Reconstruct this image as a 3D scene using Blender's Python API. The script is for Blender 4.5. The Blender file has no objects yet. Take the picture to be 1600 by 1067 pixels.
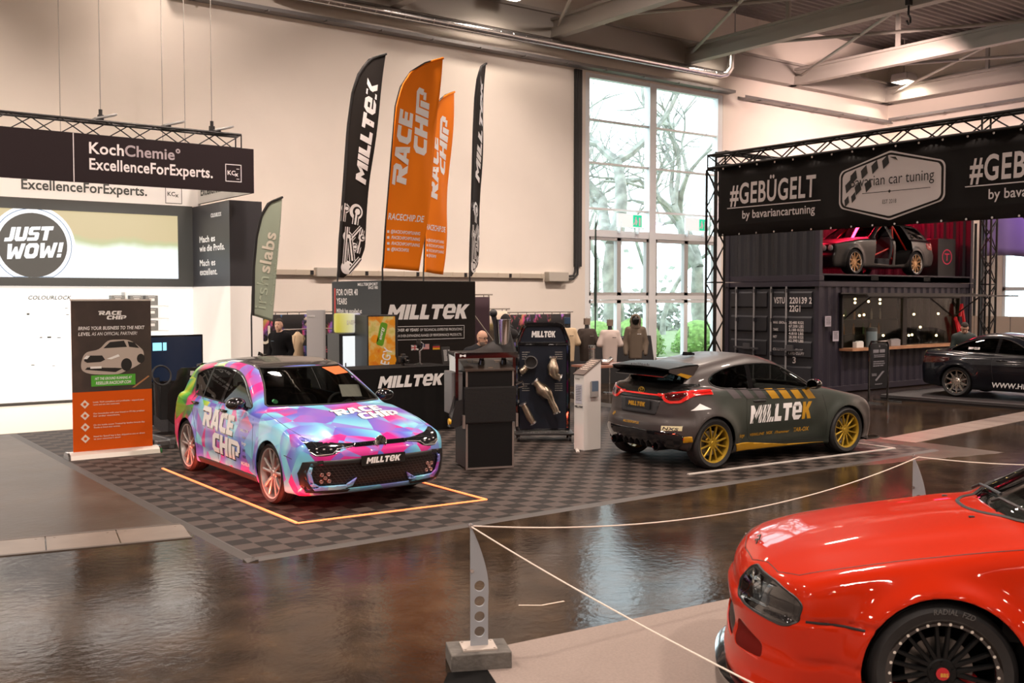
import bpy, bmesh, math, random
import numpy as np
from math import sin, cos, pi, radians, atan2, sqrt
from mathutils import Vector, Matrix
from mathutils.bvhtree import BVHTree
from mathutils.geometry import tessellate_polygon
C = bpy.context.scene
COL = C.collection
random.seed(7)
# ---------------------------------------------------------------- camera
H = 2.25
YAW, PITCH = radians(36.6), math.atan(69.5/1595)
cam = bpy.data.cameras.new('camera'); camo = bpy.data.objects.new('camera', cam); COL.objects.link(camo)
camo.location = (0, 0, H); camo.rotation_euler = (pi/2-PITCH, 0, -YAW)
cam.sensor_width = 36; cam.lens = 1595/1600*36; cam.clip_end = 300; cam.clip_start = .05
cam.dof.use_dof = True; cam.dof.focus_distance = 11.5; cam.dof.aperture_fstop = 4.5
C.camera = camo
# ---------------------------------------------------------------- world, view
w = bpy.data.worlds.new('world'); C.world = w; w.use_nodes = True
bg = w.node_tree.nodes['Background']; bg.inputs[0].default_value = (.80, .93, 1, 1); bg.inputs[1].default_value = 4.5
vs = C.view_settings; vs.view_transform = 'Standard'; vs.look = 'None'; vs.gamma = 1; vs.use_curve_mapping = False; vs.exposure = 0.0
C.cycles.use_denoising = True; C.cycles.max_bounces = 8; C.cycles.diffuse_bounces = 4; C.cycles.glossy_bounces = 4
C.cycles.transparent_max_bounces = 12; C.cycles.sample_clamp_indirect = 6; C.cycles.caustics_reflective = False; C.cycles.caustics_refractive = False
# ---------------------------------------------------------------- hall lamps (high-bay luminaires under the roof, whole hall)
BEAMX = [-19.6, -14, -8.4, -2.8, 2.8, 8.4, 14.0, 19.5, 25.2, 30.9, 36.6]
LAMPS = [(x, y) for x in (-21.2, -11.6, -2, 7.5, 17.1, 26.2, 35.9) for y in (-20, -11, -2, 7, 16, 22.95)]
LAMP_Z = 10.55
def area(loc, rot, sx, sy, power, col, name='lamp_light', spread=pi):
    l = bpy.data.lights.new(name, 'AREA'); l.shape = 'RECTANGLE'; l.size = sx; l.size_y = sy; l.energy = power; l.color = col; l.spread = spread
    o = bpy.data.objects.new(name, l); o.location = loc; o.rotation_euler = rot; COL.objects.link(o); return o
for (x, y) in LAMPS:
    area((x, y, LAMP_Z-.02), (0, 0, 0), .62, .62, 70 if y > 20 else 640, (1, .81, .69), spread=radians(150))
# unseen fill lamps added to brighten the back wall and the right wall
for x in (-7, 1.5, 10, 17.5):
    area((x, 15.5, 11.2), (radians(51), 0, 0), .9, .35, 150, (1, .82, .72), 'added_wall_fill', radians(84))
for (x, y) in ((28, 17), (30, 10)):
    area((x, y, 9.7), (radians(68), 0, radians(-40 if y > 12 else -90)), .9, .35, 520, (1, .70, .62), 'added_wall_fill', radians(95))
# LED lamps under the white booth's canopy, red strips in the upper container, purple wash on the tent, warm bulbs over the bar
for x in (-2.6, .4, 3.4, 6.4):
    area((x, 21.5, 4.30), (0, 0, 0), 2.4, 1.2, 50, (1, .97, .92), 'booth_light')
for x in (20.6, 23.2, 25.6):
    area((x, 16.3, 5.02), (0, 0, 0), 1.4, .12, 130, (1, .015, .05), 'container_light')
area((33.5, 15.2, 5.6), (radians(25), 0, 0), 1.0, .3, 90, (.55, .22, 1), 'tent_light')
# ================================================================ helpers
def V3(*a): return Vector(a)
class MB:
    """collects geometry for ONE mesh object"""
    def __init__(s): s.v=[]; s.f=[]; s.m=[]; s.cur=0
    def add(s, vs, fs):
        o=len(s.v); s.v += [tuple(p) for p in vs]
        for f in fs: s.f.append(tuple(i+o for i in f)); s.m.append(s.cur)
        return s
    def box(s, c, d, rz=0, rx=0, ry=0, taper=1):
        R=Matrix.Rotation(rz,3,'Z')@Matrix.Rotation(ry,3,'Y')@Matrix.Rotation(rx,3,'X'); c=Vector(c); h=Vector(d)/2
        vs=[]
        for z in (-1,1):
            t=taper if z>0 else 1
            for x,y in ((-1,-1),(1,-1),(1,1),(-1,1)): vs.append(c+R@Vector((x*h.x*t,y*h.y*t,z*h.z)))
        return s.add(vs,[(3,2,1,0),(4,5,6,7),(0,1,5,4),(1,2,6,5),(2,3,7,6),(3,0,4,7)])
    def bb(s, x0,x1,y0,y1,z0,z1): return s.box(((x0+x1)/2,(y0+y1)/2,(z0+z1)/2),(abs(x1-x0),abs(y1-y0),abs(z1-z0)))
    def bar(s, a, b, w, h=None, roll=0):
        a=Vector(a); b=Vector(b); h=h or w; d=(b-a)
        if d.length<1e-6: return s
        q=d.to_track_quat('X','Z'); R=q.to_matrix()@Matrix.Rotation(roll,3,'X')
        vs=[]
        for t in (a,b):
            for y,z in ((-1,-1),(1,-1),(1,1),(-1,1)): vs.append(t+R@Vector((0,y*w/2,z*h/2)))
        return s.add(vs,[(0,3,2,1),(4,5,6,7),(0,1,5,4),(1,2,6,5),(2,3,7,6),(3,0,4,7)])
    def loft(s, rings, closed=True, caps=True):
        n=len(rings[0]); vs=[p for r in rings for p in r]; fs=[]
        for i in range(len(rings)-1):
            for j in range(n if closed else n-1):
                k=(j+1)%n; fs.append((i*n+j,i*n+k,(i+1)*n+k,(i+1)*n+j))
        if caps and closed: fs.append(tuple(range(n-1,-1,-1))); b=(len(rings)-1)*n; fs.append(tuple(range(b,b+n)))
        return s.add(vs,fs)
    def cyl(s, a, b, r0, r1=None, n=16, caps=True):
        a=Vector(a); b=Vector(b); r1=r0 if r1 is None else r1; q=(b-a).to_track_quat('Z','Y').to_matrix()
        return s.loft([[t+q@Vector((r*cos(2*pi*i/n),r*sin(2*pi*i/n),0)) for i in range(n)] for t,r in ((a,r0),(b,r1))],caps=caps)
    def tube(s, pts, r, n=8, closed=False, caps=True):
        pts=[Vector(p) for p in pts]; N=len(pts); rings=[]; up=None
        for i,p in enumerate(pts):
            if closed: t=pts[(i+1)%N]-pts[i-1]
            else: t=pts[min(i+1,N-1)]-pts[max(i-1,0)]
            t=t.normalized() if t.length>1e-9 else Vector((0,0,1))
            if up is None: up=Vector((0,0,1)) if abs(t.z)<.9 else Vector((1,0,0))
            u=(up-t*up.dot(t)); u=u.normalized() if u.length>1e-6 else t.orthogonal().normalized(); up=u; v=t.cross(u)
            rr=r[i] if isinstance(r,(list,tuple)) else r
            rings.append([p+u*rr*cos(2*pi*k/n)+v*rr*sin(2*pi*k/n) for k in range(n)])
        if closed: rings.append(rings[0]); caps=False
        return s.loft(rings,caps=caps)
    def lathe(s, prof, c=(0,0,0), axis='Z', n=24, a0=0, a1=2*pi):
        c=Vector(c); full=abs(a1-a0-2*pi)<1e-6; k=n if full else n+1; rings=[]
        for i in range(k):
            a=a0+(a1-a0)*i/n; ring=[]
            for r,z in prof:
                x,y=r*cos(a),r*sin(a)
                ring.append(c+(Vector((x,y,z)) if axis=='Z' else Vector((x,z,y)) if axis=='Y' else Vector((z,x,y))))
            rings.append(ring)
        if full: rings.append(rings[0])
        return s.loft(rings,closed=False,caps=False)
    def sphere(s, c, r, n=12, m=8, sc=(1,1,1)):
        c=Vector(c); rings=[]
        for j in range(m+1):
            t=pi*j/m
            rings.append([c+Vector((sc[0]*r*sin(t)*cos(2*pi*i/n),sc[1]*r*sin(t)*sin(2*pi*i/n),sc[2]*r*cos(t))) for i in range(n)])
        return s.loft(rings[::-1],caps=False)
    def prism(s, poly, fr, d):
        """2-D outline poly in frame fr(u,v,w)->3-D, thickness d along w from 0; concave outlines are fine"""
        n=len(poly); A=[fr(u,v,0) for u,v in poly]; B=[fr(u,v,d) for u,v in poly]
        tri=tessellate_polygon([[Vector((u,v,0)) for u,v in poly]])
        o=0; fs=[tuple(t) for t in tri]; a=sum(poly[i][0]*poly[(i+1)%n][1]-poly[(i+1)%n][0]*poly[i][1] for i in range(n))
        def ccw(t):
            x=[poly[i] for i in t]; return (x[1][0]-x[0][0])*(x[2][1]-x[0][1])-(x[2][0]-x[0][0])*(x[1][1]-x[0][1])>0
        fs=[t if ccw(t) else t[::-1] for t in fs]
        F=[tuple(i+n for i in t) for t in fs]+[t[::-1] for t in fs]
        for i in range(n):
            k=(i+1)%n; F.append((i,k,k+n,i+n) if a>0 else (k,i,i+n,k+n))
        return s.add(A+B,F)
    def flat(s, poly, fr, w=0):
        A=[fr(u,v,w) for u,v in poly]
        tri=tessellate_polygon([[Vector((u,v,0)) for u,v in poly]])
        def ccw(t):
            x=[poly[i] for i in t]; return (x[1][0]-x[0][0])*(x[2][1]-x[0][1])-(x[2][0]-x[0][0])*(x[1][1]-x[0][1])>0
        return s.add(A,[tuple(t) if ccw(t) else tuple(t)[::-1] for t in tri])
    def grid(s, fn, nu, nv):
        vs=[fn(i/nu,j/nv) for i in range(nu+1) for j in range(nv+1)]; q=nv+1
        return s.add(vs,[(i*q+j,(i+1)*q+j,(i+1)*q+j+1,i*q+j+1) for i in range(nu) for j in range(nv)])
def obj(name, mb, mat, parent=None, smooth=35, loc=None, bevel=0):
    me=bpy.data.meshes.new(name); me.from_pydata(mb.v,[],mb.f); me.validate()
    mats=mat if isinstance(mat,(list,tuple)) else [mat]
    for m in mats: me.materials.append(m)
    if len(mats)>1 and len(mb.m)==len(me.polygons): me.polygons.foreach_set('material_index',mb.m)
    if smooth:
        me.polygons.foreach_set('use_smooth',[True]*len(me.polygons)); me.set_sharp_from_angle(angle=radians(smooth))
    o=bpy.data.objects.new(name,me); COL.objects.link(o)
    if parent: o.parent=parent
    if loc: o.location=loc
    if bevel:
        b=o.modifiers.new('bevel','BEVEL'); b.width=bevel; b.segments=2; b.limit_method='ANGLE'; b.angle_limit=radians(40)
    return o
def tag(o, label, cat, group=None):
    o['label']=label; o['category']=cat
    if group: o['group']=group
    return o
def struct(name, mb, mat, parent=None, **k):
    o=obj(name,mb,mat,parent,**k)
    if not parent: o['kind']='structure'
    return o
def thing(name, label, cat, loc=(0,0,0), rz=0, group=None):
    o=bpy.data.objects.new(name,None); COL.objects.link(o); o.location=loc; o.rotation_euler=(0,0,rz); o.empty_display_size=.2
    return tag(o,label,cat,group)
def kids(o): return [c for c in COL.objects if c.parent==o]
def dup(o, loc=None, rz=None, label=None, group=None, parent=None):
    c=o.copy(); COL.objects.link(c)
    if parent: c.parent=parent
    for k in kids(o): dup(k,parent=c)
    if loc is not None: c.location=loc
    if rz is not None: c.rotation_euler=(0,0,rz)
    if label: c['label']=label
    if group: c['group']=group
    return c
# ---------------------------------------------------------------- pixel -> world (the photograph's 1600x1067 frame), used for layout
_cf=np.array([sin(YAW)*cos(PITCH),cos(YAW)*cos(PITCH),-sin(PITCH)]); _cr=np.array([cos(YAW),-sin(YAW),0]); _cu=np.cross(_cr,_cf)
def ray(x,y): return _cf+_cr*(x-800)/1595-_cu*(y-533.5)/1595
def at_z(x,y,z=0): d=ray(x,y); t=(z-H)/d[2]; return Vector((d[0]*t,d[1]*t,z))
def at_y(x,y,Y): d=ray(x,y); t=Y/d[1]; return Vector((d[0]*t,Y,H+d[2]*t))
def at_x(x,y,X): d=ray(x,y); t=X/d[0]; return Vector((X,d[1]*t,H+d[2]*t))
# ---------------------------------------------------------------- frames for flat work: fr(u,v,w)
def frame(o, ux, uy, scale=1):
    o=Vector(o); ux=Vector(ux).normalized(); uy=Vector(uy).normalized(); n=ux.cross(uy)
    return lambda u,v,w=0: o+ux*u*scale+uy*v*scale+n*w
def front(x,y,z): return frame((x,y,z),(1,0,0),(0,0,1))      # faces -Y
def leftf(x,y,z): return frame((x,y,z),(0,-1,0),(0,0,1))     # faces -X
def rect(u0,v0,u1,v1): return [(u0,v0),(u1,v0),(u1,v1),(u0,v1)]
def rrect(u0,v0,u1,v1,r,n=5):
    P=[]
    for cx,cy,a in ((u1-r,v0+r,-pi/2),(u1-r,v1-r,0),(u0+r,v1-r,pi/2),(u0+r,v0+r,pi)):
        P+=[(cx+r*cos(a+pi/2*i/n),cy+r*sin(a+pi/2*i/n)) for i in range(n+1)]
    return P
def circ(cx,cy,r,n=24,ry=None): return [(cx+r*cos(2*pi*i/n),cy+(ry or r)*sin(2*pi*i/n)) for i in range(n)]
def sharp(o, on=True): return o
# ---------------------------------------------------------------- materials
MATS={}
def lin(c): return tuple(((x/255)/12.92 if x<=10 else ((x/255+.055)/1.055)**2.4) for x in c)
def rgb(h): return lin((int(h[0:2],16),int(h[2:4],16),int(h[4:6],16)))
def mat(name, col, rough=.5, metal=0, coat=0, emit=None, es=0, spec=None, noise=0, nscale=8, bump=0, bscale=40, alpha=None, sheen=0):
    """procedural principled material; noise varies the colour a little, bump adds grain"""
    if name in MATS: return MATS[name]
    m=bpy.data.materials.new(name); m.use_nodes=True; nt=m.node_tree; p=nt.nodes['Principled BSDF']; MATS[name]=m
    if isinstance(col,str): col=rgb(col)
    p.inputs['Base Color'].default_value=(*col,1); p.inputs['Roughness'].default_value=rough; p.inputs['Metallic'].default_value=metal
    if coat: p.inputs['Coat Weight'].default_value=coat; p.inputs['Coat Roughness'].default_value=.04
    if spec is not None: p.inputs['Specular IOR Level'].default_value=spec
    if sheen: p.inputs['Sheen Weight'].default_value=sheen
    if emit is not None: p.inputs['Emission Color'].default_value=(*(rgb(emit) if isinstance(emit,str) else emit),1); p.inputs['Emission Strength'].default_value=es
    if alpha is not None: p.inputs['Alpha'].default_value=alpha
    if noise or bump:
        tc=nt.nodes.new('ShaderNodeTexCoord'); 
    if noise:
        n=nt.nodes.new('ShaderNodeTexNoise'); n.inputs['Scale'].default_value=nscale; n.inputs['Detail'].default_value=4; nt.links.new(tc.outputs['Object'],n.inputs['Vector'])
        r=nt.nodes.new('ShaderNodeValToRGB'); r.color_ramp.elements[0].color=(*[c*(1-noise) for c in col],1); r.color_ramp.elements[1].color=(*[min(1,c*(1+noise)) for c in col],1)
        r.color_ramp.elements[0].position=.3; r.color_ramp.elements[1].position=.7
        nt.links.new(n.outputs['Fac'],r.inputs[0]); nt.links.new(r.outputs[0],p.inputs['Base Color'])
    if bump:
        n=nt.nodes.new('ShaderNodeTexNoise'); n.inputs['Scale'].default_value=bscale; n.inputs['Detail'].default_value=3; nt.links.new(tc.outputs['Object'],n.inputs['Vector'])
        b=nt.nodes.new('ShaderNodeBump'); b.inputs['Strength'].default_value=bump; b.inputs['Distance'].default_value=.02; nt.links.new(n.outputs['Fac'],b.inputs['Height']); nt.links.new(b.outputs[0],p.inputs['Normal'])
    return m
def glass(name, tint, gl=.12, rough=.02):
    m=bpy.data.materials.new(name); m.use_nodes=True; nt=m.node_tree; nt.nodes.clear(); N=nt.nodes.new; L=nt.links.new
    o=N('ShaderNodeOutputMaterial'); t=N('ShaderNodeBsdfTransparent'); t.inputs[0].default_value=(*tint,1); g=N('ShaderNodeBsdfGlossy'); g.inputs['Roughness'].default_value=rough
    lw=N('ShaderNodeLayerWeight'); lw.inputs[0].default_value=.5; pw=N('ShaderNodeMath'); pw.operation='POWER'; pw.inputs[1].default_value=4; ma=N('ShaderNodeMath'); ma.operation='MULTIPLY_ADD'; ma.inputs[1].default_value=.75; ma.inputs[2].default_value=gl*.4
    mx=N('ShaderNodeMixShader'); L(lw.outputs['Facing'],pw.inputs[0]); L(pw.outputs[0],ma.inputs[0]); L(ma.outputs[0],mx.inputs[0]); L(t.outputs[0],mx.inputs[1]); L(g.outputs[0],mx.inputs[2]); L(mx.outputs[0],o.inputs[0])
    return m
class NG:
    """tiny node-graph writer"""
    def __init__(s,name,**k):
        s.m=mat(name,(.5,.5,.5),**k); s.nt=s.m.node_tree; s.p=s.nt.nodes['Principled BSDF']
        s.tc=s.nt.nodes.new('ShaderNodeTexCoord')
    def n(s,t,**k):
        x=s.nt.nodes.new('ShaderNode'+t)
        for a,b in k.items(): setattr(x,a,b)
        return x
    def l(s,a,b): s.nt.links.new(a,b)
    def math(s,op,a,b=None,c=None):
        x=s.n('Math',operation=op)
        for i,v in enumerate((a,b,c)):
            if v is None: continue
            if isinstance(v,(int,float)): x.inputs[i].default_value=v
            else: s.l(v,x.inputs[i])
        return x.outputs[0]
    def ramp(s,fac,els,interp='LINEAR'):
        r=s.n('ValToRGB'); cr=r.color_ramp; cr.interpolation=interp
        while len(cr.elements)<len(els): cr.elements.new(.5)
        for e,(p,c) in zip(cr.elements,els): e.position=p; e.color=(*(rgb(c) if isinstance(c,str) else c),1)
        s.l(fac,r.inputs[0]); return r.outputs[0]
    def mix(s,f,a,b,bt='MIX'):
        x=s.n('Mix',data_type='RGBA',blend_type=bt)
        for i,v in ((0,f),(6,a),(7,b)):
            if isinstance(v,(int,float)): x.inputs[i].default_value=v
            elif isinstance(v,tuple): x.inputs[i].default_value=(*v,1)
            elif isinstance(v,str): x.inputs[i].default_value=(*rgb(v),1)
            else: s.l(v,x.inputs[i])
        return x.outputs[2]
    def noise(s,scale,detail=4,vec=None,rough=.5):
        x=s.n('TexNoise'); x.inputs['Scale'].default_value=scale; x.inputs['Detail'].default_value=detail; x.inputs['Roughness'].default_value=rough
        s.l(vec or s.tc.outputs['Object'],x.inputs['Vector']); return x.outputs['Fac']
    def xyz(s,src=None):
        x=s.n('SeparateXYZ'); s.l(src or s.tc.outputs['Object'],x.inputs[0]); return x.outputs
    def bump(s,h,st=.3,d=.02):
        b=s.n('Bump'); b.inputs['Strength'].default_value=st; b.inputs['Distance'].default_value=d; s.l(h,b.inputs['Height']); s.l(b.outputs[0],s.p.inputs['Normal'])
    def col(s,c): s.l(c,s.p.inputs['Base Color'])
# ---------------------------------------------------------------- lettering
_TC={}; _CAP=[]
def _cap():
    if not _CAP:
        _CAP.append(1.); t=text2d('H'); _TC.clear(); _CAP[0]=max(v[1] for v in t[0])
    return _CAP[0]
def text2d(txt, bold=0., shear=0., sp=1.0):
    """built-in font as 2-D triangles, cap height 1"""
    sp=sp+max(0,bold)*1.6; bold=min(bold,.02)
    k=(txt,bold,shear,sp)
    if k in _TC: return _TC[k]
    c=bpy.data.curves.new('t','FONT'); c.body=txt; c.size=1; c.offset=bold; c.shear=shear; c.space_character=sp; c.resolution_u=4; c.fill_mode='FRONT'
    o=bpy.data.objects.new('t',c); COL.objects.link(o); bpy.context.view_layer.update()
    me=o.to_mesh(); vs=[(v.co.x,v.co.y) for v in me.vertices]; fs=[tuple(p.vertices) for p in me.polygons]; o.to_mesh_clear()
    bpy.data.objects.remove(o); bpy.data.curves.remove(c)
    CAP=_cap()
    vs=[(x/CAP,y/CAP) for x,y in vs]
    if vs:
        x0=min(v[0] for v in vs); vs=[(x-x0,y) for x,y in vs]
    _TC[k]=(vs,fs); return _TC[k]
def put2d(mb, t2, fr, u, v, h, w=None, align='l', d=.002, rot=0, maxw=None):
    vs,fs=t2
    if not vs: return
    W=max(p[0] for p in vs); sx=h if w is None else w/W
    if maxw and W*sx>maxw: sx=maxw/W
    off={'l':0,'c':-W*sx/2,'r':-W*sx}[align]; ca,sa=cos(rot),sin(rot)
    P=[]
    for x,y in vs:
        a=x*sx+off; b=y*h; P.append(fr(u+a*ca-b*sa, v+a*sa+b*ca, d))
    mb.add(P,fs)
def write(mb, txt, fr, u, v, h, bold=0., shear=0., sp=1., **k): put2d(mb,text2d(txt,bold,shear,sp),fr,u,v,h,**k)
# heavy display lettering drawn as outlines (unit cap height)
def _r(a,b,c,d): return [(a,b),(c,b),(c,d),(a,d)]
HV={
 'M':(1.12,[_r(0,0,.3,1),_r(.82,0,1.12,1),[(.3,1),(.3,.55),(.56,.2),(.56,.62)],[(.82,1),(.56,.62),(.56,.2),(.82,.55)]]),
 'I':(.32,[_r(0,0,.32,1)]),
 'L':(.68,[_r(0,0,.32,1),_r(.32,0,.68,.28)]),
 'T':(.86,[_r(0,.72,.86,1),_r(.27,0,.59,.72)]),
 'K':(.92,[_r(0,0,.3,1),[(.3,.4),(.3,.66),(.56,1),(.92,1),(.58,.56),(.92,0),(.56,0),(.36,.36)]]),
 'R':(.84,[_r(0,0,.29,.68),_r(-.18,.76,.58,1),[(.58,1),(.58,.76),(.58,.60),(.84,.60),(.84,.84),(.68,1)],_r(.29,.36,.58,.60),[(.58,.36),(.74,.36),(.84,.48),(.84,.60),(.58,.60)],[(.30,.36),(.56,0),(.92,0),(.66,.36)]]),
 'A':(.88,[[(0,0),(.28,0),(.32,.17),(.44,.17),(.44,.38),(.37,.38),(.44,.72),(.44,1),(.24,1)],[(.88,0),(.64,1),(.44,1),(.44,.72),(.51,.38),(.44,.38),(.44,.17),(.56,.17),(.60,0)]]),
 'C':(.74,[[(0,.2),(.2,0),(.74,0),(.74,.26),(.36,.26),(.3,.32),(.3,.68),(.36,.74),(.74,.74),(.74,1),(.2,1),(0,.8)]]),
 'E':(.68,[_r(0,0,.3,1),_r(.3,0,.68,.25),_r(.3,.39,.64,.62),_r(.3,.76,.68,1)]),
 'H':(.86,[_r(0,0,.3,1),_r(.56,0,.86,1),_r(.3,.38,.56,.62)]),
 'P':(.82,[_r(0,0,.28,.66),_r(-.12,.76,.6,1),[(.6,1),(.6,.76),(.54,.72),(.54,.5),(.6,.46),(.82,.46),(.82,.82)],_r(.36,.26,.7,.46)]),
 'e':(.86,[[(.86,.42),(.86,.62),(.62,.86),(.24,.86),(0,.62),(0,.24),(.24,0),(.62,0),(.82,.14),(.82,.28),(.5,.28),(.42,.22),(.36,.22),(.3,.3),(.3,.42)][:1]+[(.86,.62),(.64,.88),(.22,.88),(0,.64),(0,.24),(.22,0),(.64,0),(.84,.16),(.84,.26),(.34,.26),(.3,.3),(.3,.38),(.86,.38)],]),
 ' ':(.3,[]),
 'J':(.62,[_r(.3,.3,.62,1),[(0,0),(.5,0),(.62,.14),(.62,.3),(.3,.3),(.26,.26),(0,.26)]]),
 'U':(.84,[_r(0,.28,.3,1),_r(.54,.28,.84,1),[(0,.28),(0,.14),(.14,0),(.70,0),(.84,.14),(.84,.28)]]),
 'S':(.78,[_r(.30,.76,.76,1),[(0,.5),(.1,.4),(.3,.4),(.3,1),(.12,1),(0,.88)],_r(.30,.40,.48,.60),[(.48,0),(.68,0),(.78,.12),(.78,.50),(.68,.60),(.48,.60)],_r(0,0,.48,.24)]),
 'W':(1.22,[[(0,1),(.3,1),(.38,.40),(.52,.80),(.70,.80),(.84,.40),(.92,1),(1.22,1),(1.06,0),(.74,0),(.61,.36),(.48,0),(.16,0)]]),
 'O':(.92,[[(.46,0),(.18,0),(0,.18),(0,.82),(.18,1),(.46,1),(.46,.74),(.3,.68),(.3,.32),(.46,.26)],[(.46,0),(.46,.26),(.62,.32),(.62,.68),(.46,.74),(.46,1),(.74,1),(.92,.82),(.92,.18),(.74,0)]]),
 '!':(.4,[_r(.06,.34,.36,1),_r(.06,0,.36,.24)]),
}
HV['e']=(.92,[[(0,.3),(.22,0),(.68,0),(.9,.2),(.9,.3),(.36,.3),(.3,.38),(.92,.38),(.92,.72),(.7,1.02),(.22,1.02),(0,.72)]])
_EH=[[(.32,.58),(.6,.58),(.6,.72),(.55,.77),(.37,.77),(.32,.72)]]
def heavy2d(txt, shear=.22, gap=.09, only=None):
    vs=[]; fs=[]; x=0
    for ch in txt:
        wd,polys=HV[ch]
        if ch=='e':   # bowl with a real hole: left+right+bars
            polys=[_r(.0,.26,.31,.76),[(0,.26),(.22,0),(.7,0),(.9,.2),(.9,.26),(.31,.26)],[(0,.76),(.31,.76),(.61,.76),(.92,.76),(.72,1.02),(.2,1.02)],_r(.31,.4,.92,.56),_r(.61,.56,.92,.76)]
        for p in polys:
            b=len(vs); vs+=[(x+a+shear*c,c) for a,c in p]
            for t in tessellate_polygon([[Vector((a,c,0)) for a,c in p]]):
                q=[p[i] for i in t]; cw=(q[1][0]-q[0][0])*(q[2][1]-q[0][1])-(q[2][0]-q[0][0])*(q[1][1]-q[0][1])
                fs.append(tuple(i+b for i in (t if cw>0 else t[::-1])))
        x+=wd+gap
    x0=min(v[0] for v in vs); vs=[(a-x0,c) for a,c in vs]
    return vs,fs
def racechip2d(step=1.05, dx=1.25):
    """the two-line mark: upper word, lower word shifted right"""
    a,fa=heavy2d('RACE',.12,.08); b,fb=heavy2d('CHIP',.12,.08)
    vs=[(x,y+step+.1) for x,y in a]+[(x+dx,y) for x,y in b]; fs=fa+[tuple(i+len(a) for i in f) for f in fb]
    return vs,fs
def fakelines(mb, fr, u, v, w, n, h, gap, seed=0, d=.002, ragged=.3):
    """rows of tiny unreadable print, as small bars per word"""
    R=random.Random(seed)
    for i in range(n):
        x=0; end=w*(1-ragged*R.random())
        while x<end:
            l=min(h*(1.2+3.2*R.random()),w-x); mb.flat(rect(u+x,v-i*gap,u+x+l*.86,v-i*gap+h),fr,d); x+=l
# ---------------------------------------------------------------- smooth surfaces from distance functions
def smin(a,b,k): h=np.clip(.5+.5*(b-a)/k,0,1); return b*(1-h)+a*h-k*h*(1-h)
def smax(a,b,k): return -smin(-a,-b,k)
def sdf_mesh(f, lo, hi, h, newton=4, chunk=None):
    ax=[np.arange(lo[i],hi[i]+h,h) for i in range(3)]
    X,Y,Z=np.meshgrid(*ax,indexing='ij'); v=f(X,Y,Z).astype(np.float64); v=np.where(v==0,1e-9,v)
    n=np.array(v.shape)-1; ins=v<0
    acc=np.zeros((*n,3)); cnt=np.zeros(n)
    for axis in range(3):
        o=[a for a in range(3) if a!=axis]
        for d0 in (0,1):
            for d1 in (0,1):
                s0=[None]*3; s1=[None]*3
                s0[axis]=slice(0,n[axis]); s1[axis]=slice(1,n[axis]+1)
                for a,d in zip(o,(d0,d1)): s0[a]=s1[a]=slice(d,d+n[a])
                a=v[tuple(s0)]; b=v[tuple(s1)]; m=(a<0)!=(b<0); t=np.where(m,a/np.where(m,a-b,1),0)
                acc[...,axis]+=m*t; acc[...,o[0]]+=m*d0; acc[...,o[1]]+=m*d1; cnt+=m
    act=cnt>0; idx=-np.ones(n,int); ii=np.argwhere(act); idx[act]=np.arange(len(ii))
    P=(ii+acc[act]/cnt[act][:,None])*h+np.array(lo)
    for _ in range(newton):
        e=h*.2; x,y,z=P.T; fv=f(x,y,z)
        g=np.stack([f(x+e,y,z)-f(x-e,y,z),f(x,y+e,z)-f(x,y-e,z),f(x,y,z+e)-f(x,y,z-e)],1)/(2*e)
        st=(fv/np.maximum((g*g).sum(1),.05))[:,None]*g; L=np.linalg.norm(st,axis=1)[:,None]; st*=np.minimum(1,h*.5/np.maximum(L,1e-9)); P=P-st
    Q=[]
    for axis in range(3):
        o=[(axis+1)%3,(axis+2)%3]
        s0=[slice(0,n[a]+1) for a in range(3)]; s1=list(s0); s0[axis]=slice(0,n[axis]); s1[axis]=slice(1,n[axis]+1)
        ch=ins[tuple(s0)]!=ins[tuple(s1)]; E=np.argwhere(ch); E=E[(E[:,o[0]]>0)&(E[:,o[1]]>0)&(E[:,o[0]]<n[o[0]])&(E[:,o[1]]<n[o[1]])]
        if not len(E): continue
        fl=ins[tuple(s0)][tuple(E.T)]
        def at(da,db):
            J=E.copy(); J[:,o[0]]-=da; J[:,o[1]]-=db; return idx[tuple(J.T)]
        q=np.stack([at(1,1),at(0,1),at(0,0),at(1,0)],1); q[~fl]=q[~fl][:,::-1]; Q.append(q)
    return P,np.concatenate(Q)
def sdf_obj(name, f, lo, hi, h, mt, parent=None, newton=3):
    P,Q=sdf_mesh(f,lo,hi,h,newton); me=bpy.data.meshes.new(name); me.from_pydata(P.tolist(),[],Q.tolist()); me.validate()
    me.materials.append(mt); me.polygons.foreach_set('use_smooth',[True]*len(me.polygons))
    o=bpy.data.objects.new(name,me); COL.objects.link(o)
    if parent: o.parent=parent
    return o
def caps(x,y,z,a,b,ra,rb):
    """tapered capsule distance"""
    a=np.array(a,float); b=np.array(b,float); d=b-a; t=np.clip(((x-a[0])*d[0]+(y-a[1])*d[1]+(z-a[2])*d[2])/max(d@d,1e-9),0,1)
    return np.sqrt((x-a[0]-d[0]*t)**2+(y-a[1]-d[1]*t)**2+(z-a[2]-d[2]*t)**2)-(ra+(rb-ra)*t)
def ell(x,y,z,c,r):
    k=np.sqrt(((x-c[0])/r[0])**2+((y-c[1])/r[1])**2+((z-c[2])/r[2])**2); return (k-1)*min(r)
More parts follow.
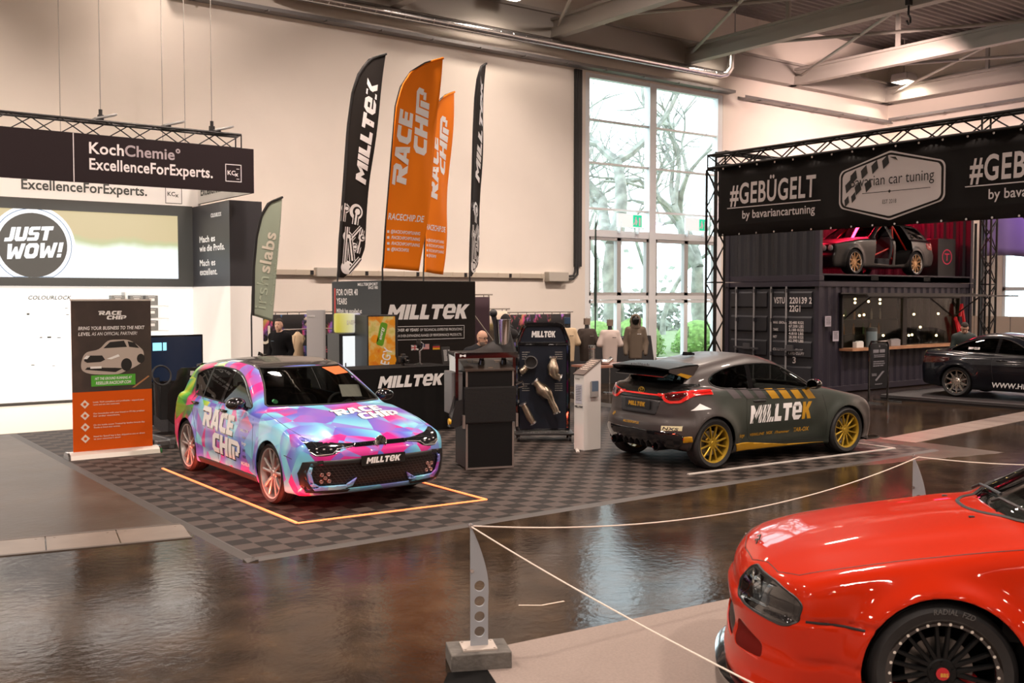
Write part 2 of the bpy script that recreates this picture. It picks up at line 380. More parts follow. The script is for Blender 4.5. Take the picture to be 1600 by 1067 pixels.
# ================================================================ car kit
def prof(pts, sig=0.0, mono=False):
    """control points -> smooth 1-D function"""
    xs=np.array([p[0] for p in pts],float); ys=np.array([p[1] for p in pts],float); st=.004
    t=np.arange(xs[0]-.6,xs[-1]+.6,st); v=np.interp(t,xs,ys)
    if sig>0:
        k=int(sig*3/st); g=np.exp(-.5*(np.arange(-k,k+1)*st/sig)**2); g/=g.sum()
        v=np.convolve(np.pad(v,k,mode='edge'),g,'valid')
    return lambda x: np.interp(x,t,v)
class Car:
    def __init__(s, root, P, h=.024):
        s.root=root; s.P=P; s.xf=P['wb']/2+P['foh']; s.h=h
        s.hood=prof(P['hood'],P.get('hs',.05)); s.roof=prof(P['roof'],P.get('rs',.07)); s.W=prof(P['W'],.12); s.kz=prof(P['kz'],.05)
        s.fx=prof(P['fx'],P.get('fs',.03)); s.rx=prof(P['rx'],.03); s.bot=prof(P['bot'],.06); s.Wc=prof(P['Wc'],.12)
        dx=.02; s.dh=lambda q: (s.hood(q+dx)-s.hood(q-dx))/(2*dx); s.dr=lambda q: (s.roof(q+dx)-s.roof(q-dx))/(2*dx)
        Pm,Q=sdf_mesh(s.f,(s.xf-P['L']-.15,-P['hw']-.12,.05),(s.xf+.15,P['hw']+.12,P['top']+.1),h,3)
        s.bm=bmesh.new(); me=bpy.data.meshes.new('tmp'); me.from_pydata(Pm.tolist(),[],Q.tolist()); me.validate(); s.bm.from_mesh(me); bpy.data.meshes.remove(me)
        s.bm.normal_update(); s.bm0=s.bm.copy(); s.bvh=BVHTree.FromBMesh(s.bm0); s.seams=MB()
    def f(s,X,Y,Z):
        P=s.P; q=s.xf-X; ay=np.abs(Y); W=s.W(q); rel=ay/P['hw']
        fl=0
        for (sa,amt,R,zc,tk) in P['flares']:
            r=np.sqrt((q-sa)**2+(Z-zc)**2); fl=fl+amt*np.exp(-np.maximum(0,np.abs(r-R)-.02)**2/(2*tk*tk))
        side=ay-W*s.kz(Z)-fl+P.get('groove',lambda q,z:0)(q,Z)
        hd=s.hood(q-P.get('hbow',0)*ay**2)-P['hcr']*rel**P.get('hcp',2.2)+P.get('bulge',lambda q,a:0)(q,ay)
        top=(Z-hd)/np.sqrt(1+np.minimum(s.dh(q)**2,9))
        fr=s.fx(Z)+P['bf'][0]*rel**P['bf'][1]-q; rr=q-(s.rx(Z)-P['br'][0]*rel**P['br'][1])
        low=smax(smax(side,top,P['k1']),smax(fr,rr,.02),P['k2']); low=smax(low,s.bot(q)-Z,.05)
        sg=np.clip((P['mid']-q)/.5,-1,1)
        rf=s.roof(q-P['wbow']*ay**2*sg)-P['rcr']*ay**2
        tp=(Z-rf)/np.sqrt(1+np.minimum(s.dr(q)**2,16))
        cs=(ay-(s.Wc(q)-P['tum']*np.maximum(Z-P['zb'],-.03)-P.get('tcv',.25)*np.maximum(Z-P['zb'],0)**2))/sqrt(1+P['tum']**2)
        cab=smax(smax(cs,tp,P['k4']),P['zb']-.25-Z,.02)
        r=smin(low,cab,P['k3'])
        if 'extra' in P: r=P['extra'](r,q,ay,Z)
        return r
    # --- projections
    def uv(s,view):
        if view=='side': return (lambda c:(s.xf-c.x,c.z)), Vector((-1,0,0)),Vector((0,0,1))
        if view=='top': return (lambda c:(s.xf-c.x,c.y)), Vector((-1,0,0)),Vector((0,1,0))
        return (lambda c:(c.y,c.z)), Vector((0,1,0)),Vector((0,0,1))
    def pt(s,u,v,view):
        return Vector((s.xf-u,0,v)) if view=='side' else Vector((s.xf-u,v,0)) if view=='top' else Vector((0,u,v))
    def proj(s,u,v,view,sgn=1,off=0):
        """surface point under (u,v) seen from the given view; sgn +1/-1 = which side"""
        p=s.pt(u,v,view); ax={'side':Vector((0,1,0)),'top':Vector((0,0,1)),'front':Vector((1,0,0))}[view]*sgn
        st=p+ax*6; hit=s.bvh.ray_cast(st,-ax)
        if hit[0] is None:
            n=s.bvh.find_nearest(p+ax*(s.P['hw'] if view=='side' else s.xf*sgn if view=='front' else 1)); return n[0]+n[1]*off
        return hit[0]+hit[1]*off
    def cut(s,bm,poly,view,pred):
        uvf,U,Vv=s.uv(view)
        ar=sum(poly[i][0]*poly[(i+1)%len(poly)][1]-poly[(i+1)%len(poly)][0]*poly[i][1] for i in range(len(poly)))
        if ar<0: poly=poly[::-1]
        n=len(poly); conv=all((poly[(i+1)%n][0]-poly[i][0])*(poly[(i+2)%n][1]-poly[(i+1)%n][1])-(poly[(i+1)%n][1]-poly[i][1])*(poly[(i+2)%n][0]-poly[(i+1)%n][0])>-1e-7 for i in range(n))
        if conv: pieces=[poly]
        else:
            pieces=[]
            for t in tessellate_polygon([[Vector((a,b,0)) for a,b in poly]]):
                q=[poly[i] for i in t]; a2=(q[1][0]-q[0][0])*(q[2][1]-q[0][1])-(q[2][0]-q[0][0])*(q[1][1]-q[0][1])
                if abs(a2)<1e-7: continue
                pieces.append(q if a2>0 else q[::-1])
        done=set()
        for pc in pieces:
            u0,u1=min(p[0] for p in pc),max(p[0] for p in pc); v0,v1=min(p[1] for p in pc),max(p[1] for p in pc); m=s.h*2
            fs=[]
            for fc in bm.faces:
                c=fc.calc_center_median(); a,b=uvf(c)
                if u0-m<a<u1+m and v0-m<b<v1+m and pred(c,fc.normal): fs.append(fc)
            for i in range(len(pc)):
                p,q=pc[i],pc[(i+1)%len(pc)]; du,dv=q[0]-p[0],q[1]-p[1]; L=sqrt(du*du+dv*dv)
                if L<1e-6: continue
                no=U*(dv/L)+Vv*(-du/L); co=s.pt(*p,view)
                if not fs: break
                ge=set(fs)
                for fc in fs: ge.update(fc.verts); ge.update(fc.edges)
                r=bmesh.ops.bisect_plane(bm,geom=list(ge),plane_co=co,plane_no=no,dist=1e-5)
                fs=[g for g in r['geom'] if isinstance(g,bmesh.types.BMFace) and (g.calc_center_median()-co).dot(no)<0]
            done.update(fs)
        return [f for f in done if f.is_valid]
    def normals(s,me):
        n=len(me.vertices); co=np.empty(n*3); me.vertices.foreach_get('co',co); P=co.reshape(n,3); e=.004; x,y,z=P.T; f=s.f
        g=np.stack([f(x+e,y,z)-f(x-e,y,z),f(x,y+e,z)-f(x,y-e,z),f(x,y,z+e)-f(x,y,z-e)],1); return g/np.maximum(np.linalg.norm(g,axis=1)[:,None],1e-9)
    def finish(s,bm,name,mt,parent,off=0,thick=0,inner=None,smoothn=True):
        me=bpy.data.meshes.new(name); bm.to_mesh(me); 
        for m in (mt if isinstance(mt,list) else [mt]): me.materials.append(m)
        me.polygons.foreach_set('use_smooth',[True]*len(me.polygons))
        N=s.normals(me)
        if off:
            co=np.empty(len(me.vertices)*3); me.vertices.foreach_get('co',co); co=co.reshape(-1,3)+N*off; me.vertices.foreach_set('co',co.ravel())
        if smoothn and not thick: me.normals_split_custom_set_from_vertices(N.tolist())
        o=bpy.data.objects.new(name,me); COL.objects.link(o); o.parent=parent
        if thick:
            sm=o.modifiers.new('s','SOLIDIFY'); sm.thickness=thick; sm.offset=-1
            if inner: me.materials.append(inner); sm.material_offset=1; sm.material_offset_rim=0
        return o
    def take(s,faces,bm,name,mt,parent=None,off=0,**k):
        """move faces out of the shell into a part of their own"""
        if not faces: return None
        b2=bmesh.new(); mp={}
        for fc in faces:
            vs=[]
            for v in fc.verts:
                if v not in mp: mp[v]=b2.verts.new(v.co)
                vs.append(mp[v])
            try: b2.faces.new(vs)
            except ValueError: pass
        bmesh.ops.delete(bm,geom=faces,context='FACES')
        o=s.finish(b2,name,mt,parent or s.root,off,**k); b2.free(); return o
    def piece(s,name,poly,view,pred,mt,parent=None,off=0,**k): return s.take(s.cut(s.bm,poly,view,pred),s.bm,name,mt,parent,off,**k)
    def overlay(s,name,polys,view,pred,mt,parent=None,off=.004,thick=.006,keep=None):
        """a conformal panel standing proud of the shell"""
        uvf,_,_=s.uv(view); b2=bmesh.new()
        if not isinstance(polys[0],list): polys=[polys]
        al=[p for q in polys for p in q]; u0,u1=min(p[0] for p in al)-.08,max(p[0] for p in al)+.08; v0,v1=min(p[1] for p in al)-.08,max(p[1] for p in al)+.08
        mp={}
        for fc in s.bm0.faces:
            c=fc.calc_center_median(); a,b=uvf(c)
            if u0<a<u1 and v0<b<v1 and pred(c,fc.normal):
                vs=[]
                for v in fc.verts:
                    if v not in mp: mp[v]=b2.verts.new(v.co)
                    vs.append(mp[v])
                b2.faces.new(vs)
        b2.normal_update(); ok=set()
        for p in polys: ok.update(s.cut(b2,p,view,pred))
        bad=[f for f in b2.faces if f not in ok]; bmesh.ops.delete(b2,geom=bad,context='FACES')
        o=s.finish(b2,name,mt,parent or s.root,off,thick); b2.free(); return o
    def decal(s,name,polys2d,view,sgn,mt,parent=None,off=.004,maxl=.05):
        """flat artwork ((verts,faces) in view coordinates) laid onto the shell"""
        vs,fs=polys2d; b=bmesh.new(); V=[b.verts.new((p[0],p[1],0)) for p in vs]
        for f in fs:
            try: b.faces.new([V[i] for i in f])
            except ValueError: pass
        bmesh.ops.triangulate(b,faces=b.faces[:])
        for _ in range(5):
            E=[e for e in b.edges if e.calc_length()>maxl]
            if not E: break
            bmesh.ops.subdivide_edges(b,edges=E,cuts=1); bmesh.ops.triangulate(b,faces=[f for f in b.faces if len(f.verts)>3])
        for v in b.verts: v.co=s.proj(v.co.x,v.co.y,view,sgn,off)
        me=bpy.data.meshes.new(name); b.to_mesh(me); b.free(); me.materials.append(mt); me.polygons.foreach_set('use_smooth',[True]*len(me.polygons))
        o=bpy.data.objects.new(name,me); COL.objects.link(o); o.parent=parent or s.root; return o
    def line(s,pts,view,sgn=1,r=.0035,mb=None,closed=False,step=.05,off=-.001):
        P=[]; n=len(pts); mb=mb or s.seams
        for i in range(n if closed else n-1):
            a,b=pts[i],pts[(i+1)%n]; k=max(1,int(sqrt((a[0]-b[0])**2+(a[1]-b[1])**2)/step))
            P+=[s.proj(a[0]+(b[0]-a[0])*j/k,a[1]+(b[1]-a[1])*j/k,view,sgn,off) for j in range(k)]
        if not closed: P.append(s.proj(*pts[-1],view,sgn,off))
        mb.tube(P,r,5,closed=closed)
    def arches(s,R,lip=None):
        for sa in (s.P['foh'],s.P['foh']+s.P['wb']):
            for sg in (1,-1):
                c=circ(sa,s.P.get('az',.325),R,40)
                fs=s.cut(s.bm,c,'side',lambda c,n,sg=sg: c.y*sg>.42 and c.z<s.P.get('az',.325)+R+.03)
                bmesh.ops.delete(s.bm,geom=fs,context='FACES')
    def wells(s,R,mt):
        for sa in (s.P['foh'],s.P['foh']+s.P['wb']):
            for sg in (1,-1):
                m=MB(); x=s.xf-sa; z=s.P.get('az',.325); y1=s.P['hw']*.93*sg; y0=.40*sg
                m.loft([[Vector((x+(R+.02)*cos(a),y,z+(R+.02)*sin(a))) for a in [pi*1.12*i/18-.06*pi for i in range(19)]] for y in (y0,y1)],closed=False,caps=False)
                m.add([(x+(R+.02)*cos(a),y0,z+(R+.02)*sin(a)) for a in [pi*1.12*i/18-.06*pi for i in range(19)]],[tuple(range(19))])
                obj('wheel_well',m,mt,s.root,smooth=60)
def bez(P,n=14,closed=True):
    """smooth closed outline through points (Catmull-Rom)"""
    N=len(P); out=[]
    for i in range(N if closed else N-1):
        p0,p1,p2,p3=(P[(i-1)%N],P[i],P[(i+1)%N],P[(i+2)%N]) if closed else (P[max(i-1,0)],P[i],P[i+1],P[min(i+2,N-1)])
        for k in range(n):
            t=k/n; out.append(tuple(.5*(2*p1[j]+(p2[j]-p0[j])*t+(2*p0[j]-5*p1[j]+4*p2[j]-p3[j])*t*t+(-p0[j]+3*p1[j]-3*p2[j]+p3[j])*t**3) for j in (0,1)))
    if not closed: out.append(P[-1])
    return out
def rnd(P,r=.03,n=4):
    """outline with rounded corners"""
    out=[]; N=len(P)
    for i in range(N):
        a,b,c=Vector(P[i-1]),Vector(P[i]),Vector(P[(i+1)%N]); d1=(a-b); d2=(c-b); k=min(r,d1.length*.45,d2.length*.45); p=b+d1.normalized()*k; q=b+d2.normalized()*k
        for j in range(n+1): t=j/n; out.append(tuple(p*(1-t)**2+b*2*t*(1-t)+q*t*t))
    return out
def inset(P,d):
    """shrink a convex outline towards its inside by d"""
    N=len(P); a=sum(P[i][0]*P[(i+1)%N][1]-P[(i+1)%N][0]*P[i][1] for i in range(N)); sg=1 if a>0 else -1; out=[]
    for i in range(N):
        p0,p1,p2=Vector(P[i-1]),Vector(P[i]),Vector(P[(i+1)%N]); t=((p1-p0).normalized()+(p2-p1).normalized())
        t=t.normalized() if t.length>1e-6 else (p2-p1).normalized(); out.append((p1.x-t.y*sg*d,p1.y+t.x*sg*d))
    return out
# ---------------------------------------------------------------- wheels (axle along Y, outer face at +Y)
def wheel(parent, loc, side, R, rim, wd, style, m_rim, m_lip=None, steer=0, cap=None, caliper=None, letter=None, tread=True):
    """wheel > rim, brake_disc, brake_caliper, hub_cap"""
    t=MB(); a=wd/2; rr=rim
    p=[(rr-.012,-a*.92),(rr+.015,-a*.98),(rr+(R-rr)*.5,-a*1.04),(R-.022,-a*.95),(R-.004,-a*.78)]
    for y in (-.45,-.15,.15,.45): p+=[(R,a*(y-.12)),(R,a*(y+.1)),(R-.007,a*(y+.12)),(R-.007,a*(y+.16))]
    p+=[(R,.6*a),(R-.004,a*.78),(R-.022,a*.95),(rr+(R-rr)*.5,a*1.04),(rr+.015,a*.98),(rr-.012,a*.92)]
    t.lathe([(x,y) for x,y in p],axis='Y',n=56)
    o=obj('wheel',t,M_tyre,parent,smooth=50); o.location=loc; o.rotation_euler=(0,0,steer+(0 if side>0 else pi))
    r=MB(); yo=a*.88
    lipw=.02 if style!='bbs' else .035
    r.lathe([(rr-.002,-a*.9),(rr-.03,-a*.7),(rr-.045,0),(rr-.04,yo-.05),(rr-lipw-.012,yo-.02),(rr-lipw-.006,yo),(rr-.006,yo+.006),(rr+.008,yo-.002),(rr+.008,yo-.012)],axis='Y',n=56)
    ro=obj('rim',r,m_lip or m_rim,o,smooth=40)
    s=MB(); hub=yo-.022; ri=rr-lipw-.008
    def spoke(a0,a1,r0,r1,w0,w1,y0,y1,d0=.03,d1=.022):
        pa=Vector((r0*cos(a0),0,r0*sin(a0))); pb=Vector((r1*cos(a1),0,r1*sin(a1))); dd=(pb-pa).normalized(); nn=Vector((-dd.z,0,dd.x)); K=[]
        for p,w,y,d in ((pa,w0,y0,d0),((pa+pb)/2,(w0+w1)/2*.88,(y0+y1)/2+.004,(d0+d1)/2),(pb,w1,y1,d1)):
            K.append([p+nn*w*u+Vector((0,v,0)) for u,v in ((-.5,y-d),(-.5,y-.005),(-.32,y),(.32,y),(.5,y-.005),(.5,y-d))])
        s.loft(K)
    if style=='vee':      # ten slim spokes in five pairs
        for k in range(5):
            b=2*pi*k/5+pi/2
            for q in (-1,1): spoke(b+q*.16,b+q*.245,.05,ri+.006,.034,.036,hub-.004,yo-.012)
    elif style=='twelve':
        for k in range(12): b=2*pi*(k+.5)/12; spoke(b,b,.05,ri+.006,.026,.024,hub-.006,yo-.016)
    elif style=='bbs':    # cross spoke with bolt ring
        for k in range(10):
            b=2*pi*k/10
            for q in (-1,1): spoke(b+q*.06,b+q*.19,.055,ri+.006,.026,.021,hub-.012,yo-.026)
    elif style=='mesh':
        for k in range(10):
            b=2*pi*k/10
            for q in (-1,1): spoke(b,b+q*.3,.06,ri+.004,.016,.016,hub-.01,yo-.02)
    so=obj('spokes',s,m_rim,o,smooth=40)
    h=MB(); h.lathe([(.0001,hub+.004),(.03,hub+.003),(.036,hub-.004),(.066,hub-.004),(.074,hub-.012),(.074,hub-.06)],axis='Y',n=28)
    for k in range(5): b=2*pi*k/5+.3; h.cyl((.054*cos(b),hub-.02,.054*sin(b)),(.054*cos(b),hub+.004,.054*sin(b)),.009,n=6)
    obj('hub',h,m_rim,o,smooth=40)
    if cap:
        c=MB(); c.cyl((0,hub,0),(0,hub+.007,0),.032,n=20); obj('hub_cap',c,cap,o)
    d=MB(); d.lathe([(.07,yo-.115),(.165,yo-.115),(.165,yo-.095),(.07,yo-.095)],axis='Y',n=40); obj('brake_disc',d,M_disc,o)
    if caliper:
        c=MB(); c.loft([[Vector((rr_*cos(b),y,rr_*sin(b))) for rr_,y in ((.10,yo-.14),(.18,yo-.14),(.18,yo-.07),(.10,yo-.07))] for b in [.35*i/4-.17+ (pi if side>0 else 0)+.3 for i in range(5)]]); obj('brake_caliper',c,caliper,o)
    if style=='bbs':
        b_=MB()
        for k in range(30): b=2*pi*k/30; b_.cyl((( ri+.012)*cos(b),yo-.014,(ri+.012)*sin(b)),((ri+.012)*cos(b),yo+.004,(ri+.012)*sin(b)),.0078,n=8)
        obj('rim_bolts',b_,mat('bolt_bright',(.75,.72,.66),.35,.3),o)['kind']='stuff'
    return o
def mirror_part(car, name, side, u, z, y0, mshell, mglass, hgt=.13, wid=.2, dep=.13):
    """door mirror: shell with stalk, reflecting glass at the back"""
    def f(x,y,zz):
        q=((x)/(dep*.55))**2; b=smax(ell(x,y,zz,(0,0,0),(dep*.75,wid*.56,hgt*.55)),-x-dep*.28,.02)
        b=smin(b,caps(x,y,zz,(0,-wid*.3,-hgt*.3),(-.02,-wid*.85,-hgt*.62),.022,.026),.03); return b
    P,Q=sdf_mesh(f,(-.16,-.26,-.14),(.16,.16,.12),.014,2); m=MB(); x=car.xf-u
    sg=side; V=[(x+p[0],sg*(y0+p[1]+wid*.5),z+p[2]) for p in P]; m.add(V,[tuple(q) if sg>0 else tuple(q)[::-1] for q in Q])
    o=obj(name,m,mshell,car.root,smooth=60)
    g=MB(); g.add([(x-dep*.285,sg*(y0+wid*.5)+wid*.46*cos(a),z+hgt*.44*sin(a)) for a in [2*pi*i/20 for i in range(20)]],[tuple(range(20))]); obj('mirror_glass',g,mglass,o)
    return o
def seat_mesh(m,x,y,z=.28,sc=1):
    m.box((x,y,z+.06),(.5*sc,.46,.16)); m.loft([[Vector((x-.2-.02*i-.16*t,y+u*.23*w_,z+.12+.58*t)) for i,u in ((0,-1),(0,1),(6,1),(6,-1))] for t,w_ in ((0,1),(.5,1),(.9,.8),(1,.6))])
    m.box((x-.43,y,z+.8),(.09,.26,.18))
def cabin(car, parent, dark, xs, xr, hb, dashz, wheel_y=None, seats=(), floorz=.25):
    """interior: tub floor, dashboard, steering wheel, seats"""
    m=MB(); xf=car.xf; wv=car.P['hw']*.86
    m.bb(xf-xr,xf-xs,-wv,wv,floorz-.02,floorz); obj('cabin_floor',m,dark,parent,smooth=0)
    m=MB(); d=xf-xs
    m.loft([[Vector((d-.05+a,y,zz)) for a,zz in ((.12,.5),(.10,dashz-.06),(-.05,dashz),(-.32,dashz+.01),(-.4,dashz-.05),(-.38,.5))] for y in (-wv*.92,0,wv*.92)]); obj('dashboard',m,M_dash,parent,smooth=30)
    if wheel_y is not None:
        m=MB(); cx,cz=d-.62,dashz-.03; R=Matrix.Rotation(radians(-24),3,'Y')
        m.tube([Vector((cx,wheel_y,cz))+R@Vector((0,.185*cos(a),.185*sin(a))) for a in [2*pi*i/28 for i in range(28)]],.016,8,closed=True)
        for a in (0,pi,-pi/2): m.bar(Vector((cx,wheel_y,cz)),Vector((cx,wheel_y,cz))+R@Vector((0,.18*cos(a),.18*sin(a))),.03,.02)
        m.cyl(Vector((cx,wheel_y,cz)),Vector((cx,wheel_y,cz))+R@Vector((.2,0,0)),.06,.04); obj('steering_wheel',m,dark,parent)
    for (sx,sy) in seats:
        m=MB(); seat_mesh(m,xf-sx,sy); obj('seat',m,M_seat,parent,smooth=30,bevel=.02)
M_tyre=mat('tyre',(.012,.012,.013),.62,noise=.25,nscale=20); M_disc=mat('brake_steel',(.28,.27,.26),.35,1); M_steel=mat('steel',(.55,.55,.56),.25,1)
M_black=mat('black_plastic',(.013,.013,.014),.42); M_gloss=mat('gloss_black',(.006,.006,.007),.06,coat=1); M_dash=mat('dashboard_vinyl',(.02,.02,.021),.6,bump=.1,bscale=200); M_seat=mat('seat_cloth',(.025,.025,.03),.85,noise=.3,nscale=30)
M_well=mat('wheel_well_liner',(.006,.006,.006),.95); M_inner=mat('cabin_lining',(.03,.03,.032),.8); M_chrome=mat('chrome',(.75,.75,.76),.08,1); M_white=mat('white_vinyl',(.85,.84,.84),.4)
M_glass=glass('tinted_glass',(.42,.44,.42),.1); M_glassd=glass('dark_tinted_glass',(.10,.11,.11),.1); M_seal=mat('rubber_seal',(.008,.008,.008),.5)
M_mir=mat('mirror_glass',(.7,.72,.75),.02,1)
# ================================================================ hatchback with the geometric wrap
def wrap_material():
    g=NG('prismatic_wrap',rough=.28,coat=.6); tc=g.tc.outputs['Object']
    def vor(sc,off,stretch):
        mp=g.n('Mapping'); mp.inputs['Location'].default_value=off; mp.inputs['Scale'].default_value=stretch; mp.inputs['Rotation'].default_value=(.5,.4,.9+off[0]); g.l(tc,mp.inputs[0])
        v=g.n('TexVoronoi'); v.inputs['Scale'].default_value=sc; g.l(mp.outputs[0],v.inputs['Vector'])
        sub=g.n('VectorMath',operation='SUBTRACT'); g.l(mp.outputs[0],sub.inputs[0]); g.l(v.outputs['Position'],sub.inputs[1])
        c=g.n('VectorMath',operation='SUBTRACT'); g.l(v.outputs['Color'],c.inputs[0]); c.inputs[1].default_value=(.5,.5,.5)
        d=g.n('VectorMath',operation='DOT_PRODUCT'); g.l(sub.outputs[0],d.inputs[0]); g.l(c.outputs[0],d.inputs[1])
        x=g.xyz(v.outputs['Color']); px=g.xyz(v.outputs['Position'])
        return x[0],d.outputs['Value'],px[0],x[1]
    r1,d1,p1,q1=vor(2.3,(0,0,0),(1,1,1.2)); r2,d2,p2,q2=vor(1.7,(3.1,1.2,.4),(1.3,1,1))
    v=g.math('ADD',g.math('MULTIPLY',r1,.62),g.math('MULTIPLY',r2,.48))
    v=g.math('ADD',v,g.math('MULTIPLY',g.math('ADD',d1,d2),1.7))
    v=g.math('ADD',g.math('MULTIPLY',g.math('SUBTRACT',v,.53),1.12),.5)
    cold=g.ramp(v,[(.0,'D8208C'),(.05,'B04CA8'),(.13,'9462C8'),(.26,'6462D0'),(.40,'6A8EDC'),(.53,'6CBCE2'),(.66,'86D4E8'),(.79,'7C94DE'),(.89,'946ACC'),(.96,'BC5CB6'),(1,'D63094')])
    hot=g.ramp(v,[(.0,'E83A86'),(.14,'C03050'),(.24,'2A6A48'),(.4,'2F9A46'),(.55,'6CC83C'),(.7,'D4DC3C'),(.82,'8CD848'),(.92,'2FA88C'),(1,'40B0E0')])
    ox=g.xyz()
    th=g.math('ADD',g.math('ADD',ox[0],g.math('MULTIPLY',ox[2],-.75)),g.math('MULTIPLY',g.math('SUBTRACT',g.math('ADD',q1,q2),1.0),.55))
    f=g.math('LESS_THAN',th,-1.72)
    g.col(g.mix(f,cold,hot)); return g.m
M_wrap=wrap_material()
GP=dict(L=4.29,hw=.91,top=1.5,wb=2.627,foh=.87,
 hood=[(-.1,.58),(.0,.64),(.07,.715),(.16,.765),(.35,.825),(.6,.885),(.9,.945),(1.15,.985),(1.4,.99),(3.2,1.0),(3.9,1.02),(4.12,1.0),(4.19,.93),(4.26,.80),(4.4,.60)],hs=.035,
 roof=[(.45,.2),(.8,.70),(1.12,.975),(1.5,1.185),(1.9,1.395),(2.1,1.45),(2.5,1.483),(2.9,1.479),(3.4,1.445),(3.85,1.385),(4.0,1.35),(4.05,1.26),(4.22,.92),(4.5,.3)],rs=.045,
 W=[(-.1,.87),(0,.875),(.4,.895),(.87,.91),(2.2,.90),(3.5,.91),(4.0,.885),(4.3,.84)],
 kz=[(.1,.93),(.2,.965),(.32,.99),(.45,.996),(.62,1.0),(.72,.985),(.86,.962),(1.0,.925)],
 fx=[(.1,.14),(.2,.06),(.28,.03),(.45,.0),(.62,.0),(.72,.03),(.8,.09),(1.2,.4)],
 rx=[(.1,4.1),(.22,4.2),(.4,4.275),(.6,4.285),(.8,4.26),(.95,4.22),(1.3,4.1)],
 bot=[(-.1,.17),(.3,.16),(.9,.15),(3.6,.15),(4.3,.24)],
 Wc=[(.8,.80),(1.3,.815),(2.2,.83),(3.3,.825),(4.0,.78),(4.3,.72)],tum=.33,zb=.95,
 flares=[(.87,.016,.345,.325,.045),(3.497,.018,.345,.325,.05)],
 bf=(.21,3.4),br=(.22,3.2),hcr=.055,hcp=2.6,hbow=.06,k1=.07,k2=.05,k3=.025,k4=.11,mid=2.6,wbow=.22,rcr=.09,
 bulge=lambda q,a:.012*np.exp(-((a-.47)/.05)**2)*np.clip((1.2-q)/.9,0,1)*np.clip((q-.1)/.2,0,1),
 groove=lambda q,z:.010*np.exp(-((z-.335)/.05)**2)*np.clip((3.2-q)/.1,0,1)*np.clip((q-1.25)/.1,0,1)-.006*np.exp(-((z-.835)/.02)**2))
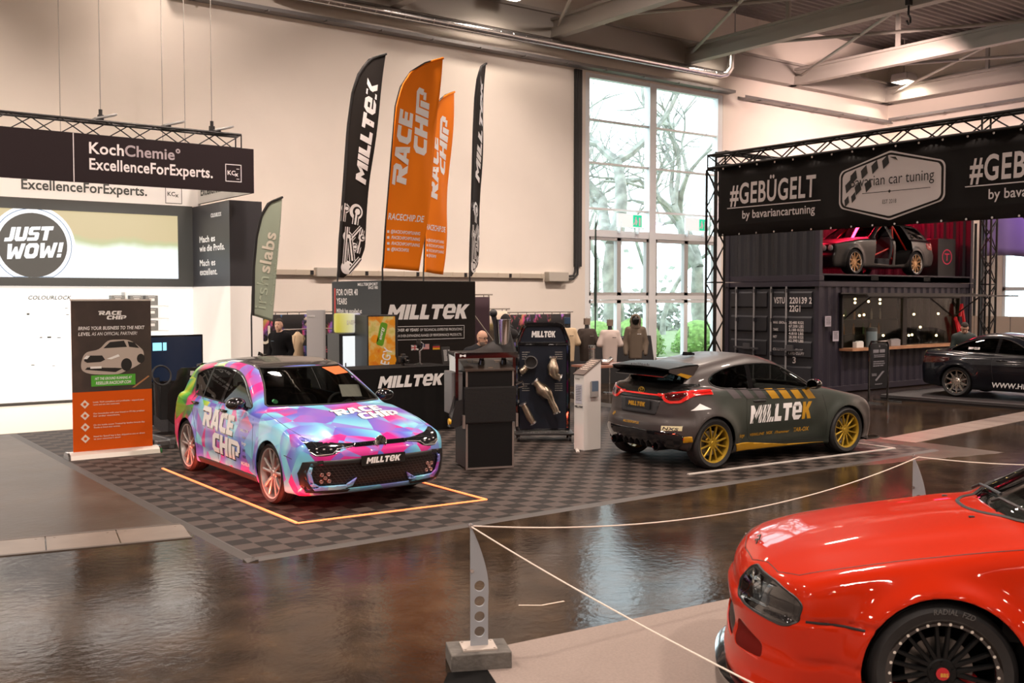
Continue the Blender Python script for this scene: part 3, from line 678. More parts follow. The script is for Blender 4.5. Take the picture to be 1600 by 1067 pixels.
def build_golf():
    root=thing('wrapped_hatchback','five-door hatchback in a blue, pink and green geometric wrap inside glowing floor strips','car',(5.34,11.69,.015),-pi/2)
    c=Car(root,GP,.022); xf=c.xf
    R=.328; c.P['az']=R; c.arches(.358)
    # window outlines (side view)
    dlo=bez([(1.56,.985),(1.60,1.02),(1.82,1.16),(2.08,1.285),(2.35,1.345),(2.75,1.362),(3.1,1.345),(3.42,1.295),(3.60,1.245),(3.62,1.20),(3.50,1.06),(3.42,1.005),(3.3,.99),(2.4,.968),(1.8,.962),(1.60,.965)],5)
    ws=[(-.70,1.0),(.70,1.0),(.715,1.02),(.60,1.22),(.545,1.36),(.52,1.392),(-.52,1.392),(-.545,1.36),(-.60,1.22),(-.715,1.02)]
    seal=MB()
    for sg in (1,-1):
        c.line(dlo,'side',sg,.009,seal,closed=True)
        side=lambda p,n,sg=sg: p.y*sg>.3 and n.y*sg>.35
        pil=lambda a,b,t:[(a,.9),(a+t,.9),(b+t,1.5),(b,1.5)]
        fs=c.cut(c.bm,dlo,'side',side)
        # the window band is split into front pane, pillar, rear pane, quarter pane
        b2=bmesh.new(); mp={}
        for fc in fs:
            vs=[]
            for v in fc.verts:
                if v not in mp: mp[v]=b2.verts.new(v.co)
                vs.append(mp[v])
            b2.faces.new(vs)
        bmesh.ops.delete(c.bm,geom=fs,context='FACES'); b2.normal_update()
        for nm,pl,mt in (('door_pillar',[(2.44,.8),(2.52,.8),(2.47,1.5),(2.37,1.5)],M_gloss),('door_pillar',[(3.08,.8),(3.115,.8),(3.16,1.5),(3.125,1.5)],M_black)):
            c.take(c.cut(b2,pl,'side',lambda p,n:True),b2,nm,mt,root,.002)
        for nm,pl in (('side_window',[(1,.8),(2.49,.8),(2.42,1.5),(1,1.5)]),('side_window',[(2.4,.8),(3.1,.8),(3.14,1.5),(2.35,1.5)]),('quarter_window',[(3.0,.8),(4,.8),(4,1.5),(3.0,1.5)])):
            o=c.take(c.cut(b2,pl,'side',lambda p,n:True),b2,nm,M_glassd if pl[0][0]>1.5 else M_glass,root,-.004)
            if o: o['label']='dark tinted side glass'
        b2.free()
    c.line(ws,'front',1,.012,seal,closed=True)
    c.piece('windshield',ws,'front',lambda p,n:.8<xf-p.x<2.2 and n.x>.2 and p.z>.93,M_glass,off=-.004)
    rw=[(-.62,1.0),(.62,1.0),(.53,1.29),(-.53,1.29)]
    c.piece('rear_window',rnd(rw,.05),'front',lambda p,n:xf-p.x>3.9 and n.x<-.2,M_glassd,off=-.004)
    # panoramic black roof
    c.piece('roof_panel',rnd([(1.96,-.55),(3.55,-.60),(3.86,-.56),(3.86,.56),(3.55,.60),(1.96,.55)],.05),'top',lambda p,n:n.z>.5 and p.z>1.25,mat('black_roof',(.03,.027,.025),.22,coat=.5),off=.001)
    # lamps, grille, bumper
    fpred=lambda p,n: p.x>xf-.75 and (n.x>.12 or n.z<.9)
    for sg in (1,-1):
        hl=[(.30,.668),(.30,.697),(.46,.714),(.62,.735),(.775,.772),(.815,.768),(.80,.70),(.775,.625),(.73,.590),(.62,.588),(.53,.605),(.46,.648)]
        hl=[(a*sg,b) for a,b in hl]
        o=c.piece('headlight',rnd(hl,.02),'front',lambda p,n,sg=sg:p.x>xf-.85 and n.x>.02 and p.y*sg>.1,M_lampg,off=-.003); o['label']='dark glazed headlamp'
        m=MB()
        for (y,z,r) in ((.50,.668,.020),(.57,.668,.022),(.64,.672,.022),(.71,.680,.020)): 
            p=c.proj(y*sg,z-.008,'front',1,-.008); m.box(p+Vector((.010,0,0)),(.008,r*1.1,r*.7))
        obj('lamp_module',m,M_lens,o,bevel=.003)
        d=MB(); c.line([(.33*sg,.672),(.50*sg,.655),(.56*sg,.61),(.72*sg,.60),(.78*sg,.64)],'front',1,.004,d,off=.002); obj('daylight_strip',d,M_lens,o)
    c.overlay('grille_bar',[(-.31,.662),(.31,.662),(.31,.702),(-.31,.702)],'front',fpred,M_gloss,off=.004,thick=.01)
    hexg=hexmat('honeycomb_grille',.045)
    lower=[(-.72,.248),(-.60,.226),(.60,.226),(.72,.248),(.79,.38),(.77,.478),(.72,.50),(-.72,.50),(-.77,.478),(-.79,.38)]
    o=c.piece('lower_grille',lower,'front',lambda p,n:p.x>xf-.6 and n.x>.02,hexg,off=-.012); o['label']='black honeycomb intake'
    for sg in (1,-1):
        cs=[(.66,.55),(.845,.535),(.875,.42),(.855,.30),(.80,.215),(.60,.198),(.38,.202),(.36,.226),(.60,.225),(.745,.25),(.795,.33),(.81,.42),(.785,.485),(.66,.512)]
        o=c.overlay('bumper_trim',[(a*sg,b) for a,b in cs],'front',fpred,M_black,off=.012,thick=.02)
        bl=[(.77,.30),(.80,.42),(.785,.48),(.755,.475),(.765,.41),(.735,.31),(.68,.278),(.42,.275),(.30,.345),(.34,.262),(.46,.232),(.72,.236)]
        c.overlay('bumper_blade',[(a*sg,b) for a,b in bl],'front',fpred,M_wrap,off=.018,thick=.02)
        for k,(y,z) in enumerate(((.60,.40),(.665,.395),(.63,.36),(.59,.325),(.665,.322))):
            m=MB(); p=c.proj(y*sg,z,'front',1,.0); m.lathe([(.0001,.004),(.012,.003),(.017,.006),(.021,.004),(.022,-.01)],c=p,axis='X',n=14); obj('fog_light',m,M_fog,root)
    tl=MB(); 
    c.overlay('upper_trim',[(-.66,.50),(.66,.50),(.66,.545),(-.66,.545)],'front',fpred,M_black,off=.008,thick=.012)
    # plate
    p=c.proj(0,.515,'front',1,0); fr=frame(root_pt(p,.028),(0,1,0),(0,0,1))
    m=MB(); m.prism(rrect(-.265,-.055,.265,.055,.01),fr,-.012); pl=obj('number_plate',m,M_gloss,root); m=MB(); put2d(m,heavy2d('MILLTeK'),fr,-.21,-.032,.064,w=.42,d=.003); obj('plate_lettering',m,M_white,pl)
    # badge
    p=c.proj(0,.682,'front',1,.016); m=MB(); fr=frame(p,(0,1,0),(-.12,0,1)); n=36
    m.tube([fr(.064*cos(2*pi*i/n),.064*sin(2*pi*i/n),0) for i in range(n)],.007,8,closed=True)
    for pts in ([(-.034,.046),(0,-.004),(.034,.046)],[(-.055,.022),(-.026,-.048),(0,.0),(.026,-.048),(.055,.022)]): m.tube([fr(a,b,0) for a,b in pts],.0055,6)
    b=obj('badge',m,M_chrome,root); m=MB(); m.flat(circ(0,0,.062),fr,-.004); obj('badge_disc',m,M_gloss,b)
    m=MB(); t=text2d('GTI',.03,0); write2=([(.215-x*.026*1.4-.0,.672+y*.018) for x,y in t[0]],t[1])
    t=([( -.25+ x*.03,.673+y*.017) for x,y in t[0]],t[1]); c.decal('grille_lettering',t,'front',1,M_chrome,off=.016)
    # seams
    for sg in (1,-1):
        c.line([(2.46,.97),(2.46,.6),(2.44,.30),(2.40,.24)],'side',sg); c.line([(1.42,.94),(1.38,.86),(1.33,.6),(1.36,.30)],'side',sg)
        c.line([(3.42,1.0),(3.40,.86),(3.25,.72),(3.12,.55),(3.08,.35)],'side',sg); c.line([(1.33,.24),(3.05,.24)],'side',sg)
        c.line([(.13,.70*sg),(.30,.765*sg),(.6,.80*sg),(1.0,.805*sg),(1.22,.80*sg)],'top',1); c.line([(.33,.55),(.42,.56),(.50,.57)],'side',sg)
        for s0,z0 in ((2.30,.875),(3.26,.895)):
            p=c.proj(s0,z0,'side',sg,.022); m=MB(); m.loft([[p+Vector((x,sg*dy,0))+Vector((0,r*cos(a)*.7,r*sin(a))) for a in [2*pi*i/10 for i in range(10)]] for x,dy,r in ((.11,-.022,.012),(.085,-.004,.017),(0,0,.019),(-.085,-.004,.017),(-.11,-.022,.012))]); obj('door_handle',m,M_gloss,root,smooth=60)
        o=c.overlay('sill',[(1.28,.17),(3.08,.17),(3.10,.235),(1.26,.235)],'side',lambda p,n,sg=sg:p.y*sg>.4,M_black,off=.008,thick=.012)
    c.line([(x,y) for x,y in ((.115,-.70),(.07,-.3),(.066,0),(.07,.3),(.115,.70))],'top',1)
    # hood and door lettering, sponsor rows
    v,f=racechip2d(); W=max(p[0] for p in v)
    for nm,mt,du,dv,off in (('lettering_shadow',M_gloss,.012,-.014,.0035),('lettering',M_white,0,0,.0055)):
        c.decal(nm,([(1.64+du+(W-x)/W*1.38*.86+.0, .34+dv+y*.235-(W-x)/W*.0) for x,y in v],[q[::-1] for q in f]) if 0 else ([(2.94-du-x/W*1.24,.385+dv+y*.235-x/W*.05) for x,y in v],f),'side',-1,mt,off=off)
        c.decal(nm,([(1.72+du+x/W*1.24,.385+dv+y*.235-(1-x/W)*.0) for x,y in v],f),'side',1,mt,off=off)
        hv=[(.50+y*.20+x/W*.16-dv*.6, -.16+x/W*.80+dv*.5) for x,y in v]
        c.decal(nm,(hv,f),'top',1,mt,off=off)
    sp=MB(); fr=lambda u,v,w=0:(u,v,w)
    for k,(t,h,wd) in enumerate((('MILLTEK',.03,.24),('TARGA',.024,.11),('forge',.034,.13),('EVO',.03,.08),('NGK',.028,.10),('MICHELIN',.04,.26))):
        a=text2d(t,.03,.2); Wd=max(x for x,_ in a[0]); z0=(.70,.625,.555,.475,.405,.315)[k]
        for sg in (-1,1): c.decal('sponsor_lettering',([((1.58+wd/2-x/Wd*wd) if sg<0 else 1.45-wd/2+x/Wd*wd,z0+y*h) for x,y in a[0]],a[1]),'side',sg,M_white if k in (0,2,5) else M_gloss,off=.004)
    obj('seams',c.seams,M_seal,root); obj('window_seal',seal,M_seal,root)
    c.finish(c.bm,'body',M_wrap,root,0,.012,M_inner); c.wells(.358,M_well)
    for (x,sg) in ((1.3135,1),(1.3135,-1),(-1.3135,1),(-1.3135,-1)): wheel(root,(x,.79*sg,R),sg,R,.286,.225,'vee',M_rimred,m_lip=M_rimred,caliper=M_redcal)
    for sg in (1,-1):
        mo=mirror_part(c,'door_mirror',sg,1.66,1.02,.86,M_gloss,M_mir,.13,.21,.14)
    m=MB(); m.box((-.95,0,1.475),(.13,.045,.02)); m.loft([[Vector((x,y,z)) for y,z in ((-.02*k,1.465),(.02*k,1.465),(.006,1.465+.05*k),(-.006,1.465+.05*k))] for x,k in ((-1.1,1),(-1.0,.7),(-.92,.25))]); obj('antenna_fin',m,M_gloss,root)
    m=MB(); m.loft([[Vector((xf-s_,y,z)) for s_,z in ((3.90,1.355),(4.12,1.325),(4.11,1.30),(3.92,1.325))] for y in (-.55,-.3,.3,.55)]); obj('roof_spoiler',m,M_gloss,root,bevel=.006)
    cabin(c,root,M_inner,1.0,4.0,.9,.93,wheel_y=.36,seats=((2.35,.36),(2.35,-.36),(3.2,.36),(3.2,-.36)))
    # things seen behind the windshield
    p=c.proj(-.60,1.055,'front',1,-.01); m=MB(); fr=frame(p,(0,1,0),(-.75,0,.65)); m.flat(circ(0,0,.035),fr,0); obj('windscreen_sticker',m,mat('green_sticker','2E8B50',.5),root)
    p=c.proj(.40,1.33,'front',1,.003); m=MB(); q=[c.proj(y,z,'front',1,.003) for y,z in ((.22,1.375),(.50,1.375),(.555,1.30),(.33,1.29))]; m.add(q,[(0,1,2,3)]); obj('windscreen_sticker',m,mat('orange_sticker','D8641E',.5),root)
    for y in (.42,.55):
        m=MB(); 
    m=MB(); m.add([(xf-1.62,.36,1.03),(xf-1.60,.62,1.02),(xf-1.69,.62,1.16),(xf-1.71,.36,1.17)],[(0,1,2,3)]); obj('dashboard_card',m,mat('paper','E6E4DC',.7),root)
    for sg in (1,-1):
        c.overlay('tail_light',[(a*sg,b) for a,b in ((.45,.80),(.80,.78),(.84,.88),(.80,.93),(.45,.90))],'front',lambda p,n:p.x<xf-3.95 and n.x<.1,mat('tail_lamp',(.35,.01,.01),.1,coat=1),off=.003)
    return root
def root_pt(p,dx): return p+Vector((dx,0,0))
def hexmat(name,cell):
    g=NG(name,rough=.35); o=g.xyz(); cb=g.n('CombineXYZ')
    g.l(g.math('ADD',g.math('MULTIPLY',o[1],1/cell),g.math('MULTIPLY',o[2],.5/cell*1.6)),cb.inputs[0]); g.l(g.math('MULTIPLY',o[2],1.6/cell),cb.inputs[1])
    v=g.n('TexVoronoi',feature='DISTANCE_TO_EDGE',voronoi_dimensions='2D'); v.inputs['Scale'].default_value=1; v.inputs['Randomness'].default_value=0; g.l(cb.outputs[0],v.inputs['Vector'])
    f=g.math('GREATER_THAN',v.outputs['Distance'],.10); g.col(g.mix(f,(.035,.028,.028),(.004,.003,.003))); g.bump(g.math('MULTIPLY',f,-1),.5,.01); return g.m
M_lampg=mat('headlamp_glazing',(.012,.012,.014),.05,coat=1,noise=.9,nscale=60); M_lens=mat('headlamp_lens',(.7,.72,.75),.12,.4); M_fog=mat('fog_lamp',(.35,.2,.18),.2,.5)
M_rimred=mat('wheel_silver',(.50,.47,.46),.3,.75); M_redcal=mat('red_caliper',(.55,.02,.03),.35,coat=.5)
# ================================================================ matte three-door hot hatch, seen from behind
YP=dict(L=4.0,hw=.90,top=1.47,wb=2.56,foh=.83,
 hood=[(-.1,.50),(0,.60),(.08,.70),(.2,.775),(.45,.85),(.8,.92),(1.1,.985),(1.35,1.0),(2.6,1.02),(3.3,1.08),(3.6,1.09),(3.78,1.08),(3.87,1.0),(3.93,.86),(4.1,.6)],hs=.035,
 roof=[(.45,.2),(.85,.70),(1.1,.94),(1.5,1.16),(1.95,1.37),(2.2,1.442),(2.5,1.468),(2.8,1.44),(3.2,1.385),(3.5,1.325),(3.62,1.29),(3.68,1.22),(3.84,1.03),(4.05,.4)],rs=.05,
 W=[(-.1,.80),(0,.82),(.4,.86),(.83,.875),(1.4,.845),(2.3,.835),(2.9,.86),(3.39,.895),(3.7,.885),(4.0,.83)],
 kz=[(.1,.90),(.2,.95),(.32,.985),(.48,1.0),(.62,1.0),(.74,.985),(.88,.945),(1.0,.90)],
 fx=[(.1,.10),(.2,.04),(.4,0),(.6,.01),(.7,.06),(.8,.15),(1.2,.5)],
 rx=[(.1,3.82),(.25,3.93),(.42,4.0),(.58,3.99),(.66,3.94),(.8,3.93),(.93,3.91),(1.07,3.86),(1.3,3.7)],
 bot=[(-.1,.16),(.3,.15),(.9,.15),(3.5,.17),(3.7,.24),(4.1,.32)],
 Wc=[(.8,.78),(1.3,.79),(2.2,.80),(3.0,.785),(3.6,.72),(3.9,.64)],tum=.36,zb=.95,
 flares=[(.83,.03,.345,.325,.06),(3.39,.055,.345,.325,.085)],
 bf=(.34,3.0),br=(.24,3.0),hcr=.06,hcp=2.6,hbow=.06,k1=.10,k2=.055,k3=.035,k4=.13,mid=2.4,wbow=.2,rcr=.10,
 groove=lambda q,z:.014*np.exp(-((z-.40+.05*(q-2))/.10)**2)*np.clip((3.0-q)/.3,0,1)*np.clip((q-1.3)/.3,0,1))
def yaris_paint():
    g=NG('matte_wrap',rough=.42,coat=.12); o=g.xyz(); x,y,z=o[0],o[1],o[2]
    # green centre section, brown grey ends
    a=g.math('ADD',x,g.math('MULTIPLY',z,.55)); n=g.n('MapRange',interpolation_type='SMOOTHSTEP'); n.inputs[1].default_value=-.95; n.inputs[2].default_value=-.55; g.l(a,n.inputs[0])
    b=g.math('SUBTRACT',x,g.math('MULTIPLY',z,.4)); m=g.n('MapRange',interpolation_type='SMOOTHSTEP'); m.inputs[1].default_value=1.5; m.inputs[2].default_value=.85; g.l(b,m.inputs[0])
    t=g.math('LESS_THAN',z,1.0); f=g.math('MULTIPLY',g.math('MULTIPLY',n.outputs[0],m.outputs[0]),t)
    g.col(g.mix(f,'37302F','29312B')); return g.m
def build_yaris():
    root=thing('matte_hatchback','matte dark green and grey three-door hatchback with gold wheels, seen from behind right','car',(11.32,9.80,.015),radians(-4.9))
    c=Car(root,YP,.022); xf=c.xf; R=.332; c.P['az']=R; P=yaris_paint(); c.arches(.36)
    gold=mat('gold_wheel',(.46,.30,.03),.35,.6); yel=mat('gold_vinyl','B98A17',.45); gry=mat('grey_vinyl','4A4447',.5); prp=mat('dark_vinyl','3A3638',.5)
    seal=MB()
    dlo=bez([(1.42,.985),(1.50,1.045),(1.72,1.175),(2.0,1.29),(2.3,1.328),(2.7,1.318),(3.0,1.275),(3.22,1.205),(3.30,1.13),(3.22,1.055),(3.0,1.02),(2.5,.985),(2.0,.965),(1.6,.957),(1.44,.962)],5)
    for sg in (1,-1):
        c.line(dlo,'side',sg,.010,seal,closed=True)
        fs=c.cut(c.bm,dlo,'side',lambda p,n,sg=sg:p.y*sg>.3 and n.y*sg>.3)
        b2=bmesh.new(); mp={}
        for fc in fs:
            vs=[]
            for v in fc.verts:
                if v not in mp: mp[v]=b2.verts.new(v.co)
                vs.append(mp[v])
            b2.faces.new(vs)
        bmesh.ops.delete(c.bm,geom=fs,context='FACES'); b2.normal_update()
        c.take(c.cut(b2,[(2.62,.8),(2.70,.8),(2.58,1.5),(2.50,1.5)],'side',lambda p,n:True),b2,'door_pillar',M_gloss,root,.002)
        c.take(c.cut(b2,[(1,.8),(2.66,.8),(2.54,1.5),(1,1.5)],'side',lambda p,n:True),b2,'side_window',M_glass,root,-.004)
        c.take(c.cut(b2,[(2.4,.8),(4,.8),(4,1.5),(2.4,1.5)],'side',lambda p,n:True),b2,'quarter_window',M_glassd,root,-.004); b2.free()
    ws=[(-.68,.99),(.68,.99),(.69,1.02),(.57,1.24),(.51,1.35),(-.51,1.35),(-.57,1.24),(-.69,1.02)]
    c.line(ws,'front',1,.012,seal,closed=True); c.piece('windshield',ws,'front',lambda p,n:.8<xf-p.x<2.3 and n.x>.2 and p.z>.93,M_glass,off=-.004)
    rp=lambda p,n:p.x<xf-3.45 and n.x<-.05
    rw=rnd([(-.60,1.075),(.60,1.075),(.53,1.25),(-.53,1.25)],.05); c.piece('rear_window',rw,'front',rp,M_glassd,off=-.003)
    # gloss black band and lamps across the tail
    c.overlay('tail_band',rnd([(-.79,.945),(-.60,.885),(.60,.885),(.79,.945),(.72,1.10),(-.72,1.10)],.03),'front',rp,mat('band_black',(.005,.005,.005),.25,spec=.3),off=.004,thick=.01)
    red=mat('tail_lamp_red',(.62,.012,.01),.08,coat=1,emit=(1,.03,.02),es=.10)
    for sg in (1,-1):
        tl=[(.34,0.970),(.42,0.965),(.56,0.990),(.80,1.030),(.825,0.995),(.80,0.925),(.72,0.865),(.58,0.850),(.50,0.865),(.44,0.910),(.34,0.940)]
        o=c.overlay('tail_light',rnd([(a*sg,b) for a,b in tl],.025),'front',lambda p,n,sg=sg:p.x<xf-3.35 and p.y*sg>.2,red,off=.012,thick=.014)
        il=[(.46,0.965),(.56,0.970),(.74,1.000),(.77,0.965),(.70,0.900),(.58,0.885),(.52,0.900),(.48,0.930)]
        c.overlay('lamp_core',rnd([(a*sg,b) for a,b in il],.02),'front',lambda p,n,sg=sg:p.x<xf-3.35 and p.y*sg>.2,mat('smoked_red',(.05,.003,.004),.06,coat=1),o,off=.016,thick=.006)
    c.overlay('light_bar',[(-.40,0.933),(.40,0.933),(.40,0.953),(-.40,0.953)],'front',rp,red,off=.012,thick=.012)
    # plate recess, plate
    c.overlay('plate_recess',rnd([(-.36,0.685),(.36,0.685),(.42,0.875),(-.42,0.875)],.03),'front',rp,mat('matte_dark','242224',.5),off=.001,thick=.004)
    p=c.proj(0,.805,'front',-1,.018); fr=frame(p,(0,-1,0),(.03,0,1)); m=MB(); m.prism(rrect(-.26,-.056,.26,.056,.01),fr,-.014); pl=obj('number_plate',m,mat('plate_black','1C1B1D',.4),root); m=MB(); put2d(m,heavy2d('MILLTeK'),fr,-.19,-.03,.06,w=.36,d=.003); obj('plate_lettering',m,yel,pl)
    p=c.proj(0,.985,'front',-1,.014); m=MB(); fr=frame(p,(0,-1,0),(.1,0,1))
    m.tube([fr(.06*cos(a),.04*sin(a)) for a in np.linspace(0,2*pi,28)],.004,6); m.tube([fr(.018*cos(a),.038*sin(a)) for a in np.linspace(0,2*pi,20)],.0035,6); m.tube([fr(.04*cos(a),.016+.014*sin(a)) for a in np.linspace(0,2*pi,20)],.0035,6); obj('badge',m,gold,root)
    # bumper: black diffuser, exhausts, corner trims
    o=c.overlay('diffuser',[(-.66,.24),(.66,.24),(.78,.36),(.80,.45),(.70,.49),(-.70,.49),(-.80,.45),(-.78,.36)],'front',rp,M_gloss,off=.012,thick=.02)
    m=MB()
    for y in (-.24,-.12,0,.12,.24): m.loft([[Vector((xf-3.70-a,y+t,z)) for a,z in ((0,.2),(.28,.26),(.30,.33),(.0,.34))] for t in (-.006,.006)])
    obj('diffuser_fins',m,M_black,root,smooth=0)['kind']='stuff'
    for sg in (1,-1):
        m=MB(); y=.44*sg; m.lathe([(.056,-.16),(.056,.10),(.062,.13),(.060,.14),(.050,.135),(.048,.0),(.02,-.1),(.0001,-.1)],c=(0,0,0),axis='X',n=24); m.v=[(-(a)+ (xf-3.86),y+b,.285+d) for a,b,d in m.v]; m.f=[f[::-1] for f in m.f]
        obj('exhaust_tip',m,mat('burnt_steel',(.05,.045,.05),.2,.9),root,smooth=40)
        c.overlay('corner_trim',rnd([(a*sg,b) for a,b in ((.60,.40),(.89,.455),(.89,.375),(.66,.345))],.02),'front',lambda p,n,sg=sg:p.x<xf-3.5 and p.y*sg>.4,yel,off=.006,thick=.008)
        c.overlay('reflector',rnd([(a*sg,b) for a,b in ((.68,.395),(.80,.425),(.80,.40),(.70,.375))],.01),'front',lambda p,n,sg=sg:p.x<xf-3.5 and p.y*sg>.4,red,off=.011,thick=.006)
        c.overlay('sill_flash',[(1.25,.19),(2.95,.19),(3.02,.30),(2.75,.295),(2.0,.215)],'side',lambda p,n,sg=sg:p.y*sg>.4,yel,off=.006,thick=.006)
        # belt stripes
        for k in range(7):
            s0=1.42+k*.235; zz=.888+.012*k
            q=[(s0,zz-.07),(s0+.145,zz-.07),(s0+.265,zz+.07),(s0+.12,zz+.07)]; q=[(a-.12*0,b) for a,b in q]
            t=tessellate_polygon([[Vector((a,b,0)) for a,b in q]])
            c.decal('belt_stripe',(q,[tuple(i) for i in t]),'side',sg,yel if k<4 else gry,off=.003)
        tq=[(3.44,.785),(3.74,.775),(3.60,.86)]; c.decal('tail_flash',(tq,[(0,1,2)]),'side',sg,M_white,off=.004)
        # big side lettering
        v,f=heavy2d('MILLTeK'); W=max(a for a,_ in v)
        def lay(name,sel,mt):
            ch=['M','I','L','L','T','e','K']; 
            vs=[((2.72-a/W*1.22) if sg<0 else (1.50+a/W*1.22), .545+b*.235) for a,b in v]
            fsel=[q for q in f if sel(sum(v[i][0] for i in q)/3)]
            c.decal(name,(vs,fsel),'side',sg,mt,off=.005)
        kx=W-1.12
        lay('side_lettering',lambda a:a<kx,M_white); lay('side_lettering',lambda a:a>=kx,yel)
        st=MB()
        for i in range(9):   # hatching through the first letters
            u0=.02+i*.045; q=[(u0,.53),(u0+.012,.53),(u0+.16,.79),(u0+.148,.79)]
            q=[((2.72-a) if sg<0 else (1.50+a),b) for a,b in q]; st.add([(a,b,0) for a,b in q],[(0,1,2),(0,2,3)])
        c.decal('lettering_hatching',([(a,b) for a,b,_ in st.v],st.f),'side',sg,mat('green_vinyl','29312B',.45),off=.0065)
        for k,(t,u,h,wd,mt) in enumerate((('forge',2.93,.045,.12,yel),('VERKLINE',2.70,.035,.28,yel),('NGK',2.38,.04,.12,yel),('//hummer',2.22,.035,.28,yel),('TAR-OX',1.86,.055,.30,yel))):
            a=text2d(t,.02,.15); Wd=max(x for x,_ in a[0]); c.decal('sponsor_lettering',([((u-x/Wd*wd) if sg<0 else (4.25-u-.0+x/Wd*wd-.30),.375+y*h) for x,y in a[0]],a[1]),'side',sg,mt,off=.004)
    for (t,u,v,h,wd,mt) in (('MILLTEKSPORT.DE',.25,.545,.028,.34,yel),('AP',.60,.60,.05,.08,yel)):
        a=text2d(t,.02,.1); Wd=max(x for x,_ in a[0]); c.decal('tail_lettering',([(u-x/Wd*wd,v+y*h) for x,y in a[0]],a[1]),'front',-1,mt,off=.005)
    q=[(-.50,.50),(-.78,.515),(-.78,.575),(-.50,.56)]; c.decal('tail_sticker',(q,[(0,1,2),(0,2,3)]),'front',-1,mat('cream_vinyl','D8CFA8',.5),off=.005)
    a=text2d('NXS',.03,.2); Wd=max(x for x,_ in a[0]); c.decal('sticker_lettering',([(-.52-x/Wd*.22,.513+y*.036) for x,y in a[0]],a[1]),'front',-1,M_gloss,off=.0065)
    # wing on two levels
    m=MB(); pr=[(3.40,1.345),(3.6,1.325),(3.88,1.285),(3.92,1.318),(3.90,1.325),(3.6,1.362),(3.42,1.365)]
    m.loft([[Vector((xf-a-.03*abs(y)*0,y,b-.05*y*y)) for a,b in pr] for y in (-.60,-.35,0,.35,.60)]); w_=obj('roof_wing',m,mat('wing_black',(.006,.006,.006),.45,spec=.25),root,smooth=50)
    m=MB(); pr=[(3.56,1.30),(3.75,1.245),(3.92,1.19),(3.93,1.20),(3.75,1.27),(3.56,1.32)]
    m.loft([[Vector((xf-a,y,b)) for a,b in pr] for y in (-.50,0,.50)]); obj('lower_blade',m,M_gloss,w_,smooth=50)
    for sg in (1,-1):
        m=MB(); m.loft([[Vector((xf-a,y*sg,b)) for a,b in ((3.40,1.33),(3.9,1.295),(3.90,1.255),(3.72,1.20),(3.60,1.16),(3.50,1.2))] for y in (.585,.605)]); obj('end_plate',m,P,w_,smooth=0)
        m=MB(); m.add([(xf-a,.608*sg,b) for a,b in ((3.52,1.20),(3.60,1.165),(3.78,1.225),(3.72,1.245))],[(0,1,2,3)]); obj('wing_flash',m,yel,w_)
    a=text2d('milltek',.03,0); m=MB(); put2d(m,a,frame((xf-3.885,0,1.322),(0,-1,0),(.2,0,1)),0,0,.03,w=.4,align='c',d=.01); obj('wing_lettering',m,gry,w_)
    for sg in (1,-1):
        c.line([(2.70,1.0),(2.74,.85),(2.78,.6),(2.74,.36),(2.66,.28)],'side',sg); c.line([(1.34,.96),(1.27,.85),(1.22,.6),(1.25,.3)],'side',sg); c.line([(1.26,.26),(2.7,.26)],'side',sg)
        p=c.proj(2.50,.835,'side',sg,.02); m=MB(); m.loft([[p+Vector((x,sg*dy,0))+Vector((0,r*cos(a)*.7,r*sin(a))) for a in [2*pi*i/10 for i in range(10)]] for x,dy,r in ((.12,-.02,.010),(.09,-.004,.016),(0,0,.018),(-.09,-.004,.016),(-.12,-.02,.010))]); obj('door_handle',m,M_black,root,smooth=60)
        mirror_part(c,'door_mirror',sg,1.58,1.03,.83,M_gloss,M_mir,.13,.20,.14)
        hl=rnd([(a*sg,b) for a,b in ((.42,.66),(.50,.71),(.78,.80),(.80,.74),(.70,.62),(.48,.61))],.03); c.piece('headlight',hl,'front',lambda p,n,sg=sg:p.x>xf-.9 and p.y*sg>.2 and n.x>.0,M_lampg,off=-.003)
        m=MB(); q=MB(); m.loft([[Vector((xf-a,sg*y,b)) for y,b in ((.80,.19),(.90+.05*t,.18),(.90+.05*t,.20),(.80,.21))] for a,t in ((.15,0),(.3,1),(.5,1))]); obj('front_winglet',m,M_gloss,root)
    c.piece('grille',[(-.6,.22),(.6,.22),(.52,.58),(-.52,.58)],'front',lambda p,n:p.x>xf-.5 and n.x>.1,hexmat('mesh_grille',.05),off=-.01)
    c.line([(x,y) for x,y in ((3.66,-.56),(3.70,-.3),(3.70,.3),(3.66,.56))],'top',1)
    obj('seams',c.seams,M_seal,root); obj('window_seal',seal,M_seal,root)
    c.finish(c.bm,'body',P,root,0,.012,M_inner); c.wells(.36,M_well)
    for (x,sg) in ((1.28,1),(1.28,-1),(-1.28,1),(-1.28,-1)):
        o=wheel(root,(x,(.775 if x>0 else .80)*sg,R),sg,R,.262,.23,'twelve',gold,caliper=M_black)
    m=MB(); m.loft([[Vector((xf-x,y,z)) for y,z in ((-.03*k,1.43),(.03*k,1.43),(.012,1.43+.05*k),(-.012,1.43+.05*k))] for x,k in ((2.95,.5),(3.02,.9),(3.14,1))]); obj('antenna_fin',m,M_gloss,root)
    cabin(c,root,M_inner,1.0,3.6,.9,.93,wheel_y=.36,seats=((2.3,.36),(2.3,-.36)))
    return root
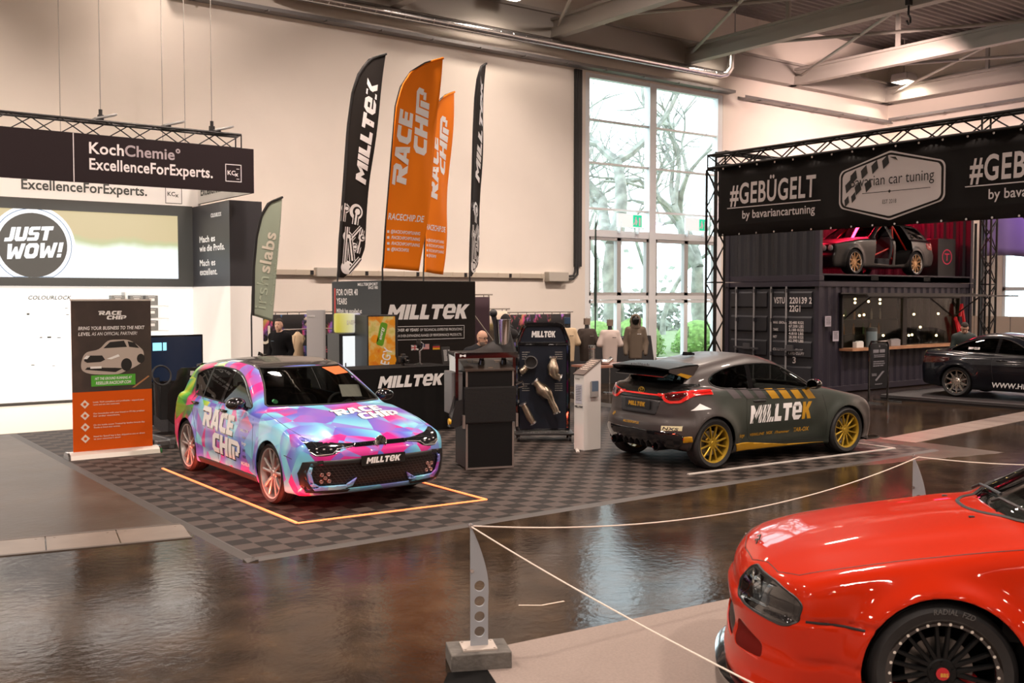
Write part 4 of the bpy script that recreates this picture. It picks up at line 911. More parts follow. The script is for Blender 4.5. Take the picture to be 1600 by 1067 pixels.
# ================================================================ red show car in the foreground
RP=dict(L=4.35,hw=.89,top=1.5,wb=2.55,foh=1.02,
 hood=[(-.1,.60),(.0,.66),(.06,.735),(.16,.80),(.4,.875),(.8,.955),(1.2,1.02),(1.46,1.055),(1.6,1.05),(3.4,1.02),(3.8,1.02),(4.2,.98),(4.3,.85),(4.5,.5)],hs=.05,
 roof=[(.7,.2),(1.15,.86),(1.40,1.04),(1.82,1.26),(2.25,1.40),(2.6,1.45),(3.0,1.44),(3.5,1.34),(3.9,1.12),(4.2,.96),(4.5,.5)],rs=.06,
 W=[(-.1,.80),(0,.81),(.4,.845),(1.02,.865),(2.2,.855),(3.57,.875),(4.0,.86),(4.4,.80)],
 kz=[(.1,.97),(.25,.985),(.4,1.0),(.6,1.0),(.72,.985),(.84,.955),(1.0,.90)],
 fx=[(.1,-.02),(.16,-.02),(.24,.0),(.34,.0),(.40,.02),(.56,.0),(.60,.035),(.66,.04),(.76,.07),(.85,.12),(1.2,.5)],fs=.012,
 rx=[(.1,4.2),(.3,4.33),(.6,4.33),(.9,4.25),(1.2,4.1)],
 bot=[(-.1,.12),(.3,.12),(.9,.14),(3.6,.16),(4.4,.24)],
 Wc=[(1.0,.80),(1.5,.80),(2.2,.79),(3.4,.76),(4.3,.70)],tum=.42,zb=.98,
 flares=[(1.02,.060,.385,.36,.046),(3.57,.06,.385,.36,.046)],az=.36,
 bf=(.36,2.8),br=(.25,3.0),hcr=.085,hcp=2.4,hbow=.12,k1=.085,k2=.05,k3=.02,k4=.10,mid=2.7,wbow=.2,rcr=.09,
 bulge=lambda q,a:(.022*(1/(1+np.exp((a-.50-.06*(q-1))/.025)))*np.clip((1.6-q)/.3,0,1)*np.clip((q-.25)/.5,0,1)),
 groove=lambda q,z:.012*np.exp(-((z-.375)/.018)**2)*np.clip((.75-q)/.1,0,1)+.016*np.exp(-((z-.585)/.012)**2)*np.clip((.74-q)/.05,0,1)*np.clip((q-.1)/.1,0,1))
def build_red():
    root=thing('show_car','glossy orange red show car with black cross-spoke wheels in the lower right foreground','car',(6.19,2.39,.012),radians(133.4))
    c=Car(root,RP,.022); xf=c.xf; R=.36; red=mat('red_lacquer',(.40,.015,.0006),.42,coat=.62,spec=.05); c.arches(.40)
    seal=MB()
    ws=[(-.70,1.075),(-.4,1.055),(.4,1.055),(.70,1.075),(.705,1.10),(.58,1.30),(.52,1.39),(-.52,1.39),(-.58,1.30),(-.705,1.10)]
    c.line(ws,'front',1,.012,seal,closed=True); c.piece('windshield',ws,'front',lambda p,n:1.0<xf-p.x<2.7 and n.x>.15 and p.z>.98,M_glass,off=-.004)
    dlo=bez([(1.85,1.04),(1.95,1.10),(2.25,1.27),(2.6,1.355),(3.0,1.345),(3.4,1.25),(3.62,1.14),(3.6,1.06),(3.0,1.03),(2.0,1.02)],5)
    for sg in (1,-1):
        c.line(dlo,'side',sg,.010,seal,closed=True); c.piece('side_window',dlo,'side',lambda p,n,sg=sg:p.y*sg>.3 and n.y*sg>.3,M_glass,off=-.004)
        # lamp: clear main glass and smoked indicator
        hl=[(.305,.60),(.31,.65),(.365,.745),(.40,.762),(.66,.742),(.79,.70),(.822,.668),(.815,.56),(.77,.545),(.50,.562),(.36,.58)]
        hl=rnd([(a*sg,b) for a,b in hl],.03)
        fs=c.cut(c.bm,hl,'front',lambda p,n,sg=sg:p.x>xf-.85 and p.y*sg>.1 and n.x>.0); b2=bmesh.new(); mp={}
        for fc in fs:
            vs=[]
            for v in fc.verts:
                if v not in mp: mp[v]=b2.verts.new(v.co)
                vs.append(mp[v])
            b2.faces.new(vs)
        bmesh.ops.delete(c.bm,geom=fs,context='FACES'); b2.normal_update()
        sp=[(.585*sg,.4),(.575*sg,.56),(.635*sg,.76),(.65*sg,.9),(1.2*sg,.9),(1.2*sg,.4)]
        i=c.take(c.cut(b2,sp,'front',lambda p,n:True),b2,'indicator_light',mat('smoked_lens',(.02,.019,.02),.06,coat=1,noise=.6,nscale=50),root,-.002); i['label']='smoked indicator lens'
        hlo=c.take([f for f in b2.faces],b2,'headlight',glass('lamp_glass',(.80,.84,.84),.1),root,-.002); b2.free(); hlo['label']='clear glass headlamp'
        m=MB(); 
        for (y,z,r) in ((.42,.67,.085),(.51,.665,.075)):
            p=c.proj(y*sg,z,'front',1,-.01); m.lathe([(.0001,-.06),(r*.35,-.055),(r*.8,-.03),(r,.0)],c=p+Vector((-.025,0,0)),axis='X',n=20)
        obj('reflector',m,M_chrome,hlo,smooth=60)
        m=MB(); m.bb(xf-.42,xf-.24,.28*sg,.62*sg,.55,.77); bk=obj('lamp_housing',m,mat('lamp_silver',(.55,.55,.54),.3,.6),hlo)
        tr=MB(); c.line(hl,'front',1,.008,tr,closed=True,off=-.003); obj('lamp_gasket',tr,M_seal,root)
        c.line([(.20,.44*sg),(.24,.60*sg),(.34,.700*sg),(.5,.72*sg),(1.0,.735*sg),(1.45,.74*sg),(1.62,.70*sg)],'top',1); c.line([(.36,.585),(.55,.578),(.64,.575)],'side',sg,.007)
        c.line([(2.02,1.0),(1.98,.8),(1.95,.5),(1.98,.28)],'side',sg); c.line([(3.0,1.0),(3.05,.7),(3.0,.4)],'side',sg)
        # fog recess: nearly flush, its shade painted as darker red
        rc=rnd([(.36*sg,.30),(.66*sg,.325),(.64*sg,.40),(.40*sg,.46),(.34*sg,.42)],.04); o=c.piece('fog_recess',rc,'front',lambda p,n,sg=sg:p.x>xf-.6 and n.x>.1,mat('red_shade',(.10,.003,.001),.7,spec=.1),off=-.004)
    for o_ in (): pass
    ap=rnd([(-.30,.31),(.30,.31),(.28,.50),(-.28,.50)],.04); c.piece('centre_intake',ap,'front',lambda p,n:p.x>xf-.4 and n.x>.1,hexmat('intake_mesh',.04),off=-.015)
    m=MB(); p=[c.proj(y,.20,'front',1,.0) for y in np.linspace(-.84,.84,27)]
    m.loft([[q+Vector((a,0,z-q.z+q.z*0))*1 if 0 else Vector((q.x+a,q.y,z)) for a,z in ((-.10,.105),(.055,.10),(.06,.118),(.02,.125),(-.10,.13))] for q in p]); sp_=obj('front_splitter',m,M_gloss,root,smooth=40)
    p=c.proj(0,.80,'front',1,.006); m=MB(); fr=frame(p,(0,1,0),(-.5,0,.8))
    for dv in (.016,-.014): m.prism([(-.06,dv-.016),(0,dv+.006),(.06,dv-.016),(.06,dv-.004),(0,dv+.020),(-.06,dv-.004)],fr,.006)
    obj('badge',m,M_chrome,root)
    c.line([(x,y) for x,y in ((.20,-.44),(.125,-.3),(.10,0),(.125,.3),(.20,.44))],'top',1)
    for (s_,y) in ((1.28,.30),(1.28,-.30)):
        p=c.proj(s_,y,'top',1,.002); m=MB(); m.box(p,(.03,.02,.012)); obj('washer_jet',m,M_black,root,bevel=.004)
    m=MB(); q=[c.proj(1.50-.12*abs(y)**2+.24*y*y,y,'top',1,.012) for y in np.linspace(-.68,.68,15)]
    
    for y0 in (-.55,.05): 
        m.tube([c.proj(1.47+.18*(y0+d)**2+e,y0+d,'top',1,.022) for d,e in ((0,-.02),(.02,.03),(.25,.04),(.55,.05))],.009,6)
    obj('wiper',m,M_black,root)
    for sg in (1,-1): mirror_part(c,'door_mirror',sg,2.05,1.08,.86,red,M_mir,.13,.2,.14)
    obj('seams',c.seams,M_seal,root); obj('window_seal',seal,M_seal,root)
    c.finish(c.bm,'body',red,root,0,.012,M_inner); c.wells(.40,M_well)
    blk=mat('wheel_black',(.005,.0055,.006),.45,spec=.25); cr=mat('red_cap',(.5,.02,.03),.3)
    for (x,sg) in ((1.275,1),(1.275,-1),(-1.275,1),(-1.275,-1)):
        o=wheel(root,(x,.745*sg,R),sg,R,.290,.235,'bbs',blk,m_lip=M_gloss,cap=cr,caliper=M_redcal,steer=radians(2) if x>0 else 0)
        if x>0 and sg>0:
            m=MB(); t=text2d('RADIAL  FZD',.01,.1); W=max(a for a,_ in t[0])
            m.add([((.313+b*.026)*cos(pi/2-.02+.34-a/W*.80)*-1 if 0 else (.312+b*.026)*cos(1.75-a/W*.62),.1225,(.312+b*.026)*sin(1.75-a/W*.62)) for a,b in t[0]],t[1])
            m.v=[(-x_,y,z) for x_,y,z in m.v]; obj('tyre_lettering',m,mat('tyre_print',(.10,.10,.10),.7),o,smooth=0)
            m=MB(); t=text2d('BBS',.04); m.add([(-(a-.9)*.016,.122-.0+.0,(b-.5)*.018) for a,b in t[0]],t[1]); 
            m.v=[(x_,.1235-.02+.0,z) for x_,y,z in m.v]; obj('cap_lettering',m,mat('gold_print',(.6,.4,.05),.4),o,smooth=0)
    cabin(c,root,M_inner,1.4,4.0,1.0,1.0,wheel_y=.36,seats=((2.6,.36),(2.6,-.36)))
    return root
# ================================================================ black coupe on the low platform
BP=dict(L=4.49,hw=.89,top=1.42,wb=2.73,foh=.80,
 hood=[(-.1,.58),(0,.64),(.1,.72),(.4,.80),(.9,.88),(1.4,.93),(3.3,.95),(3.75,.985),(4.3,.98),(4.42,.965),(4.47,.86),(4.7,.6)],hs=.035,
 roof=[(.9,.2),(1.3,.78),(1.55,.95),(2.1,1.22),(2.4,1.33),(2.75,1.372),(3.1,1.355),(3.4,1.28),(3.9,1.03),(4.1,.93),(4.5,.6)],rs=.07,
 W=[(-.1,.80),(0,.81),(.5,.86),(.8,.88),(2.2,.86),(3.53,.885),(4.0,.87),(4.5,.79)],
 kz=[(.1,.93),(.25,.97),(.4,.99),(.6,1.0),(.75,.98),(.88,.94),(1.0,.88)],
 fx=[(.1,.1),(.3,0),(.6,.0),(.8,.1),(1.2,.5)],rx=[(.1,4.35),(.3,4.46),(.6,4.48),(.8,4.44),(.98,4.40),(1.2,4.3)],
 bot=[(-.1,.16),(.9,.15),(3.7,.17),(4.5,.27)],Wc=[(1.0,.78),(2.2,.78),(3.4,.75),(4.2,.68)],tum=.45,zb=.90,
 flares=[(.80,.02,.34,.32,.05),(3.53,.03,.34,.32,.06)],az=.32,
 bf=(.35,2.8),br=(.25,3.0),hcr=.05,hcp=2.4,hbow=.08,k1=.08,k2=.05,k3=.03,k4=.12,mid=2.7,wbow=.2,rcr=.09,
 groove=lambda q,z:-.006*np.exp(-((z-.70)/.02)**2))
def coupe(name,label,P,loc,rz,paint,style,m_rim,m_lip,h,dlo,split,ws,R=.32,rim=.262,open_doors=False,hw_tail=True,inner=None):
    root=thing(name,label,'car',loc,rz); c=Car(root,P,h); xf=c.xf; c.arches(R+.035); seal=MB()
    c.line(ws,'front',1,.012,seal,closed=True); c.piece('windshield',ws,'front',lambda p,n:1.0<xf-p.x<2.6 and n.x>.15 and p.z>.88,M_glass,off=-.004)
    for sg in (1,-1):
        c.line(dlo,'side',sg,.010,seal,closed=True)
        if not open_doors:
            fs=c.cut(c.bm,dlo,'side',lambda p,n,sg=sg:p.y*sg>.3 and n.y*sg>.3); b2=bmesh.new(); mp={}
            for fc in fs:
                vs=[]
                for v in fc.verts:
                    if v not in mp: mp[v]=b2.verts.new(v.co)
                    vs.append(mp[v])
                b2.faces.new(vs)
            bmesh.ops.delete(c.bm,geom=fs,context='FACES'); b2.normal_update()
            for k,u in enumerate(split): c.take(c.cut(b2,[(u,.7),(u+.07,.7),(u+.02,1.5),(u-.05,1.5)],'side',lambda p,n:True),b2,'door_pillar',M_gloss,root,.002)
            c.take(c.cut(b2,[(1,.7),(split[0]+.03,.7),(split[0]-.02,1.5),(1,1.5)],'side',lambda p,n:True),b2,'side_window',M_glassd,root,-.004)
            c.take([f for f in b2.faces],b2,'quarter_window',M_glassd,root,-.004); b2.free()
    return root,c,xf,seal
def build_bmw():
    dlo=bez([(1.95,.935),(2.1,1.02),(2.4,1.18),(2.7,1.265),(3.05,1.255),(3.4,1.17),(3.68,1.05),(3.72,.985),(3.5,.965),(2.8,.945),(2.1,.925)],5)
    ws=[(-.66,.95),(.66,.95),(.67,.98),(.50,1.30),(-.50,1.30),(-.67,.98)]
    paint=mat('black_lacquer',(.003,.004,.007),.25,coat=.35,spec=.2)
    root,c,xf,seal=coupe('black_coupe','glossy black coupe with silver mesh wheels on a low dark platform at the right','BP' and BP,(21.72,10.62,.115),radians(-83.3),paint,None,None,None,.026,dlo,[2.72],ws)
    rp=lambda p,n:p.x<xf-3.9 and n.x<-.05
    for sg in (1,-1):
        c.overlay('tail_light',rnd([(a*sg,b) for a,b in ((.40,.72),(.86,.70),(.86,.84),(.42,.86))],.04),'front',lambda p,n,sg=sg:p.x<xf-3.7 and p.y*sg>.2,mat('tail_dark_red',(.030,.003,.003),.15,coat=.4),off=.003,thick=.006)
        c.line([(2.75,.95),(2.80,.8),(2.78,.5),(2.74,.25)],'side',sg); c.line([(1.5,.9),(1.42,.6),(1.45,.25)],'side',sg)
        for s0 in (2.60,):
            p=c.proj(s0,.80,'side',sg,.015); m=MB(); m.box(p,(.2,.03,.03)); obj('door_handle',m,paint,root,bevel=.01)
        mirror_part(c,'door_mirror',sg,1.85,1.0,.85,paint,M_mir,.12,.19,.13)
        for k,(t,u,v,h,wd) in enumerate((('WWW.HRD.DE',2.78,.245,.10,1.05),('BMW CLUB',3.35,1.015,.045,.24))):
            a=text2d(t,.02,.15); Wd=max(x for x,_ in a[0]); c.decal('side_lettering',([((u-x/Wd*wd) if sg<0 else (u-wd+x/Wd*wd),v+y*h) for x,y in a[0]],a[1]),'side',sg,M_white,off=.006)
        hl=rnd([(a*sg,b) for a,b in ((.34,.60),(.74,.58),(.78,.70),(.36,.72))],.03); c.piece('headlight',hl,'front',lambda p,n,sg=sg:p.x>xf-.7 and p.y*sg>.2 and n.x>.05,M_lampg,off=-.003)
    c.piece('rear_window',rnd([(-.58,1.0),(.58,1.0),(.48,1.26),(-.48,1.26)],.05),'front',lambda p,n:3.3<xf-p.x<4.15 and n.x<-.1,M_glassd,off=-.003)
    c.piece('grille',rnd([(-.24,.56),(.24,.56),(.22,.70),(-.22,.70)],.03),'front',lambda p,n:p.x>xf-.4 and n.x>.1,M_gloss,off=-.01)
    obj('seams',c.seams,M_seal,root); obj('window_seal',seal,M_seal,root); c.finish(c.bm,'body',paint,root,0,.012,M_inner); c.wells(.355,M_well)
    sil=mat('wheel_polished',(.62,.58,.52),.25,.85)
    for (x,sg) in ((1.365,1),(1.365,-1),(-1.365,1),(-1.365,-1)): wheel(root,(x,.76*sg,.32),sg,.32,.258,.235,'mesh',sil,m_lip=M_chrome)
    cabin(c,root,M_inner,1.4,4.0,.9,.9,wheel_y=.36,seats=((2.5,.36),(2.5,-.36)))
    return root
# ================================================================ stripped estate car inside the upper container
EP=dict(L=4.33,hw=.86,top=1.4,wb=2.57,foh=.80,
 hood=[(-.1,.58),(0,.68),(.06,.74),(.4,.80),(.9,.86),(1.4,.90),(3.3,.92),(4.2,.90),(4.3,.80),(4.5,.5)],hs=.03,
 roof=[(.9,.2),(1.25,.76),(1.5,.92),(2.0,1.24),(2.2,1.33),(2.6,1.36),(3.2,1.35),(3.7,1.31),(3.95,1.22),(4.2,.95),(4.5,.4)],rs=.05,
 W=[(-.1,.78),(0,.79),(.5,.82),(2.2,.82),(3.6,.83),(4.3,.78)],kz=[(.1,.94),(.3,.98),(.6,1.0),(.75,.99),(.88,.95),(1.0,.90)],
 fx=[(.1,.06),(.3,-.02),(.45,-.02),(.5,.04),(.7,.02),(.8,.1),(1.2,.5)],rx=[(.1,4.2),(.4,4.34),(.55,4.34),(.6,4.28),(.9,4.25),(1.2,4.1)],
 bot=[(-.1,.16),(.9,.17),(3.7,.18),(4.5,.27)],Wc=[(1.0,.76),(2.2,.75),(3.4,.74),(4.2,.70)],tum=.42,zb=.88,
 flares=[(.80,.035,.33,.30,.05),(3.37,.035,.33,.30,.05)],az=.30,
 bf=(.10,4),br=(.10,4.0),hcr=.03,hcp=3,hbow=.03,k1=.05,k2=.04,k3=.02,k4=.07,mid=2.7,wbow=.08,rcr=.05)
def build_touring(loc,rz):
    dlo=bez([(1.75,.92),(1.9,1.02),(2.2,1.21),(2.35,1.26),(3.0,1.265),(3.7,1.23),(3.95,1.15),(4.02,1.0),(3.95,.93),(2.8,.92)],5)
    ws=[(-.64,.93),(.64,.93),(.65,.96),(.53,1.28),(-.53,1.28),(-.65,.96)]
    paint=mat('dark_estate_paint',(.004,.004,.005),.35,coat=.25,spec=.3)
    root,c,xf,seal=coupe('stripped_estate_car','stripped dark estate car without doors under red light in the upper container',EP,loc,rz,paint,None,None,None,.03,dlo,[2.5],ws,R=.30,open_doors=True)
    for sg in (1,-1):
        # both door openings and the rear side glass are open frames
        for poly in (rnd([(1.62,.28),(2.40,.25),(2.42,.88),(2.36,1.26),(2.16,1.22),(1.72,.92)],.05),rnd([(2.50,.25),(2.95,.28),(3.20,.62),(3.24,.9),(3.1,1.27),(2.46,1.27),(2.52,.88)],.05)):
            fs=c.cut(c.bm,poly,'side',lambda p,n,sg=sg:p.y*sg>.3 and n.y*sg>.2); bmesh.ops.delete(c.bm,geom=fs,context='FACES')
        q=rnd([(3.32,.94),(3.95,.95),(3.90,1.10),(3.75,1.22),(3.24,1.25)],.05); c.piece('quarter_window',q,'side',lambda p,n,sg=sg:p.y*sg>.3 and n.y*sg>.2,M_glassd,off=-.004)
        for y in (.50,.66): 
            p=c.proj(y*sg,.62,'front',1,.004); m=MB(); m.lathe([(.0001,.01),(.05,.008),(.07,.0),(.075,-.03)],c=p,axis='X',n=20); obj('headlight',m,M_lens,root)
        c.overlay('tail_light',rnd([(a*sg,b) for a,b in ((.50,.66),(.80,.66),(.80,.84),(.50,.84))],.02),'front',lambda p,n,sg=sg:p.x<xf-3.9 and p.y*sg>.2,mat('tail_lamp',(.35,.01,.01),.1,coat=1),off=.003,thick=.006)
    c.piece('grille',rnd([(-.40,.54),(.40,.54),(.40,.69),(-.40,.69)],.02),'front',lambda p,n:p.x>xf-.3 and n.x>.2,M_gloss,off=-.01)
    obj('seams',c.seams,M_seal,root); c.finish(c.bm,'body',paint,root,0,.015,M_inner); c.wells(.335,M_well)
    m=MB(); rc=.022
    for y in (-.52,.52):
        m.tube([(.30,y,.3),(.28,y,.85),(-.35,y*.92,1.27),(-.75,y*.92,1.28),(-.80,y,.3)],rc,8); m.tube([(-.78,y*.92,1.25),(-1.5,y,.5)],rc,8); m.tube([(.2,y,.45),(-.8,y,.75)],rc,8)
    for a,b in (((-.35,-.48,1.27),(-.35,.48,1.27)),((-.76,-.48,1.28),(-.76,.48,1.28)),((-.78,-.48,1.27),(-.80,.5,.4)),((-.78,.48,1.27),(-.80,-.5,.4)),((-.8,-.5,.8),(-.8,.5,.8))): m.tube([a,b],rc,8)
    obj('roll_cage',m,mat('red_cage',(.6,.03,.02),.35,coat=.5),root)
    br=mat('wheel_bronze',(.55,.33,.17),.3,.7)
    for (x,sg) in ((1.285,1),(1.285,-1),(-1.285,1),(-1.285,-1)): wheel(root,(x,.74*sg,.30),sg,.30,.252,.26,'mesh',br,m_lip=M_chrome)
    cabin(c,root,M_inner,1.4,4.0,.85,.88,wheel_y=.36,seats=((2.35,.36),(2.35,-.36)))
    return root
# ================================================================ hall
M_wall=mat('hall_wall',(.84,.77,.69),.75,noise=.03,nscale=.6); M_frame=mat('window_frame',(.82,.84,.85),.4); M_girder=mat('girder_paint',(.40,.37,.335),.6)
def concrete():
    g=NG('polished_concrete',rough=.25); o=g.xyz(); n1=g.noise(.35,6,rough=.6); n2=g.noise(2.2,8,rough=.65); n3=g.noise(14,5)
    v=g.math('ADD',g.math('MULTIPLY',n1,.55),g.math('MULTIPLY',n2,.45))
    c=g.ramp(v,[(.30,(.012,.008,.0055)),(.46,(.023,.015,.0098)),(.56,(.046,.029,.017)),(.68,(.09,.057,.032))])
    c2=g.ramp(v,[(.30,(.035,.027,.021)),(.5,(.06,.047,.037)),(.68,(.10,.080,.064))])
    # older pale slab beyond the service channel, left of the stand
    f=g.math('GREATER_THAN',g.math('ADD',g.math('ADD',o[1],g.math('MULTIPLY',o[0],.21)),g.math('MULTIPLY',n2,.25)),10.70)
    f=g.math('MULTIPLY',f,g.math('LESS_THAN',o[0],14.5)); g.col(g.mix(f,c,c2))
    r=g.math('ADD',g.math('MULTIPLY',n2,.16),g.math('ADD',.04,g.math('MULTIPLY',f,.25))); g.l(r,g.p.inputs['Roughness']); g.p.inputs['Specular IOR Level'].default_value=.12; g.bump(g.math('ADD',n3,g.math('MULTIPLY',n2,1.5)),.10,.02); return g.m
m=MB(); m.bb(-27,38,-27,25,-.2,0); struct('floor',m,concrete(),smooth=0)
WX0,WX1,WXM,WZ=21.06,27.38,24.03,9.28; YW=24.5
m=MB(); m.bb(-27,WX0,YW,YW+.4,0,13); m.bb(WX1,37.6,YW,YW+.4,0,13); m.bb(WX0,WX1,YW,YW+.4,WZ,13); struct('wall_back',m,M_wall,smooth=0)
RW=[(18.3,20.0)]
m=MB(); m.bb(37.2,37.6,-27,16.4,0,13); m.bb(37.2,37.6,19.6,YW,0,13); m.bb(37.2,37.6,16.4,19.6,3.9,13); m.bb(37.2,37.6,16.4,19.6,0,1.15); struct('wall_right',m,M_wall,smooth=0)
m=MB(); m.bb(-27.4,-27,-27,25,0,13); struct('wall_left',m,M_wall,smooth=0)
m=MB(); m.bb(-27,38,-27.4,-27,0,13); struct('wall_front',m,M_wall,smooth=0)
# ribbed roof deck
m=MB(); p=[]; y=-27.2
while y<25: p+=[(y,12.2),(y+.10,12.2),(y+.14,12.29),(y+.26,12.29)]; y+=.30
m.loft([[Vector((x,a,b)) for a,b in p] for x in (-27.4,38)],closed=False,caps=False); m.bb(-27.4,38,-27.4,25,12.35,12.5); struct('ceiling',m,mat('roof_deck',(.17,.15,.135),.6),smooth=0)
# girders along Y, edge beams and bracing
k=0
for x in BEAMX:
    m=MB(); m.bb(x-.15,x+.15,-27,24.45,10.0,10.09); m.bb(x-.15,x+.15,-27,24.45,10.5,10.58); m.bb(x-.05,x+.05,-27,24.45,10.05,10.55); m.bb(x-.13,x+.13,-27,24.45,10.02,10.30)
    for yy in (20,12,4,-4,-12,-20): m.bb(x-.06,x+.06,yy-.06,yy+.06,10.5,12.25)
    k+=1; struct('trim_%d'%k,m,M_girder,smooth=0)
m=MB(); m.bb(-27,37.1,24.12,24.48,10.0,10.75); m.bb(-27,37.1,24.02,24.48,10.7,10.78); k+=1; struct('trim_%d'%k,m,M_girder,smooth=0)
m=MB(); m.bb(36.85,37.18,-27,24.4,10.0,10.75); k+=1; struct('trim_%d'%k,m,M_girder,smooth=0)
for i in range(4,len(BEAMX)-1):
    a,b=BEAMX[i],BEAMX[i+1]; m=MB()
    for y1,y0 in ((23.7,15.2),(15.2,6.7)):
        m.cyl((a,y1,10.45),(b,y0,10.45),.055,n=8); m.cyl((b,y1+.3,10.30),(a,y0-.3,10.62),.05,n=8)
    for yy in (16,8): m.bb(a,b,yy-.05,yy+.05,11.9,12.05)
    k+=1; struct('trim_%d'%k,m,M_girder)
# tall window with two bays
w1=MB(); 
for x,wd in ((WX0+.08,.22),(WXM,.30),(WX1-.10,.26)): w1.bb(x-wd/2,x+wd/2,YW+.02,YW+.28,0,WZ)
for z,h in ((WZ-.06,.14),(4.28,.22),(2.23,.14),(.05,.12)): w1.bb(WX0,WX1,YW+.04,YW+.26,z-h/2,z+h/2)
for z in (7.85,6.50,5.06): w1.bb(WX0,WX1,YW+.08,YW+.2,z-.035,z+.035)
win=struct('window_1',w1,M_frame,smooth=0)
for b0,b1 in ((WX0+.19,WXM-.15),(WXM+.15,WX1-.23)):
    for z0,z1 in ((.11,2.16),(2.30,4.17)):
        m=MB(); c=(b0+b1)/2
        for x in (b0+.05,c-.045,c+.045,b1-.05): m.bb(x-.045,x+.045,YW+.06,YW+.22,z0,z1)
        for z in (z0+.05,z1-.06): m.bb(b0,b1,YW+.06,YW+.22,z-.05,z+.05)
        f_=obj('door_leaf' if z0<1 else 'sash',m,mat('leaf_frame',(.45,.44,.43),.5) if z0>1 else M_frame,win,smooth=0)
        if z0<1: mm=MB(); mm.cyl((c+.10,YW+.03,.85),(c+.10,YW+.03,1.25),.014,n=8); mm.cyl((c+.10,YW+.03,1.05),(c+.10,YW+.08,1.05),.012,n=8); obj('handle',mm,M_steel,f_)
    m=MB(); m.bb(b0,b1,YW+.13,YW+.14,.1,WZ-.1); obj('pane',m,glass('window_glass',(.97,.99,.99),.06),win,smooth=0)
w2=MB()
for y in (16.45,18.2,19.55): w2.bb(37.22,37.5,y-.06,y+.06,1.15,3.9)
for z in (1.2,2.55,3.85): w2.bb(37.22,37.5,16.4,19.6,z-.07,z+.07)
w2o=struct('window_2',w2,M_frame,smooth=0); m=MB(); m.bb(37.36,37.37,16.4,19.6,1.15,3.9); obj('pane',m,MATS.get('x') or glass('window_glass_2',(.95,.98,.98),.06),w2o,smooth=0)
# luminaires
lampm=mat('lamp_diffuser',(1,.9,.8),.5,emit=(1,.86,.66),es=14); lh=mat('lamp_housing',(.42,.40,.38),.45,.2)
def lamp(x,y,label):
    t=thing('high_bay_lamp',label,'lamp',(x,y,LAMP_Z),group='high-bay lamps under the roof')
    m=MB(); m.box((0,0,.16),(.74,.74,.28),taper=.9); m.bb(-.36,.36,-.36,.36,-.01,.05); obj('lamp_housing',m,lh,t,bevel=.02); m=MB(); m.bb(-.32,.32,-.32,.32,-.015,-.011); obj('lamp_diffuser',m,lampm,t,smooth=0)
    m=MB(); m.cyl((0,0,.3),(0,0,1.68),.02,n=8); m.box((0,0,1.66),(.3,.1,.05)); obj('hanger',m,lh,t)
lamp(17.1,22.95,'square high-bay lamp under the roof cut by the top edge of the photo')
lamp(26.2,22.95,'square high-bay lamp hanging above the tall window, the middle one')
lamp(35.9,22.95,'square high-bay lamp near the far right roof corner')
# spiral duct, cable trays, trunking, boxes on the wall
def mesh_thing(name,mb,mt,label,cat,group=None,**k): return tag(obj(name,mb,mt,**k),label,cat,group)
m=MB(); pts=[(10.2,24.02,10.45),(10.4,24.02,10.2),(10.75,24.02,9.86),(11.2,24.0,9.80)]+[(x,24.0,9.80) for x in np.arange(12,26.4,.6)]+[(26.6,24.0,9.80),(26.85,23.9,9.86),(26.95,23.8,10.05),(26.95,23.8,10.7)]
m.tube(pts,.13,14); 
for x in np.arange(11.5,26.4,.45): m.lathe([(.13,-.01),(.137,0),(.13,.01)],c=(x,24.0,9.80),axis='X',n=14)
mesh_thing('ventilation_duct',m,mat('galvanised',(.72,.70,.70),.22,.95),'silver spiral ventilation duct running along the top of the back wall','duct',smooth=60)
def tray(name,a,b,label):
    m=MB(); a=Vector(a); b=Vector(b); d=(b-a).normalized(); n=Vector((0,-1,0)) if abs(d.x)>.7 else Vector((-1,0,0)); L=(b-a).length
    m.bar(a+n*.02,b+n*.02,.012,.09); m.bar(a+n*.36,b+n*.36,.012,.09); m.bar(a+n*.19-Vector((0,0,.04)),b+n*.19-Vector((0,0,.04)),.34,.006)
    q=.8
    while q<L: p=a+d*q; m.bar(p,p+n*.42-Vector((0,0,.06)),.04,.05); q+=1.6
    return mesh_thing(name,m,mat('tray_metal',(.22,.21,.21),.5,.6),label,'cable tray',smooth=0)
tray('cable_tray',(8,24.48,9.38),(27.6,24.48,9.38),'grey cable tray on the back wall under the silver duct'); 
tray('cable_tray',(28.1,24.48,9.28),(36.9,24.48,9.28),'grey cable tray right of the tall window, up to the corner'); tray('cable_tray',(37.18,24.2,9.38),(37.18,2,9.38),'grey cable tray along the top of the right wall')
m=MB(); m.bb(7,19.35,24.38,24.5,2.82,2.95)
for x in np.arange(8,19.3,.8): m.bb(x,x+.02,24.372,24.39,2.81,2.96)
tr=mesh_thing('cable_trunking',m,mat('trunking',(.52,.45,.36),.5),'beige cable trunking running along the back wall at head height','trunking',smooth=0)
m=MB()
for x in np.arange(8.4,19,1.6): m.bb(x,x+.09,24.365,24.39,2.83,2.94)
obj('socket_outlet',m,M_black,tr,smooth=0)['kind']='stuff'
m=MB(); m.bb(19.42,20.2,24.25,24.5,2.72,3.02); mesh_thing('junction_box',m,mat('box_grey',(.50,.46,.40),.5),'grey junction box on the back wall beside the tall window','box',bevel=.02)
m=MB(); m.bb(11.75,12.4,24.3,24.5,2.78,3.02); mesh_thing('junction_box',m,mat('box_grey',(.5,.46,.4),.5),'grey junction box on the back wall behind the orange flag','box',bevel=.02)
m=MB()
